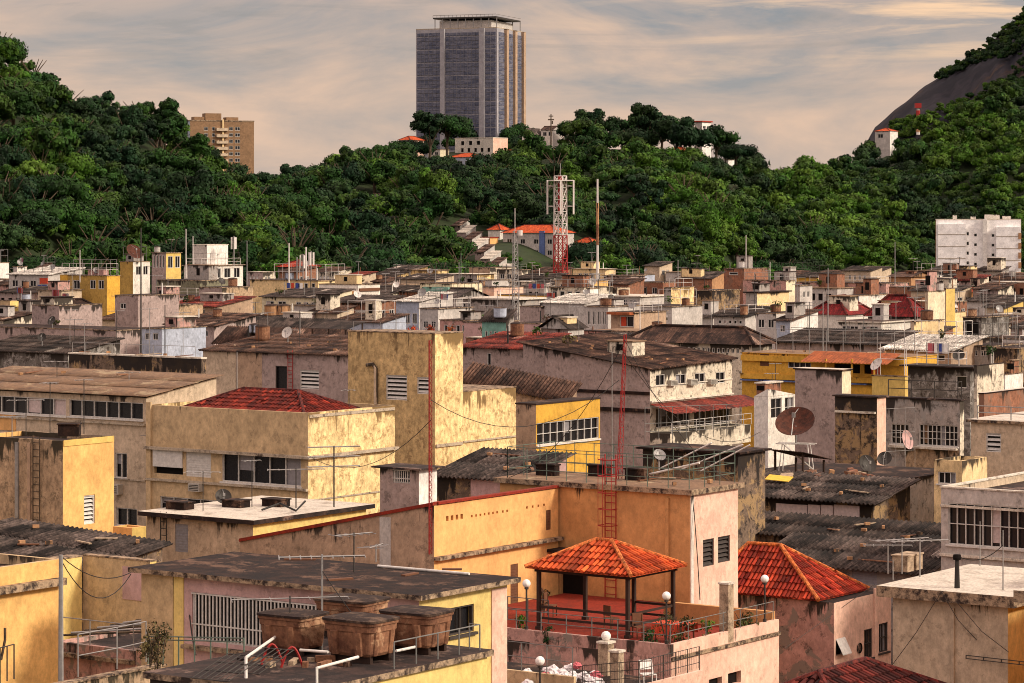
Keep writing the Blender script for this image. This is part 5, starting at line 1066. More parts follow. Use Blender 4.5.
# ---- infill: lower houses crowding between the rows, seen over and between the ones above
def obb(b): return [b.world(x, y, 0).xy for x, y in ((-b.W, 0), (0, 0), (0, b.D), (-b.W, b.D))]
def hit2(A, B, ax, ay, m=.3):
    for e in (ax, ay):
        pa = [p.dot(e) for p in A]; pb = [p.dot(e) for p in B]
        if min(max(pa), max(pb))-max(min(pa), min(pb)) < m: return False
    return True
AX, AY = Vector((math.cos(R(35)), -math.sin(R(35)))), Vector((math.sin(R(35)), math.cos(R(35))))
BOX = [(obb(b), b) for b in Bld.ALL]
bad = [(a['label'] if 'label' in a else a.name, c['label'] if 'label' in c else c.name) for i, (A, x) in enumerate(BOX) for (B, y) in BOX[i+1:] if x.root != y.root and abs(x.a-R(35)) < .01 and abs(y.a-R(35)) < .01 and hit2(A, B, AX, AY, .4) for a, c in [(x.root, y.root)]]
for q in bad: print('OVERLAP', q)
CLEAR[:] = CL
# ------------------------------------------------------------------ infill houses
STOP = {'with', 'and', 'the', 'a', 'an', 'in', 'on', 'of', 'its', 'under', 'behind', 'below', 'above', 'by', 'at', 'to', 'from', 'left', 'right', 'near', 'beside', 'one', 'two', 'three', 'four', 'small', 'large', 'dark', 'white', 'between', 'across', 'strewn', 'carrying', 'cut', 'lit', 'bright', 'stained', 'green', 'red', 'grey', 'broad', 'wide', 'pale', 'brown', 'yellow', 'black', 'hanging', 'facing', 'row', 'thin', 'tall', 'tiny', 'unusually', 'first', 'other', 'orange', 'cream', 'rusty', 'louvred', 'long', 'barred', 'slanted', 'standing', 'front', 'square', 'flat', 'rough', 'weathered', 'bare', 'peeling', 'low', 'plain', 'crimson', 'blank', 'mouldy', 'old', 'lilac', 'hip', 'covered'}
def short(b, n=9):
    lb = b.root['label'].replace(',', '')
    if b in FILL: return lb.replace(' of the ', ' of ').replace('in front of ', 'before ')
    w = lb.split()[:n]
    while w and w[-1] in STOP: w.pop()
    return ' '.join(w)
LM = [(30, 304, 'long blank wall'), (105, 440, 'ochre framed house'), (220, 470, 'white platform house'), (285, 375, 'rusty drums'), (340, 410, 'orange banded house'), (300, 262, 'dark eaved roof'),
      (400, 330, 'mouldy yellow tower'), (440, 430, 'green awning house'), (495, 306, 'teal house'), (515, 370, 'grey lattice mast'), (560, 440, 'telecom mast'), (570, 290, 'dark gable roof'), (620, 330, 'orange awning'),
      (600, 225, 'bare grey building'), (690, 268, 'brown hipped roof'), (680, 378, 'vine covered house'), (735, 470, 'red brick house'), (770, 358, 'cream tank block'), (828, 348, 'left crimson roof'), (900, 330, 'larger crimson roof'),
      (840, 455, 'long pink wall'), (935, 310, 'stepped yellow wall'), (975, 298, 'open frame house'), (1000, 388, 'yellow gable'), (920, 255, 'whitish roof'), (820, 240, 'ochre balcony house'), (940, 215, 'dark grey house'), (250, 212, 'lilac door house'), (130, 185, 'black block')]
FC = [('lilac_grey', 'grey lilac'), ('beige', 'beige'), ('light_grey', 'light grey'), ('white_stained', 'dirty white'), ('grey', 'rough grey'), ('brick', 'brick'), ('cream', 'cream'), ('pink_stained', 'dusky pink'), ('brown_plaster', 'brown'), ('dark_grey', 'dark grey'), ('ochre', 'ochre'), ('stained_cream', 'stained cream'), ('blue_white', 'pale bluish')]
RC = [('roof_mould', 'mouldy slab roof', 's'), ('corrugated', 'grey sheet roof', 'c'), ('corrugated_dark', 'black sheet roof', 'c'), ('corrugated_brown', 'brown sheet roof', 'c'), ('roof_brown', 'brown slab roof', 's'), ('roof_pale', 'pale slab roof', 's'), ('corrugated_red', 'rust red sheet roof', 'c'), ('corrugated_pale', 'whitish sheet roof', 'c'), ('tile_red', 'red tiled roof', 'h')]
FILL = []; rf_ = random.Random(5); seen = set()
def relate(px, Y):
    lm = min(LM, key=lambda l: abs(l[0]-px)+abs(l[1]-Y)*.45); dx = px-lm[0]
    if abs(dx) > 14: return ('right of the ' if dx > 0 else 'left of the ')+lm[2]
    return ('in front of the ' if Y < lm[1] else 'behind the ')+lm[2]
def spans(W_, D_, o, zt_):
    """screen span and the row of the far edge of a roof"""
    c = [o-AX*W_, o, o+AY*D_, o+AY*D_-AX*W_]; q = [(p.x/p.y*F0+CX, H0+(CZ-zt_)*F0/p.y) for p in c]
    return min(p[0] for p in q), max(p[0] for p in q), q[0][1]*.5+q[2][1]*.5, q[3][1], o.y
COV = [spans(b.W, b.D, b.org.xy, b.zt+.3) for _, b in BOX]
CAND = []; Y = 264.0
while Y < 600:
    X = -.20*Y
    while X < .20*Y:
        W_ = rf_.uniform(3.6, 8.5); D_ = rf_.uniform(3.5, 6); x = X+rf_.uniform(0, 2); y = Y+rf_.uniform(-4, 4); X += W_*.82+rf_.uniform(.3, 2.5); px = x/y*F0+CX
        if y > lerp_t(YB, px)-18: continue
        d = rf_.uniform(12.9, 15.0)
        if y > 430: d = rf_.uniform(11.5, 13.5)
        if y > 350 and rf_.random() < .12: d -= 1.5
        z = CZ-d; o = Vector((x, y)); c = [o-AX*W_, o, o+AY*D_, o+AY*D_-AX*W_]
        if any(hit2(c, B, AX, AY, -.1) for B, _ in BOX) or any(hit2(c, q[7], AX, AY, -.1) for q in CAND): continue
        CAND.append((y, px, W_, D_, d, o, spans(W_, D_, o, z), c))
    Y += 7.5+Y*.010
keep = []
for i, q in enumerate(CAND):
    x0, x1, ym, yb_, yy = q[6]; n = 0; tot = 0
    if x1 < -4 or x0 > 1028: continue
    for k in range(7):
        cx_ = x0+(x1-x0)*(k+.5)/7
        if not 0 <= cx_ < 1024: continue
        near = [s_[2] for s_ in COV if s_[4] < q[0] and s_[0] < cx_ < s_[1]]+[p[6][2] for p in CAND if p[0] < q[0] and p[6][0] < cx_ < p[6][1]]
        tot += 1; n += (min(near) if near else 700)-ym > 2.6
    if tot and n/tot > .2: keep.append(q)
for (y, px, W_, D_, d, o, _, _) in keep:
        for _ in range(60):
            mc, wc = rf_.choice(FC[:6] if rf_.random() < .65 else FC); mr, wr_, kind = rf_.choice(RC[:6] if rf_.random() < .8 else RC)
            sz = 'low' if W_ > 7 else 'small'; lb = f'{sz} {wc} house, {wr_}, {relate(px, y)}'
            if lb not in seen: break
        seen.add(lb); yt = H0+d/y*F0; wins = []
        k = F0/y
        if rf_.random() < .75:
            n = rf_.randint(2, 4); h_ = 1.1*k; x1 = px-1.2*k*.82; x0 = px-(W_-1)*k*.80; y0 = yt+.8*k
            wins.append(('F', rf_.choice(['grid', 'grid', 'louvre', 'dark']), x0, y0, x1, y0+h_, dict(n=n, nx=2, ny=1, g=rf_.uniform(.5, 1.2))))
        if rf_.random() < .5: wins.append(('R', 'grid', px+1*k*.5, yt+.8*k, px+(D_-1)*k*.5, yt+1.8*k, dict(n=2, nx=2, ny=1, g=.8)))
        lit = {'lilac_grey': 'white_stained', 'grey': 'stained_cream', 'dark_grey': 'beige'}.get(mc, mc) if rf_.random() < .6 else mc  # sunlight on the right wall put into a paler wall material
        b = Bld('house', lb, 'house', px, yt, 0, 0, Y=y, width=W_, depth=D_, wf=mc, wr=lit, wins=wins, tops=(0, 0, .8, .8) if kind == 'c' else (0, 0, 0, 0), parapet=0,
                roof=('slab', {'m': mr, 'h': .12, 'ov': rf_.choice([.05, .25])}) if kind == 's' else (('corr', {'m': mr, 'ov': .4}) if kind == 'c' else ('hip', {'m': mr, 'h': 1.3, 'tile': False, 'rm': 'tile_dark'})))
        FILL.append(b)
print('INFILL', len(FILL))
def RP(b, px, py, dz=0.0):
    x, y, z = b.onroof(px, py, b.rz-b.zt); 
    return b.world(x, y, z+dz)
def anyroof(px, py, Y): return ray(px, py, Y)
hp = lambda n, Y: n*Y/F0
def rp(b, fx, fy):
    """a spot on a roof by fractions of its width and depth"""
    x, y = -b.W*fx, b.D*fy; return b.world(x, y, max(b.top(x, y)+.1, b.rz))
# ------------------------------------------------------------------ the gazebo on the red terrace
Y = 108.0; P = ray(631, 577, Y); zf = T.zt+.002; gz = empty('gazebo', (P.x, P.y, zf), -R(35), 'open gazebo with orange tiled hip roof and dark posts on the red terrace', 'gazebo')
Wg, Dg = 4.95, 4.1; ze = P.z-zf; E = .0
a_, b_, c_, d_ = (-Wg, 0, ze), (0, 0, ze), (0, Dg, ze), (-Wg, Dg, ze); A = (-Wg/2-.45, Dg/2, ze+1.0); Bq = (-Wg/2+.25, Dg/2, ze+1.0)
m = MB(); [roof_tiles(m, *q, step=.235) for q in ((a_, b_, Bq, A), (b_, c_, Bq, Bq), (c_, d_, A, Bq), (d_, a_, A, A))]; rf = m.build('roof', 'tile', gz)
m = MB(); [m.tube([Vector(p)+Vector((0, 0, .05)), Vector(q)+Vector((0, 0, .07))], .085, 8) for p, q in ((a_, A), (b_, Bq), (c_, Bq), (d_, A), (A, Bq))]; m.build('ridge', 'tile_ridge', rf)
m = MB(); m.box(-Wg+.25, -.25, .3, .4, ze-.16, ze-.03); m.box(-Wg+.25, -.25, Dg-.4, Dg-.3, ze-.16, ze-.03); m.box(-Wg+.3, -Wg+.4, .4, Dg-.4, ze-.16, ze-.03); m.box(-.4, -.3, .4, Dg-.4, ze-.16, ze-.03); m.build('beam', 'dark_wood', gz)
for x, y in ((-Wg+.4, .4), (-.4, .4), (-.4, Dg-.4), (-Wg+.4, Dg-.4), (-Wg*.45, Dg-.4)):
    m = MB(); m.box(-.07, .07, -.07, .07, 0, ze-.16); m.box(-.11, .11, -.11, .11, 0, .12); m.build('post', 'dark_wood', gz, (x, y, 0))
for z in (.42, .85): m = MB(); m.box(-Wg+.48, -.48, .37, .43, z, z+.09); m.build('side_rail', 'dark_wood', gz); m = MB(); m.box(-.43, -.37, .48, Dg-.48, z, z+.09); m.build('side_rail', 'dark_wood', gz); m = MB(); m.box(-Wg*.45+.08, -.48, Dg-.43, Dg-.37, z, z+.09); m.build('side_rail', 'dark_wood', gz)
t = empty('table', T.world(-1.7, 3.0, T.zt), -R(35), 'table under a bright red cloth beside the gazebo', 'table'); m = MB(); m.box(-1.0, 1.0, -.5, .5, .72, .76); m.build('tabletop', 'brown_wood', t)
for x in (-.9, .9):
    for y in (-.4, .4): m = MB(); m.box(-.03, .03, -.03, .03, 0, .72); m.build('leg', 'brown_wood', t, (x, y, 0))
m = MB()
for i in range(20):
    x0, x1 = -1.05+2.1*i/20, -1.05+2.1*(i+1)/20; w0, w1 = .04*math.sin(i*1.7), .04*math.sin((i+1)*1.7)
    m.face([(x0, -.56+w0, .35), (x1, -.56+w1, .35), (x1, -.53, .775), (x0, -.53, .775)]); m.face([(x0, -.53, .775), (x1, -.53, .775), (x1, .53, .775), (x0, .53, .775)]); m.face([(x0, .53, .775), (x1, .53, .775), (x1, .56+w1, .4), (x0, .56+w0, .4)])
tag(m.build('tablecloth', 'red_cloth', None, t.location), 'bright red cloth lying over the terrace table', 'tablecloth').rotation_euler = (0, 0, -R(35)); t.scale = (.7, .9, 1); bpy.data.objects['tablecloth'].scale = (.7, .9, 1)
# railings and lamps of the red terrace
railing([T.world(-12.8, .09, T.zt+.45), T.world(-.09, .09, T.zt+.45), T.world(-.09, T.D-.3, T.zt+.45)], .72, 'thin dark railing along the red terrace parapet', 'grey_rail', 1.1, (1, .45), .02)
railing([T.world(-12.6, 4.6, T.zt), T.world(-8.6, 4.6, T.zt)], .9, 'short inner railing at the left end of the red terrace', 'grey_rail', 1.0)
def onpar(face, px, y0, off=.1):
    u = T.at(face, px, y0)[0]; return T.world(u, off, T.zt+.45) if face == 'F' else T.world(-off, u, T.zt+.45)
for face, px, yt_, yb_, lb in (('F', 525, 586, 632, 'white globe lamp at the left end of the red terrace'), ('F', 665, 596, 644, 'white globe lamp at the front corner of the red terrace'), ('R', 767, 573, 616, 'white globe lamp at the far right corner of the red terrace')):
    p = onpar(face, px, yb_); globe_lamp(p, hp(yb_-yt_, p.y), lb)
LT = G['lowterrace']
p = RP(LT, 540, 690); globe_lamp(p, hp(29, p.y), 'lowest white globe lamp, above the heap of plastic bags')
def pillar(p, w, h, label, ball=False, rz=-R(35)):
    t = empty('pillar', p, rz, label, 'pillar'); m = MB(h); m.box(-w, w, -w, w, 0, h); m.build('shaft', 'concrete_post', t); m = MB(); m.box(-w-.04, w+.04, -w-.04, w+.04, h+.001, h+.07); m.build('cap', 'white_edge', t)
    if ball: m = MB(); r = .17; m.lathe((0, 0, h+.07+r), [(r*math.sin(math.pi*k/8)+1e-6*(k in (0, 8)), -r*math.cos(math.pi*k/8)) for k in range(9)], 14); m.build('globe', 'globe', t)
    return t
p = onpar('R', 731, 624, .2); p.z -= .45; pillar(p, .2, hp(58, p.y), 'stained concrete pillar at the right side of the red terrace')
p = ray(606, 683, 97.0); p.z -= 1; pillar(p, .2, 1+hp(40, 97), 'concrete pillar topped by a white globe in front of the terrace', True)
p = ray(617, 683, 94.0); p.z -= 1; pillar(p, .17, 1+hp(31, 94), 'shorter concrete pillar right of the globe topped one')
railing([LT.world(-8.9, .08, LT.zt+.5), LT.world(-2.7, .08, LT.zt+.5)], .95, 'railing of the lower terrace in front of the pink parapet', 'grey_rail', 1.0, (1, .5), .018)
railing([LT.world(-2.3, .08, LT.zt+.1), LT.world(-.1, .08, LT.zt+.45), LT.world(-.1, 3.9, LT.zt+.45)], .8, 'dark mesh railing right of the two concrete pillars', 'dark_steel', .7, (1, .66, .33), .016, vert=.14)
shrub(onpar('F', 650, 640, 1.2)-Vector((0, 0, .45)), .5, 1.5, 'bare branched potted plant beside the gazebo', n=90, size=.05)
shrub(onpar('R', 700, 640, .9)-Vector((0, 0, .45)), .55, 1.2, 'leafy plant at the right railing of the red terrace', 'shrub_leaf', 260)
shrub(onpar('R', 756, 620, .5)-Vector((0, 0, .45)), .5, 1.0, 'green pink flowered plant beside the right pillar', 'shrub_leaf', 300)
shrub(onpar('F', 548, 634, .0)-Vector((0, 0, .55)), .35, .7, 'small weed growing out of the terrace parapet', 'leaf', 160, .05)
shrub(onpar('F', 640, 640, .6)-Vector((0, 0, .45)), .5, .8, 'low bushy plant under the front of the gazebo', 'leaf', 240)
# bags
rb = random.Random(3)
for k in range(34):
    px = rb.uniform(527, 602); py = rb.uniform(676, 690); p = RP(LT, px, py); p.z += rb.uniform(0, .35) if abs(px-560) < 25 else 0; r = rb.uniform(.11, .24); m = MB(); n1_, n2_ = 12, 8; g = []
    for j in range(n2_+1):
        th = math.pi*j/n2_; g.append([Vector((math.sin(th)*math.cos(a), math.sin(th)*math.sin(a), math.cos(th)*.75))*r*rb.uniform(.72, 1.2) for a in [2*math.pi*i/n1_ for i in range(n1_)]])
    for j in range(n2_):
        for i in range(n1_): q = (i+1) % n1_; m.face([tuple(g[j][i]), tuple(g[j+1][i]), tuple(g[j+1][q]), tuple(g[j][q])])
    tag(m.build('plastic_bag', 'bag' if k % 7 else 'flower_pink', None, p+Vector((0, 0, r*.6))), 'crumpled '+('white' if k % 7 else 'pink')+' plastic bag in the heap at the bottom of the photo', 'bag', 'white plastic bags in the heap' if k % 7 else 'pink plastic bags in the heap')
t = empty('plastic_chair', RP(LT, 648, 690), .3, 'white plastic chair behind the mesh railing', 'chair'); t.location.z += .1
m = MB(); m.box(-.24, .24, -.22, .22, .42, .45); m.build('seat', 'globe', t); m = MB(); m.tube([(-.24, .2, .45), (-.22, .28, .85), (.22, .28, .85), (.24, .2, .45)], .025, 6); m.obox((0, .25, .68), (.2, 0, 0), (0, .015, 0), (0, .03, .12)); m.build('backrest', 'globe', t)
for x in (-.22, .22):
    for y in (-.2, .2): m = MB(); m.tube([(0, 0, 0), (0, 0, .42)], .02, 6); m.build('leg', 'globe', t, (x, y, 0))
for k, (x, y, rz_, lb) in enumerate([(-3.4, 3.2, .4, 'dark wooden chair under the gazebo nearest the table'), (-5.6, 4.6, 2.2, 'dark wooden chair in the middle of the gazebo'), (-9.6, 6.2, 1.2, 'dark wooden chair by the orange wall')]):
    t = empty('wooden_chair', T.world(x, y, T.zt), rz_, lb, 'chair'); m = MB(); m.box(-.22, .22, -.22, .22, .42, .46); m.build('seat', 'brown_wood', t); m = MB(); m.box(-.22, .22, .2, .24, .55, .95); m.build('backrest', 'brown_wood', t)
    for a in (-.2, .2):
        for c_ in (-.2, .2): m = MB(); m.box(-.02, .02, -.02, .02, 0, .42 if c_ < 0 else .9); m.build('leg', 'brown_wood', t, (a, c_, 0))
for k, (x, y, lb) in enumerate([(-8.4, .55, 'left potted plant behind the terrace railing'), (-7.2, .5, 'middle potted plant behind the terrace railing'), (-10.8, 7.4, 'potted plant beside the orange wing door'), (-.6, 3.6, 'potted plant at the right terrace railing')]):
    t = shrub(T.world(x, y, T.zt+.3), .32, .6, lb, 'leaf_bright' if k % 2 else 'shrub_leaf', 150, .05); m = MB(); m.lathe((0, 0, -.3), [(0, 0), (.13, 0), (.19, .3), (.21, .3), (.21, .34)], 12); m.build('pot', 'brick_orange', t)
# ------------------------------------------------------------------ tanks and pipes in the foreground
TH = G['tankhouse']; zr = TH.rz
def on(b, px, py, dz=0): return RP(b, px, py, dz)
def wire(a, b2, sag, label, r=.014):
    a, b2 = Vector(a), Vector(b2); pipe([a.lerp(b2, i/12)-Vector((0, 0, sag*4*(i/12)*(1-i/12))) for i in range(13)], r, label, 'black_pipe', 'cable', 'cable')
TK = [(293, 653, 1.35, 1.1, .82, 'brown water tank with a pale dusty lid, leftmost of the four'), (361, 660, 1.42, 1.15, .86, 'brown water tank standing nearest, second from the left in front'), (417, 651, 1.42, 1.15, .84, 'brown water tank with black mouldy lid, rightmost of the four'), (352, 636, 1.5, 1.2, .80, 'brown water tank at the back under the antennas')]
for px, py, w_, d_2, h_, lb in TK:
    p = on(TH, px, py); t = tank(p+Vector((0, 0, .16)), w_, d_2, h_, lb, -R(35) + rb.uniform(-.08, .08))
    m = MB(); [m.box(-w_*.4, w_*.4, y-.05, y+.05, -.158, -.002) for y in (-d_2*.3, d_2*.3)]; m.build('stand', 'dark_wood', t)
def RW(px, py, Y): return ray(px, py, Y)
def ptz(px, py, z):       # where the sight line crosses a given height
    Y = (CZ-z)*F0/(py-H0); return ray(px, py, Y)
zp = zr+.42
pipe([ptz(246, 683, zr-.1)*1.0, Vector((*ptz(246, 672, zr+.1).xy, zp)), ptz(288, 628, zp)], .035, 'white pipe with elbow running to the leftmost tank')
pipe([Vector((*ptz(317, 668, zp).xy, zr-.6)), ptz(317, 668, zp), ptz(358, 657, zp)], .035, 'white pipe with elbow running to the nearest tank')
pipe([ptz(300, 650, zr+.3), ptz(328, 652, zr+.3)], .032, 'short white pipe joining the two left tanks'); pipe([ptz(396, 651, zr+.3), ptz(415, 647, zr+.3)], .032, 'short white pipe joining the two right tanks')
antenna(on(TH, 322, 652), hp(100, 64), 'big rooftop antenna with long boom above the water tanks', L=2.0, n=9, az=.1, r=.022)
antenna(on(TH, 290, 655), hp(60, 64), 'wide flat antenna left of the big one above the tanks', L=2.7, n=4, az=.15, r=.016)
PK = G['pink']
antenna(RP(PK, 354, 572), hp(40, 84), 'antenna with folded elements on the pink house roof', L=1.3, n=6, az=.6)
antenna(RP(PK, 376, 562), hp(18, 86), 'small bent antenna at the back of the pink house roof', L=1.0, n=4, az=1.2)
for k, (px, py, w_, r_) in enumerate([(300, 560, .5, 0), (410, 575, .35, 1), (340, 580, .4, .5), (452, 570, .3, 0)]):
    p = RP(PK, px, py); m = MB(); m.box(-w_, w_, -.08, .08, 0, .05); tag(m.build('plank', 'brown_wood', None, p), ['weathered plank left on the pink house roof, far left one', 'short plank on the pink house roof near its right end', 'plank lying in the middle of the pink house roof', 'small board at the back right of the pink house roof'][k], 'plank').rotation_euler = (0, 0, r_)
pipe([PK.world(-4.6, PK.D-.3, PK.rz+.05), PK.world(-1.2, PK.D-.25, PK.rz+.05)], .04, 'pale pipe lying along the back edge of the pink roof')
for k, (px, py) in enumerate([(272, 664), (292, 667)]):
    p = on(TH, px, py); m = MB(); m.tube([Vector((-.25+.05*i, 0, .45*math.sin(math.pi*i/10))) for i in range(11)], .03, 6); tag(m.build('hose', 'red_metal', None, p), ['left', 'right'][k]+' loop of red hose in front of the leftmost tank', 'hose').rotation_euler = (0, 0, .3)
railing([TH.world(-.4, TH.D-.15, TH.rz), TH.world(-.1, TH.D-.15, TH.rz), TH.world(-.1, TH.D*.5, TH.rz)], .6, 'short bent railing at the right end of the tank roof', 'grey_rail', .7, (1,), .018)
for k in range(14):
    p = on(TH, rb.uniform(240, 460), rb.uniform(660, 668)); 
    if (p-TH.org).dot(TH.ex) > -.1 or (p-TH.org).dot(TH.ey) > TH.D-.1: continue
    m = MB(); w_ = rb.uniform(.06, .3); m.box(-w_, w_, -.06, .06, 0, rb.uniform(.04, .14)); o = tag(m.build('rubble_block', rb.choice(['concrete_post', 'rust_tank', 'roof_mould']), None, p), 'small piece of rubble lying round the brown water tanks', 'rubble', 'rubble round the water tanks'); o.rotation_euler = (0, 0, rb.uniform(0, 3))
wire(on(TH, 322, 652)+Vector((0, 0, 1.9)), on(TH, 388, 660)+Vector((0, 0, .1)), .1, 'thin guy wire from the big antenna to the tank roof', .01)
# metal racks and railings, bottom left
PT = G['pipeterrace']
railing([PT.world(-4.0, .1, PT.zt), PT.world(-.2, .1, PT.zt)], .8, 'green grey railing on the pink terrace parapet', 'steel', 1.4, (1,), .022)
railing([PT.world(-4.5, 6.6, PT.rz), PT.world(-.6, 6.6, PT.rz)], 1.05, 'thin curved railing before the pale yellow wall', 'grey_rail', .85, (1, .1), .016)
railing([ray(78, 677, 76), ray(117, 669, 78), ray(146, 662, 80)], 1.15, 'galvanised railing above the mossy wall', 'steel', 1.1, (1, .5), .02)
railing([ray(148, 664, 79), ray(244, 668, 74)], .78, 'double bar railing in front of the pink house window', 'green_rail', .9, (1, .88), .022)
for k in range(9):
    a = PT.world(-4.4+k*.1, 1.0+k*.52, PT.zt+.0+.03*k); b2 = PT.world(-.5, 2.6+k*.40, PT.zt+.32+.07*k); pipe([a, b2], .035, f'{"grey" if k % 2 else "brown"} pipe laid across the pink terrace with others', 'steel' if k % 2 else 'bark', 'pipe', 'pipe', f'{"grey" if k % 2 else "brown"} pipes laid across the pink terrace')
shrub(PT.world(-1.9, 7.4, PT.rz), 1.0, 1.0, 'heap of dry branches by the curved railing', 'shrub_leaf', 300, .06)
for k, (px, py, Y_, r_, h_, lb) in enumerate([(158, 683, 76, .42, 1.7, 'straggly reddish bush climbing at the corner of the pink house'), (150, 668, 78, .35, 1.0, 'small reddish shrub beside the straggly bush')]): shrub(ray(px, py, Y_), r_, h_, lb, 'shrub_leaf', 420, .045)
for k in range(2):
    t = empty('metal_rack', on(TH, 205+k*30, 676-k*7, .03), -.5, ['folded grid of thin metal bars left of the water tanks', 'second grid of metal bars leaning right of the first'][k], 'rack'); m = MB()
    for i in range(7): m.tube([(i*.16, -.5, 0), (i*.16+.15, .7, .38)], .012, 4)
    for i in range(4): m.tube([(0+.04*i, -.5+i*.4, i*.125), (1.0+.04*i, -.5+i*.4, i*.125)], .014, 4)
    m.build('grid', 'dark_steel', t)
p = ray(61, 683, 80); p.z -= 2; pole(p, 2+hp(128, 80), 'thick grey utility pole at the corner of the yellow left house', 'steel', .09, 'utility_pole')
pipe([ray(5, 628, 82), ray(5, 640, 82), ray(1, 660, 82)], .04, 'thin brown pipe on the yellow left wall', 'bark')
railing([ray(0, 683, 72), ray(14, 679, 73)], .9, 'bent black handrail at the bottom left corner', 'dark_steel', .4, (1,), .02)
# ------------------------------------------------------------------ orange house roof, red masts
OR = G['orange']; zr = OR.rz
railing([OR.world(-9.4, .1, zr), OR.world(-.1, .1, zr), OR.world(-.1, OR.D-.1, zr), OR.world(-9.4, OR.D-.1, zr), OR.world(-9.4, .1, zr)], 1.35, 'green grey railing round the roof of the orange house', 'green_rail', .95, (1, .62, .3), .02)
lattice(RP(OR, 619, 479), hp(150, 118), .24, 'slim red lattice mast rising from the orange house roof', [(1.0, 'red_metal')], lean=(.28, 0), r=.016, step=.42, w2=.12)
p = OR.world(*OR.at('F', 612, 560)[:1], -.12, 0); p = Vector((p.x, p.y, T.zt)); ladder(p, zr-T.zt+1.3, .55, 'red ladder with safety cage on the orange wall', -R(35), cage=(2.4, zr-T.zt+1.2))
WG = G['wing']; p = WG.world(-.12, -.1, 0); p = Vector((p.x, p.y, WG.zt-2.0)); lattice(p, hp(165, 114)+2, .13, 'thin red lattice mast at the corner of the orange wing', [(1.0, 'red_metal')], r=.014, step=.3)
C3 = G['c3']
for k, (u, L_) in enumerate([(-3.4, 2.6), (-2.2, 3.2), (-1.0, 2.4)]): pipe([C3.world(u-.8, -.6, C3.zt-.9), C3.world(u+L_-.6, -.2, C3.zt+.5)], .04, ['lowest', 'longest', 'rightmost'][k]+' of three white pipes leaning on the black mossy block', 'white_pipe')
pipe([OR.world(-4.5, 2.8, zr+.06), OR.world(-1.0, 2.4, zr+.9)], .045, 'white pipe propped across the orange house roof')
for k, (fx, fy) in enumerate([(.93, .5), (.70, .75), (.45, .6)]):
    m = MB(); m.box(-.5, .5, -.2, .2, 0, .45); m.box(-.55, .55, -.25, .25, .451, .52); tag(m.build('concrete_box', 'roof_mould', None, OR.world(-9.2*fx, OR.D*fy, zr)), ['left', 'middle', 'right'][k]+' small concrete box on the orange house roof', 'box').rotation_euler = (0, 0, -R(35))
dish(ray(663-4, 470, 119.5), .0001+.28, 'small grey dish beside the orange roof railing', .4)
# big rusty dish with its frame
JR = G['junkroof']; p = ray(796, 440, 158); t_ = dish(Vector((p.x, p.y, p.z-.2)), 1.12, 'large rusty satellite dish tipped on its frame', -.35, .72, 'rust_dish', 1.0)
p0 = ray(796, 440, 158); zb = JR.rz
t = empty('dish_frame', (p0.x, p0.y, zb), -.3, 'white pipe frame carrying the large rusty dish', 'frame'); m = MB(); hh = p0.z-.2-zb
for x, y in ((-.9, -.5), (.9, -.5), (.9, .6), (-.9, .6)): m.tube([(x, y, 0), (x*.8, y*.6, hh)], .035, 5)
m.tube([(-1.1, -.3, hh), (1.1, -.3, hh)], .035, 5); m.tube([(-1.1, .4, hh), (1.1, .4, hh)], .035, 5); m.tube([(-.6, -.5, hh), (1.8, -.9, -.2)], .05, 5); m.build('pipes', 'white_pipe', t)
# junk on the rubble roof
for k in range(26):
    px = rb.uniform(742, 870); py = rb.uniform(474, 483); p = RP(JR, px, py); w_, d2, h2 = rb.uniform(.15, .5), rb.uniform(.1, .35), rb.uniform(.08, .5); m = MB(h2); m.box(-w_, w_, -d2, d2, 0, h2)
    mt = rb.choice(['brick', 'roof_mould', 'white_stained', 'rust_tank', 'concrete_post', 'brick_orange']); nm = {'brick': 'brick', 'brick_orange': 'brick', 'roof_mould': 'black', 'white_stained': 'dirty white', 'rust_tank': 'rusty', 'concrete_post': 'concrete'}[mt]
    o = tag(m.build('rubble_block', mt, None, p), f'{nm} block among the rubble on the flat roof', 'rubble', f'{nm} rubble blocks on the flat roof'); o.rotation_euler = (rb.uniform(-.2, .2), rb.uniform(-.2, .2), rb.uniform(0, 3))
m = MB(); m.box(-.7, .7, -.35, .35, 0, .03); o = tag(m.build('tarpaulin', 'yellow_tarp', None, RP(JR, 779, 484, .3)), 'yellow sheet lying at the edge of the rubble roof', 'tarpaulin'); o.rotation_euler = (.3, .05, -.5)
canopy(RP(JR, 803, 479), 2.2, 1.6, 1.5, 'small collapsed lean-to of boards below the rusty dish', -.9, 'corrugated_brown', -.5)
dish(RP(JR, 866, 474), .55, 'dark mesh dish standing right of the plain slab wall', .5, 1.1, 'dark_steel', .5); dish(ray(905, 455, 172), .6, 'pinkish dish in front of the barred balcony windows', .9, 1.3, 'pink', .9)
dish(ray(885, 466, 168), .45, 'second dark dish right of the mesh one', -.4, 1.0, 'dark_steel', .4)
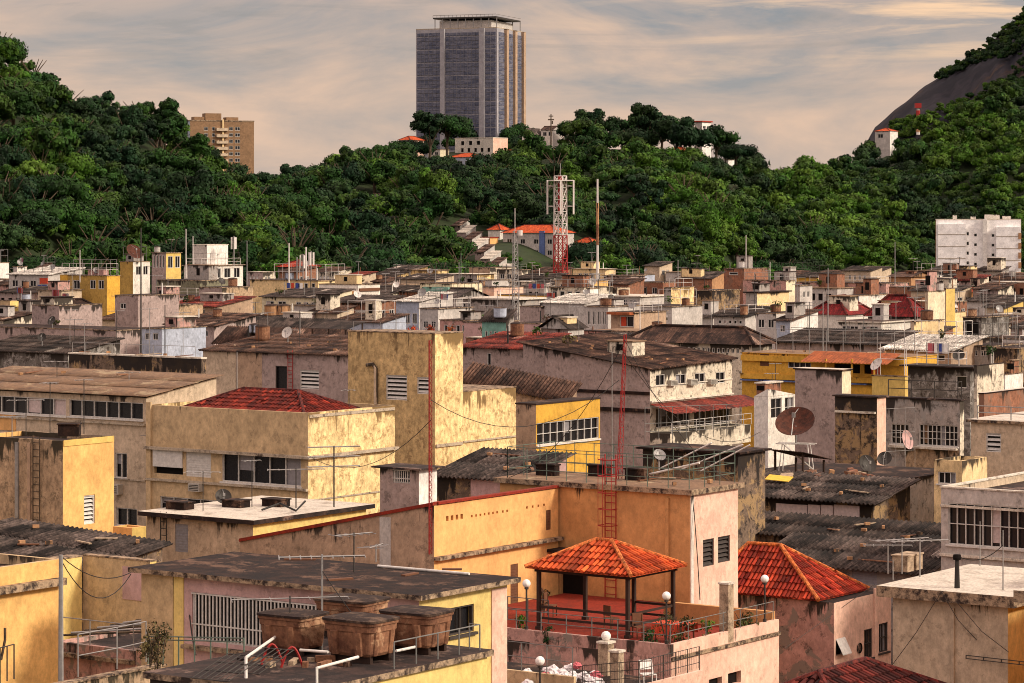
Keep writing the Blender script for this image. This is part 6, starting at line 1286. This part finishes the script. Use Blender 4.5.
# ------------------------------------------------------------------ right foreground
BG = G['beige']
t = pole(RP(BG, 957, 588), hp(31, 97), 'fat black vent chimney on the beige house roof', 'black_pipe', .1, 'vent_chimney', 'chimney'); m = MB(); m.lathe((0, 0, hp(31, 97)), [(.0, .1), (.13, .08), (.15, -.02), (.13, -.1)], 12); m.build('cowl', 'dark', t)
antenna(RP(BG, 920, 577), hp(38, 99), 'large white antenna with long booms on the beige house roof', L=2.1, n=7, az=.2, r=.022); antenna(RP(BG, 888, 574), hp(30, 101), 'second white antenna left of the large one on the beige roof', L=1.7, n=6, az=-.1, r=.02); antenna(RP(BG, 902, 574), hp(36, 101), 'third antenna behind the large one on the beige roof', L=2.2, n=8, az=.4, r=.018)
pole(RP(BG, 1003, 590), hp(60, 96), 'thin tall pole near the right end of the beige roof', 'steel', .025); pole(RP(BG, 980, 566), hp(45, 102), 'thin pole behind the vent chimney', 'steel', .022); pole(RP(BG, 893, 580), hp(20, 100), 'short pole at the left end of the beige roof', 'steel', .02)
for k, (a, b2) in enumerate([((948, 590), (978, 640)), ((948, 590), (893, 665)), ((963, 600), (1010, 652))]): p = BG.at('F', *a); q = BG.at('F', *b2); pipe([BG.world(p[0], -.5, p[1]), BG.world((p[0]+q[0])/2, -.35, (p[1]+q[1])/2-.15), BG.world(q[0], -.08, q[1])], .012, ['middle', 'leftward', 'rightward'][k]+' cable drooping over the beige wall', 'dark_frame', 'cable', 'cable')
railing([BG.world(-1.5, .2-.3, BG.zt-1.9), BG.world(1.2, -.3, BG.zt-1.9)], .12, 'thin bracket rail on the beige house corner', 'dark_steel', .6, (1, .1), .02)
for x, y, lb in ((903, 571, 'small beige box at the back of the beige roof'), (912, 569, 'second small box at the back of the beige roof')): m = MB(); m.box(-.3, .3, -.25, .25, 0, .55); m.box(-.34, .34, -.29, .29, .551, .6); tag(m.build('concrete_box', 'concrete_post', None, RP(BG, x, y)), lb, 'box').rotation_euler = (0, 0, -.6)
RR = G['redroof']; pipe([RR.world(.3, RR.D*.6, RR.zt+.5), RR.world(-.5, -3.5, RR.zt-1.6)], .012, 'thin cable slanting down past the pink stained wall', 'dark_frame', 'cable', 'cable')
wire(ray(61, 556, 80), ray(141, 566, 88), .5, 'sagging cable from the grey utility pole to the pink house')
wire(ray(61, 560, 80), ray(131, 574, 86), .9, 'lower sagging cable from the grey utility pole to the pink house')
wire(ray(431, 420, 114), ray(308, 455, 139), 1.2, 'cable from the thin red mast to the big dull yellow house')
wire(ray(431, 400, 114), ray(619, 380, 118), 1.5, 'cable strung between the two red lattice masts')
wire(ray(622, 350, 118), ray(760, 432, 150), 1.8, 'cable from the slim red mast down towards the rusty dish')
wire(ray(625, 340, 118), ray(500, 480, 124), 1.2, 'guy wire from the slim red mast to the left end of its roof')
wire(ray(625, 340, 118), ray(728, 480, 120), .8, 'guy wire from the slim red mast to the right end of its roof')
wire(ray(693, 500, 118.2), ray(700, 600, 117.6), -.25, 'loose cable hanging down the pale pink wall', .02)
wire(ray(1003, 545, 96), ray(958, 556, 97), .3, 'cable between the chimney and the thin pole')
wire(ray(187, 588, 86.2), ray(196, 655, 82), .3, 'black cable drooping over the pink wall beside the barred window', .02)
# ------------------------------------------------------------------ left and middle rooftops
M2, M1, L1, M3, H1, BK, M4 = (G[k] for k in ('m2', 'm1', 'l1', 'm3', 'h1', 'bk', 'm4'))
dish(RP(M2, 223, 505), .38, 'small dark dish on the flat roof with the grey shutter door', .3, 1.0, 'dark_steel', .35)
antenna(RP(M2, 334, 507), hp(62, 128), 'big three boom antenna against the stained yellow side wall', L=2.4, n=5, az=.2, r=.03, heads=3); antenna(RP(M2, 296, 508), hp(40, 128), 'white wide antenna in front of the window band', L=2.6, n=6, az=.1, r=.025); antenna(RP(M2, 203, 511), hp(40, 128), 'antenna on the left part of the grey shutter roof', L=1.6, n=5); antenna(RP(M2, 252, 507), hp(48, 128), 'slim antenna in the middle of the grey shutter roof', L=.8, n=4)
for k, (px, py) in enumerate([(236, 507), (276, 506), (180, 509)]): m = MB(); m.box(-.55, .55, -.35, .35, 0, .3); m.box(-.6, .6, -.4, .4, .301, .36); tag(m.build('concrete_box', 'roof_mould', None, RP(M2, px, py)), ['middle', 'right', 'left'][k]+' low hatch box on the grey shutter roof', 'box').rotation_euler = (0, 0, -R(35))
pipe([RP(M2, 262, 512, .1), RP(M2, 280, 510, .3), RP(M2, 296, 513, .1), RP(M2, 305, 509, .35)], .05, 'looping black hose on the grey shutter roof', 'black_pipe', 'hose', 'hose')
p = M2.at('F', 165, 545); ladder(M2.world(p[0], -.1, p[1]), 1.5, .35, 'short iron rungs on the beige wall by the shutter door', -R(35), 'dark_steel')
p = L1.at('F', 38, 530); ladder(L1.world(p[0], -.1, p[1]), 4.0, .4, 'iron rungs up the brown tower house wall', -R(35), 'bark')
m = MB(); m.box(-.45, .45, -.3, .3, 0, .5); m.box(-.5, .5, -.35, .35, .501, .55); tag(m.build('concrete_box', 'roof_mould', None, rp(L1, .15, .4)), 'black box on top of the brown tower house', 'box')
for k, (px, py, h_, L_) in enumerate([(26, 437, 38, 1.6), (50, 436, 55, .7), (84, 436, 58, .8), (12, 438, 22, 1.2)]): antenna(RP(L1, px, py-1), hp(h_, 122), ['wide antenna with wires', 'tall slim antenna', 'tallest slim antenna', 'shortest antenna'][k]+' on the brown tower house', L=L_, n=5)
antenna(M1.world(-M1.W-.2, 1, M1.zt-3.2), 1.6, 'small antenna sticking out left of the hanging shutters', L=1.7, n=5, az=.0)
antenna(rp(M1, .02, .5), .9, 'stub antenna at the corner of the stained side wall', L=.6, n=3)
for k, (px, py, h_) in enumerate([(38, 384, 28), (102, 386, 18), (150, 381, 10)]): antenna(rp(M3, .98-.35*k, .6), hp(h_, 150), ['left', 'middle', 'right'][k]+' antenna on the brown roof over the strip windows', L=1.2, n=4)
railing([rp(BK, .98, .2), rp(BK, .05, .2)], .7, 'thin railing on the pale topped black block', 'steel', 1.2, (1,), .02)
for k in range(4): antenna(rp(BK, .9-.25*k, .5), rb.uniform(1.6, 3.2), ['first', 'second', 'third', 'fourth'][k]+' antenna from the left on the pale topped black block', L=1.1, n=5)
ladder(H1.world(H1.at('F', 291, 390)[0], -.1, H1.at('F', 291, 392)[1]), 3.2, .45, 'red brown ladder between the door and the louvred window', -R(35), 'red_metal')
for k in range(3): antenna(rp(H1, .75-.28*k, .3), rb.uniform(1.4, 3), ['left', 'middle', 'right'][k]+' antenna on the lilac house with the door', L=1.2, n=5)
canopy(ray(346, 352, 235), 3.6, 2.2, 1.9, 'dark open canopy on posts left of the mouldy yellow tower', -R(35), 'corrugated_dark', .6)
railing([rp(M4, .97, .1), rp(M4, .03, .1)], .5, 'low wire railing on top of the mouldy yellow tower', 'steel', 1.6, (1,), .012)
for k in range(10):
    u = rb.uniform(.1, .9); shrub(rp(M4, u, .5)+Vector((0, 4.0, 0)) if False else M4.world(-M4.W*u, M4.D+2.2, M4.zt-.3), .35, .6, 'red flowering plant behind the top of the mouldy yellow tower', 'leaf_red', 60, .07) if k < 4 else None
for o in bpy.data.objects:
    if o.get('label') == 'red flowering plant behind the top of the mouldy yellow tower': o['group'] = 'red flowering plants behind the mouldy tower'
# planter slab those plants stand on
b = H('narrow roof ledge house with red plants behind the mouldy yellow tower', 434, 331, 366, 440, Y=172, depth=4, width=6, wf='stained_yellow', roof=sl(h=.05, ov=.02)) if False else None
for k in range(16):
    P = hit(498+rb.uniform(0, 60), rb.uniform(256, 272)); tree(P-Vector((0, 0, .8)), rb.uniform(.28, .5), 'low bush on the open slope below the long grey white house', rb.choice(['leaf', 'leaf_bright']), k % 6, 'bushes below the long grey white house', 'bush')
# ------------------------------------------------------------------ masts in the distance
def tele(px, yb, yt_, Y, label):
    p = ray(px, yb, Y); p.z -= 8; h = hp(yb-yt_, Y)+8; t = lattice(p, h, 2.6, label, [(.58, 'red_metal'), (1.0, 'white_metal')], 'telecom_mast', r=.13, w2=2.2, sides=4, step=2.1)
    for k in range(4):
        a = k*math.pi/2-.3; m = MB(); c = (math.cos(a)*2.6, math.sin(a)*2.6, h-4.2); m.obox(c, (.15, 0, 0), (0, .12, 0), (0, 0, 3.4)); m.tube([(math.cos(a)*1.4, math.sin(a)*1.4, h-2), (c[0], c[1], h-2)], .09, 4); m.tube([(math.cos(a)*1.4, math.sin(a)*1.4, h-6), (c[0], c[1], h-6)], .09, 4); m.build('panel_aerial', 'white_metal', t)
    m = MB(); m.tube([(0, 0, h-7), (0, 0, h)], .55, 8); m.build('cable_core', 'red_metal', t); m = MB(); m.tube([(0, 0, h), (0, 0, h+2.5)], .08, 5); m.build('lightning_rod', 'steel', t)
    m = MB(); m.box(-2.0, 2.0, -2.0, 2.0, h-1.0, h-.8); m.build('platform', 'white_metal', t); return t
tele(560.5, 277, 176, 560, 'red and white lattice telecom mast with tall panel aerials')
p = ray(597.5, 277, 520); p.z -= 4; h = hp(98, 520)+4; pole(p, h, 'slim red and white banded pole right of the telecom mast', 'white_metal', .24, 'banded_pole', 'mast', bands=[(.12, .3, 'white_metal'), (.45, .62, 'rust_tank'), (.62, .8, 'brick_orange')])
p = ray(515, 306, 372); p.z -= 2; t = lattice(p, hp(75, 372)+2, .9, 'thin grey lattice mast with a small drum in the centre', [(1.0, 'steel')], r=.06, w2=.6, step=.9); m = MB(); hh = hp(75, 372)+2; m.tube([(0, 0, hh), (0, 0, hh+3)], .05, 5); m.lathe((.6, -.3, hh-.6), [(0, 0), (.35, 0), (.35, .7), (0, .7)], 12); m.build('drum_aerial', 'white_metal', t)
p = hit(918, 131, 900); pole(p-Vector((0, 0, 2)), 2+hp(26, p.y), 'red and white banded chimney like mast on the forested right slope', 'white_metal', 1.0, 'banded_mast', 'mast', bands=[(.1, .35, 'brick_orange'), (.62, .82, 'red_metal')], extra=lambda t, h: [(lambda m: (m.box(-1.6, 1.6, -1.6, 1.6, h*.9, h*1.06), m.build('aerial_cage', 'red_metal', t)))(MB())])
t = pole(ray(551, 145, 1095), 12, 'wooden utility pole with cross arm on the hilltop', 'bark', .3, 'utility_pole', 'pole', extra=lambda t, h: [(lambda m: (m.box(-.9, .9, -.15, .15, h*.92, h*.95), m.box(-1.2, 1.2, -.15, .15, h*.80, h*.84), m.box(.3, .8, -.25, .25, h*.68, h*.78), m.build('cross_arm', 'bark', t)))(MB())])
# tall thin poles: px, base, top, distance
POLES = [(141, 350, 228, 288, 'tall dark pole with small platform left of the white rooms', 'dark_steel', .09), (186, 272, 229, 466, 'tall white pole left of the white box house', 'white_metal', .1), (193, 268, 236, 468, 'white pole touching the white box house', 'white_metal', .09), (80, 276, 250, 442, 'pale pole above the white balcony frames', 'white_metal', .08),
 (247, 282, 241, 440, 'grey pole right of the white platform house', 'steel', .08), (289, 281, 243, 432, 'leftmost of the aerial poles above the long cream house', 'white_metal', .12), (297, 281, 257, 434, 'short aerial pole second from the left above the cream house', 'steel', .14), (306, 281, 247, 432, 'thick aerial pole above the long cream house', 'white_metal', .16), (317, 281, 268, 432, 'stubby aerial pole at the right of the cream house', 'white_metal', .14),
 (678, 290, 260, 380, 'grey pole on the vine covered cream house', 'steel', .07), (746, 270, 235, 476, 'pale pole above the tall red brick house', 'white_metal', .09), (730, 270, 262, 478, 'short thin pole on the red brick house', 'steel', .07), (895, 284, 242, 452, 'thin grey pole in front of the forest right of centre', 'steel', .08), (828, 348, 268, 272, 'tall grey pole left of the crimson roofs', 'steel', .06), (823, 352, 292, 262, 'shorter grey pole beside the tall one near the crimson roofs', 'steel', .055),
 (461, 284, 253, 440, 'green pole at the forest edge left of centre', 'green_rail', .08), (459, 290, 262, 430, 'second thin pole at the forest edge', 'steel', .07), (770, 283, 262, 432, 'white pole over the dusky pink house', 'white_metal', .07), (612, 460, 352, 160, 'faint grey pole left of the slim red mast', 'steel', .03), (1003, 340, 320, 300, 'thin pole above the brick house at right', 'steel', .05), (990, 296, 268, 560, 'grey pole before the white apartments', 'steel', .09),
 (237, 384, 352, 190, 'thin pole at the left end of the lilac house', 'steel', .04), (396, 345, 318, 240, 'thin pole behind the mouldy yellow tower', 'steel', .05), (300, 350, 318, 262, 'pole rising from the dark eaved roof', 'steel', .05), (165, 352, 305, 270, 'thin pole right of the bluish grey house', 'dark_steel', .06), (640, 345, 300, 290, 'pale pole left of the broad hipped roof', 'white_metal', .06), (656, 392, 340, 262, 'thin grey pole in front of the broad hipped roof', 'steel', .045)]
for px, yb, yt_, Y_, lb, mt, r_ in POLES: p = ray(px, yb, Y_); pole(p-Vector((0, 0, 1)), hp(yb-yt_, Y_)+1, lb, mt, r_)
for px, yb, h_, Y_, lb in ((234, 266, 30, 474, 'panel aerial mast on the white box house'), (311, 281, 30, 433, 'panel aerial mast above the long cream house'), (303, 281, 27, 436, 'second panel aerial mast above the long cream house')): cellmast(ray(px, yb, Y_), hp(h_, Y_), lb)
dish(ray(133, 258, 470)-Vector((0, 0, .6)), 1.5, 'orange dish on top of the tall ochre box house', .8, .9, 'rust_dish', 1.4)
drum(ray(743, 268, 478), .75, 1.2, 'white water drum on the tall red brick house', 'clean_white')
drum(ray(272, 316, 372), 1.0, 1.5, 'left of the two rusty red water drums on a stand', 'brick_orange', None); drum(ray(283, 316, 372), 1.0, 1.5, 'right of the two rusty red water drums on a stand', 'brick_orange', None)
# railings on distant roofs
def roofrail(b, lb, mt='white_metal', h=1.1, st=1.5): railing([rp(b, .97, .05), rp(b, .03, .05), rp(b, .03, .95)], h, lb, mt, st, (1, .5), .035)
b = F_('ochre house with white balcony'); roofrail(b, 'white balcony frame on the ochre house roof', h=1.8); b2 = F_('bright white platform'); roofrail(b2, 'railing round the white platform house')
roofrail(F_('dusky pink house'), 'railing on the dusky pink house roof', 'steel'); roofrail(F_('beige framed house'), 'thin railing on the beige framed house', 'steel'); roofrail(F_('cluttered white grey'), 'railing at the foot of the telecom mast', 'steel'); roofrail(F_('light grey balcony house'), 'balcony railing left of the curved roof', 'white_metal'); roofrail(G['e3'], 'railing on the barred window house', 'dark_steel'); roofrail(G['apricot'], 'pipe railing on the beige plastered house', 'steel', .7)
railing([G['c2'].world(1.85, .3, G['c2'].at('R', 690, 428)[1]), G['c2'].world(1.85, G['c2'].D, G['c2'].at('R', 690, 428)[1])], .9, 'white railing on the balcony under the red awning', 'white_metal', 1.2, (1, .5), .03)
railing([ray(645, 440, 190), ray(740, 436, 194)], 2.2, 'scaffold of thin pipes in front of the red awning', 'grey_rail', 1.0, (1, .5, .25), .025)
railing([ray(886, 470, 166), ray(915, 468, 168)], 3.6, 'rack of thin pipes before the barred balcony windows', 'steel', .8, (1, .6, .3), .012)
p = ray(640, 283, 440); tree(Vector((p.x, p.y, p.z-5.5)), .55, 'orange red flowering tree among the roofs in the centre', 'leaf_red', 2, rz=1.0)
bpy.data.objects[-1] if False else None
# loose boards and bricks weighing the sheet roofs down
rq = random.Random(4)
for key, nm, n in (('shedA', 'top corrugated shed', 9), ('shedB', 'middle corrugated shed', 9), ('shedC', 'lowest corrugated shed', 5), ('l2', 'left corrugated shed', 8), ('s2', 'shed right of the lilac shack', 6), ('h1', 'lilac house with the door', 8), ('c2', 'large bare grey building', 12), ('m3', 'strip window building', 7), ('bk', 'pale topped black block', 6), ('e7', 'ochre two storey house', 6), ('orange', 'orange house', 7)):
    bb = G[key]
    for k in range(n):
        p = rp(bb, rq.uniform(.05, .95), rq.uniform(.1, .9)); brick = rq.random() < .5; m = MB()
        if brick: m.box(-.13, .13, -.07, .07, 0, .14)
        else: L_ = rq.uniform(.4, 1.1); m.box(-L_, L_, -.07, .07, 0, .05)
        o = tag(m.build('brick' if brick else 'board', 'brick_orange' if brick else rq.choice(['brown_wood', 'concrete_post', 'rust_tank']), None, p+Vector((0, 0, .03))), f'{"loose brick" if brick else "weathered board"} lying on the roof of the {nm}', 'brick' if brick else 'board', f'{"bricks" if brick else "boards"} on the {nm} roof'); o.rotation_euler = (rq.uniform(-.05, .05), rq.uniform(-.05, .05), rq.uniform(0, 3.1))
# the quarter goes on past both sides of the view
n_out = 0
for side in (-1, 1):
    Y = 92.0
    while Y < 420:
        for row in range(2 if Y < 250 else 1):
            W_ = rq.uniform(7, 11); D_ = rq.uniform(6, 9); x = side*(Y*.195+7+row*12)+rq.uniform(-1, 1); o = Vector((x, Y)); c = [o-AX*W_, o, o+AY*D_, o+AY*D_-AX*W_]
            if any(hit2(c, B, AX, AY, -.3) for B, _ in BOX) or min(abs(p.x/p.y*F0) for p in c) < 522: continue
            d = 10+Y*.012+rq.uniform(0, 3); mc, wc = rq.choice(FC[:11]); mr = rq.choice(['roof_mould', 'roof_brown', 'roof_pale']); px = x/Y*F0+CX; n_out += 1
            b = Bld('house', f'{wc} house past the {"left" if side < 0 else "right"} side of the view', 'house', px, H0+d/Y*F0, 0, 0, Y=Y, width=W_, depth=D_, wf=mc, roof=('slab', {'m': mr, 'h': .15, 'ov': .2}), group=f'houses past the {"left" if side < 0 else "right"} side of the view')
            BOX.append((obb(b), b)); b.root['px'] = -999; FILL.append(b)
        Y += 11+Y*.02
print('OUTSIDE', n_out, 'HOUSES', sum(1 for b in Bld.ALL if b.root.get('category') == 'house'))
# ------------------------------------------------------------------ roof clutter everywhere
rc = random.Random(21); NL = [0]; NA = [0]
targets = [b for b in Bld.ALL if 'label' in b.root and 200 < b.Y < 560 and b.root['category'] == 'house' and -20 < b.root['px'] < 1060 and not getattr(b, 'isannex', 0)]
KIND = ['antenna', 'antenna', 'antenna', 'drum', 'box', 'box', 'dish', 'vent', 'line', 'frame', 'frame', 'plant']
for b in targets:
    if b.Y > 560 or b.roof is None: continue
    n = rc.choice([1, 2, 2, 3] if b in FILL else [2, 3, 3, 4]); done = set()
    for k in range(n):
        kd = rc.choice(KIND)
        if kd in done and kd != 'antenna': continue
        if kd == 'line' and (b in FILL or NL[0] > 9): kd = 'vent'
        if kd in done: continue
        fx, fy = rc.uniform(.08, .92), rc.uniform(.1, .8); p = rp(b, fx, fy); s_ = short(b, 8); key = kd
        if kd == 'antenna':
            i = sum(1 for q in done if q.startswith('ant')); done.add('ant%d' % i); pre = ['antenna', 'second antenna', 'third antenna', 'fourth antenna'][i]
            antenna(p, rc.uniform(1.4, 3.6), f'{pre} on {s_}', L=rc.uniform(.7, 1.6), n=rc.randint(3, 6), r=max(.02, .25*b.Y/F0), az=rc.uniform(-.5, .5)); continue
        done.add(kd)
        if kd == 'drum': drum(p, rc.uniform(.45, .75), rc.uniform(.7, 1.2), f'water drum on {s_}', rc.choice(['rust_tank', 'blue_white', 'light_grey', 'rust_tank']))
        if kd == 'frame':
            x0 = -b.W*rc.uniform(.75, .97); x1 = -b.W*rc.uniform(.03, .3); y0 = b.D*rc.uniform(.05, .5); zz = max(b.top(x0, y0)+.1, b.rz); railing([b.world(x0, y0, zz), b.world(x1, y0, zz), b.world(x1, b.D*.95, zz)], rc.choice([1.0, 1.1, 2.0, 2.4]), f'railing on {s_}', rc.choice(['white_metal', 'steel', 'dark_steel', 'grey_rail']), 1.6, (1, .5), .032)
        if kd == 'plant': shrub(p, rc.uniform(.4, .8), rc.uniform(.6, 1.3), f'potted plant on {s_}', rc.choice(['leaf', 'leaf_bright', 'shrub_leaf']), 90, .12)
        if kd == 'dish': dish(p, rc.uniform(.35, .6), f'dish on {s_}', rc.uniform(-1, 1), rc.uniform(.8, 1.2), rc.choice(['steel', 'dark_steel', 'white_metal']), .7)
        if kd == 'vent': pole(p, rc.uniform(.8, 1.6), f'vent pipe on {s_}', rc.choice(['white_pipe', 'black_pipe', 'rust_tank']), .09, 'vent_pipe', 'pipe')
        if kd == 'box':
            w_, d2, h2 = rc.uniform(.6, 2.1), rc.uniform(.5, 1.5), rc.uniform(.6, 2.3); w_ = min(w_, b.W*.3, 1.2 if b.Y < 300 else 9); d2 = min(d2, b.D*.3); h2 = min(h2, 1.0 if b.Y < 300 else 9); p = rp(b, min(.65, max(.35, fx)), min(.6, max(.35, fy))); t = empty('roof_hut', p, -R(35), f'hut on {s_}', 'hut'); m = MB(h2); m.box(-w_, w_, -d2, d2, -.6, h2); m.build('wall', rc.choice(['white_stained', 'brick', 'grey', 'cream', 'pink_stained', 'light_grey']), t); m = MB(); m.box(-w_-.12, w_+.12, -d2-.12, d2+.12, h2+.002, h2+.1); m.build('roof', rc.choice(['roof_mould', 'roof_brown', 'roof_black', 'roof_pale']), t)
            m = MB(); m.box(-.3, .3, -d2-.03, -d2-.002, h2*.3, h2*.8); m.build('opening', 'dark', t)
        if kd == 'line':
            NL[0] += 1; q = rp(b, min(.95, fx+.35), fy); pm = (p+q)/2; t = empty('clothes_line', p, 0, f'clothes line on the {s_}', 'clothes line'); m = MB(); v = q-p; m.tube([(0, 0, 0), (0, 0, 1.7)], .04, 4); m.tube([v, v+Vector((0, 0, 1.7))], .04, 4); m.tube([(0, 0, 1.65), v+Vector((0, 0, 1.65))], .012, 4); m.build('posts_and_wire', 'steel', t)
            for i in range(4): c_ = v*(.15+.22*i); m = MB(); m.obox(c_+Vector((0, 0, 1.25)), v.normalized()*.28, (0, .012, 0), (0, 0, .38)); tag(m.build('laundry', rc.choice(['red_cloth', 'globe', 'blue_tarp', 'pale_sheet', 'flower_pink']), None, p), f'washing hanging on the {s_}', 'laundry', f'washing on the {s_}')
plant()
# ------------------------------------------------------------------ light, sky, camera
SUN_EL, SUN_AZ = R(30), R(108)            # azimuth clockwise from the view direction (+y)
sd = Vector((math.sin(SUN_AZ)*math.cos(SUN_EL), math.cos(SUN_AZ)*math.cos(SUN_EL), math.sin(SUN_EL)))
L = bpy.data.lights.new('sun', 'SUN'); L.energy = 2.9; L.angle = R(9); L.color = (1, .88, .72); lo = link(bpy.data.objects.new('sun', L)); lo.rotation_euler = (-sd).to_track_quat('-Z', 'Y').to_euler(); lo.location = (0, 0, 200)
w = bpy.data.worlds.new('World'); scene.world = w; w.use_nodes = True; nt = w.node_tree
for n in list(nt.nodes): nt.nodes.remove(n)
out = nd(nt, 'ShaderNodeOutputWorld'); bg = nd(nt, 'ShaderNodeBackground'); nt.links.new(bg.outputs[0], out.inputs[0])
sky = nd(nt, 'ShaderNodeTexSky', sky_type='NISHITA'); sky.sun_disc = False; sky.sun_elevation = SUN_EL; sky.sun_rotation = SUN_AZ
tc = nd(nt, 'ShaderNodeTexCoord'); sp = nd(nt, 'ShaderNodeSeparateXYZ'); nt.links.new(tc.outputs['Generated'], sp.inputs[0])
def mp(scale, loc=(0, 0, 0), rot=(0, 0, 0)):
    n = nd(nt, 'ShaderNodeMapping'); n.inputs['Scale'].default_value = scale; n.inputs['Location'].default_value = loc; n.inputs['Rotation'].default_value = rot; nt.links.new(tc.outputs['Generated'], n.inputs['Vector']); return n.outputs[0]
n1 = noise(nt, mp((2.2, 1, 8), (.3, 0, .1), (0, R(8), 0)), 3.6, 8, .58, .8); n2 = noise(nt, mp((3, 1, 26), (1.7, 0, .6), (0, R(6), 0)), 3.0, 9, .62, .8); n3 = noise(nt, mp((1.2, 1, 5), (4, 0, 2)), 2.0, 5, .5)
z10 = lambda v: v*10                       # cloud colours in units of the 0.1-strength background
r1 = ramp(nt, .36, .64); nt.links.new(n1, r1.inputs[0]); r3 = ramp(nt, .40, .62); nt.links.new(n3, r3.inputs[0])
c = mixc(nt, r1.outputs[0], (1.95, 2.1, 2.5), (5.9, 4.0, 3.05)); 
up = ramp(nt, .0, .07, 1, 0); nt.links.new(sp.outputs[2], up.inputs[0]); c = mixc(nt, math_(nt, 'MULTIPLY', up.outputs[0], .45), c, (5.9, 4.7, 4.0))
gx = ramp(nt, -.02, .14); nt.links.new(sp.outputs[0], gx.inputs[0]); gz = ramp(nt, .035, .075); nt.links.new(sp.outputs[2], gz.inputs[0])
r2 = ramp(nt, .50, .66); nt.links.new(n2, r2.inputs[0]); c = mixc(nt, math_(nt, 'MULTIPLY', math_(nt, 'MULTIPLY', r2.outputs[0], gx.outputs[0]), gz.outputs[0]), c, (8.2, 5.4, 3.4))
r4 = ramp(nt, .46, .36); nt.links.new(n2, r4.inputs[0]); c = mixc(nt, math_(nt, 'MULTIPLY', math_(nt, 'MULTIPLY', r4.outputs[0], gz.outputs[0]), .4), c, (1.9, 1.85, 1.95))
zb = ramp(nt, .09, .5, 1, 4.2); nt.links.new(sp.outputs[2], zb.inputs[0]); cb_ = nd(nt, 'ShaderNodeCombineXYZ'); [nt.links.new(math_(nt, 'MULTIPLY', zb.outputs[0], (1.03, 1.0, .95)[i]), cb_.inputs[i]) for i in range(3)]; c = mixc(nt, 1.0, c, cb_.outputs[0], 'MULTIPLY')
cov = ramp(nt, -.05, .45, .93, .6); nt.links.new(sp.outputs[2], cov.inputs[0])
nt.links.new(mixc(nt, cov.outputs[0], sky.outputs[0], c), bg.inputs['Color']); bg.inputs['Strength'].default_value = .1
cd = bpy.data.cameras.new('camera'); cam = link(bpy.data.objects.new('camera', cd)); cam.location = (0, 0, CZ); cam.rotation_euler = (R(90), 0, 0)
cd.sensor_width = 36; cd.lens = F0/1024*36; cd.shift_y = -(341.5-H0)/1024; cd.clip_start = 1; cd.clip_end = 20000; scene.camera = cam
vs = scene.view_settings; vs.view_transform = 'Standard'; vs.look = 'None'; vs.exposure = .36; vs.gamma = 1
scene.render.engine = 'CYCLES'; scene.cycles.filter_width = 1.0
tri = sum(len(o.data.polygons) for o in bpy.data.objects if o.type == 'MESH'); print('FACES', tri, 'OBJECTS', len(bpy.data.objects))
for k, v in USED.items():
    if v > 1 and 'tree in the forest' not in k: print('DUPLABEL', v, k)
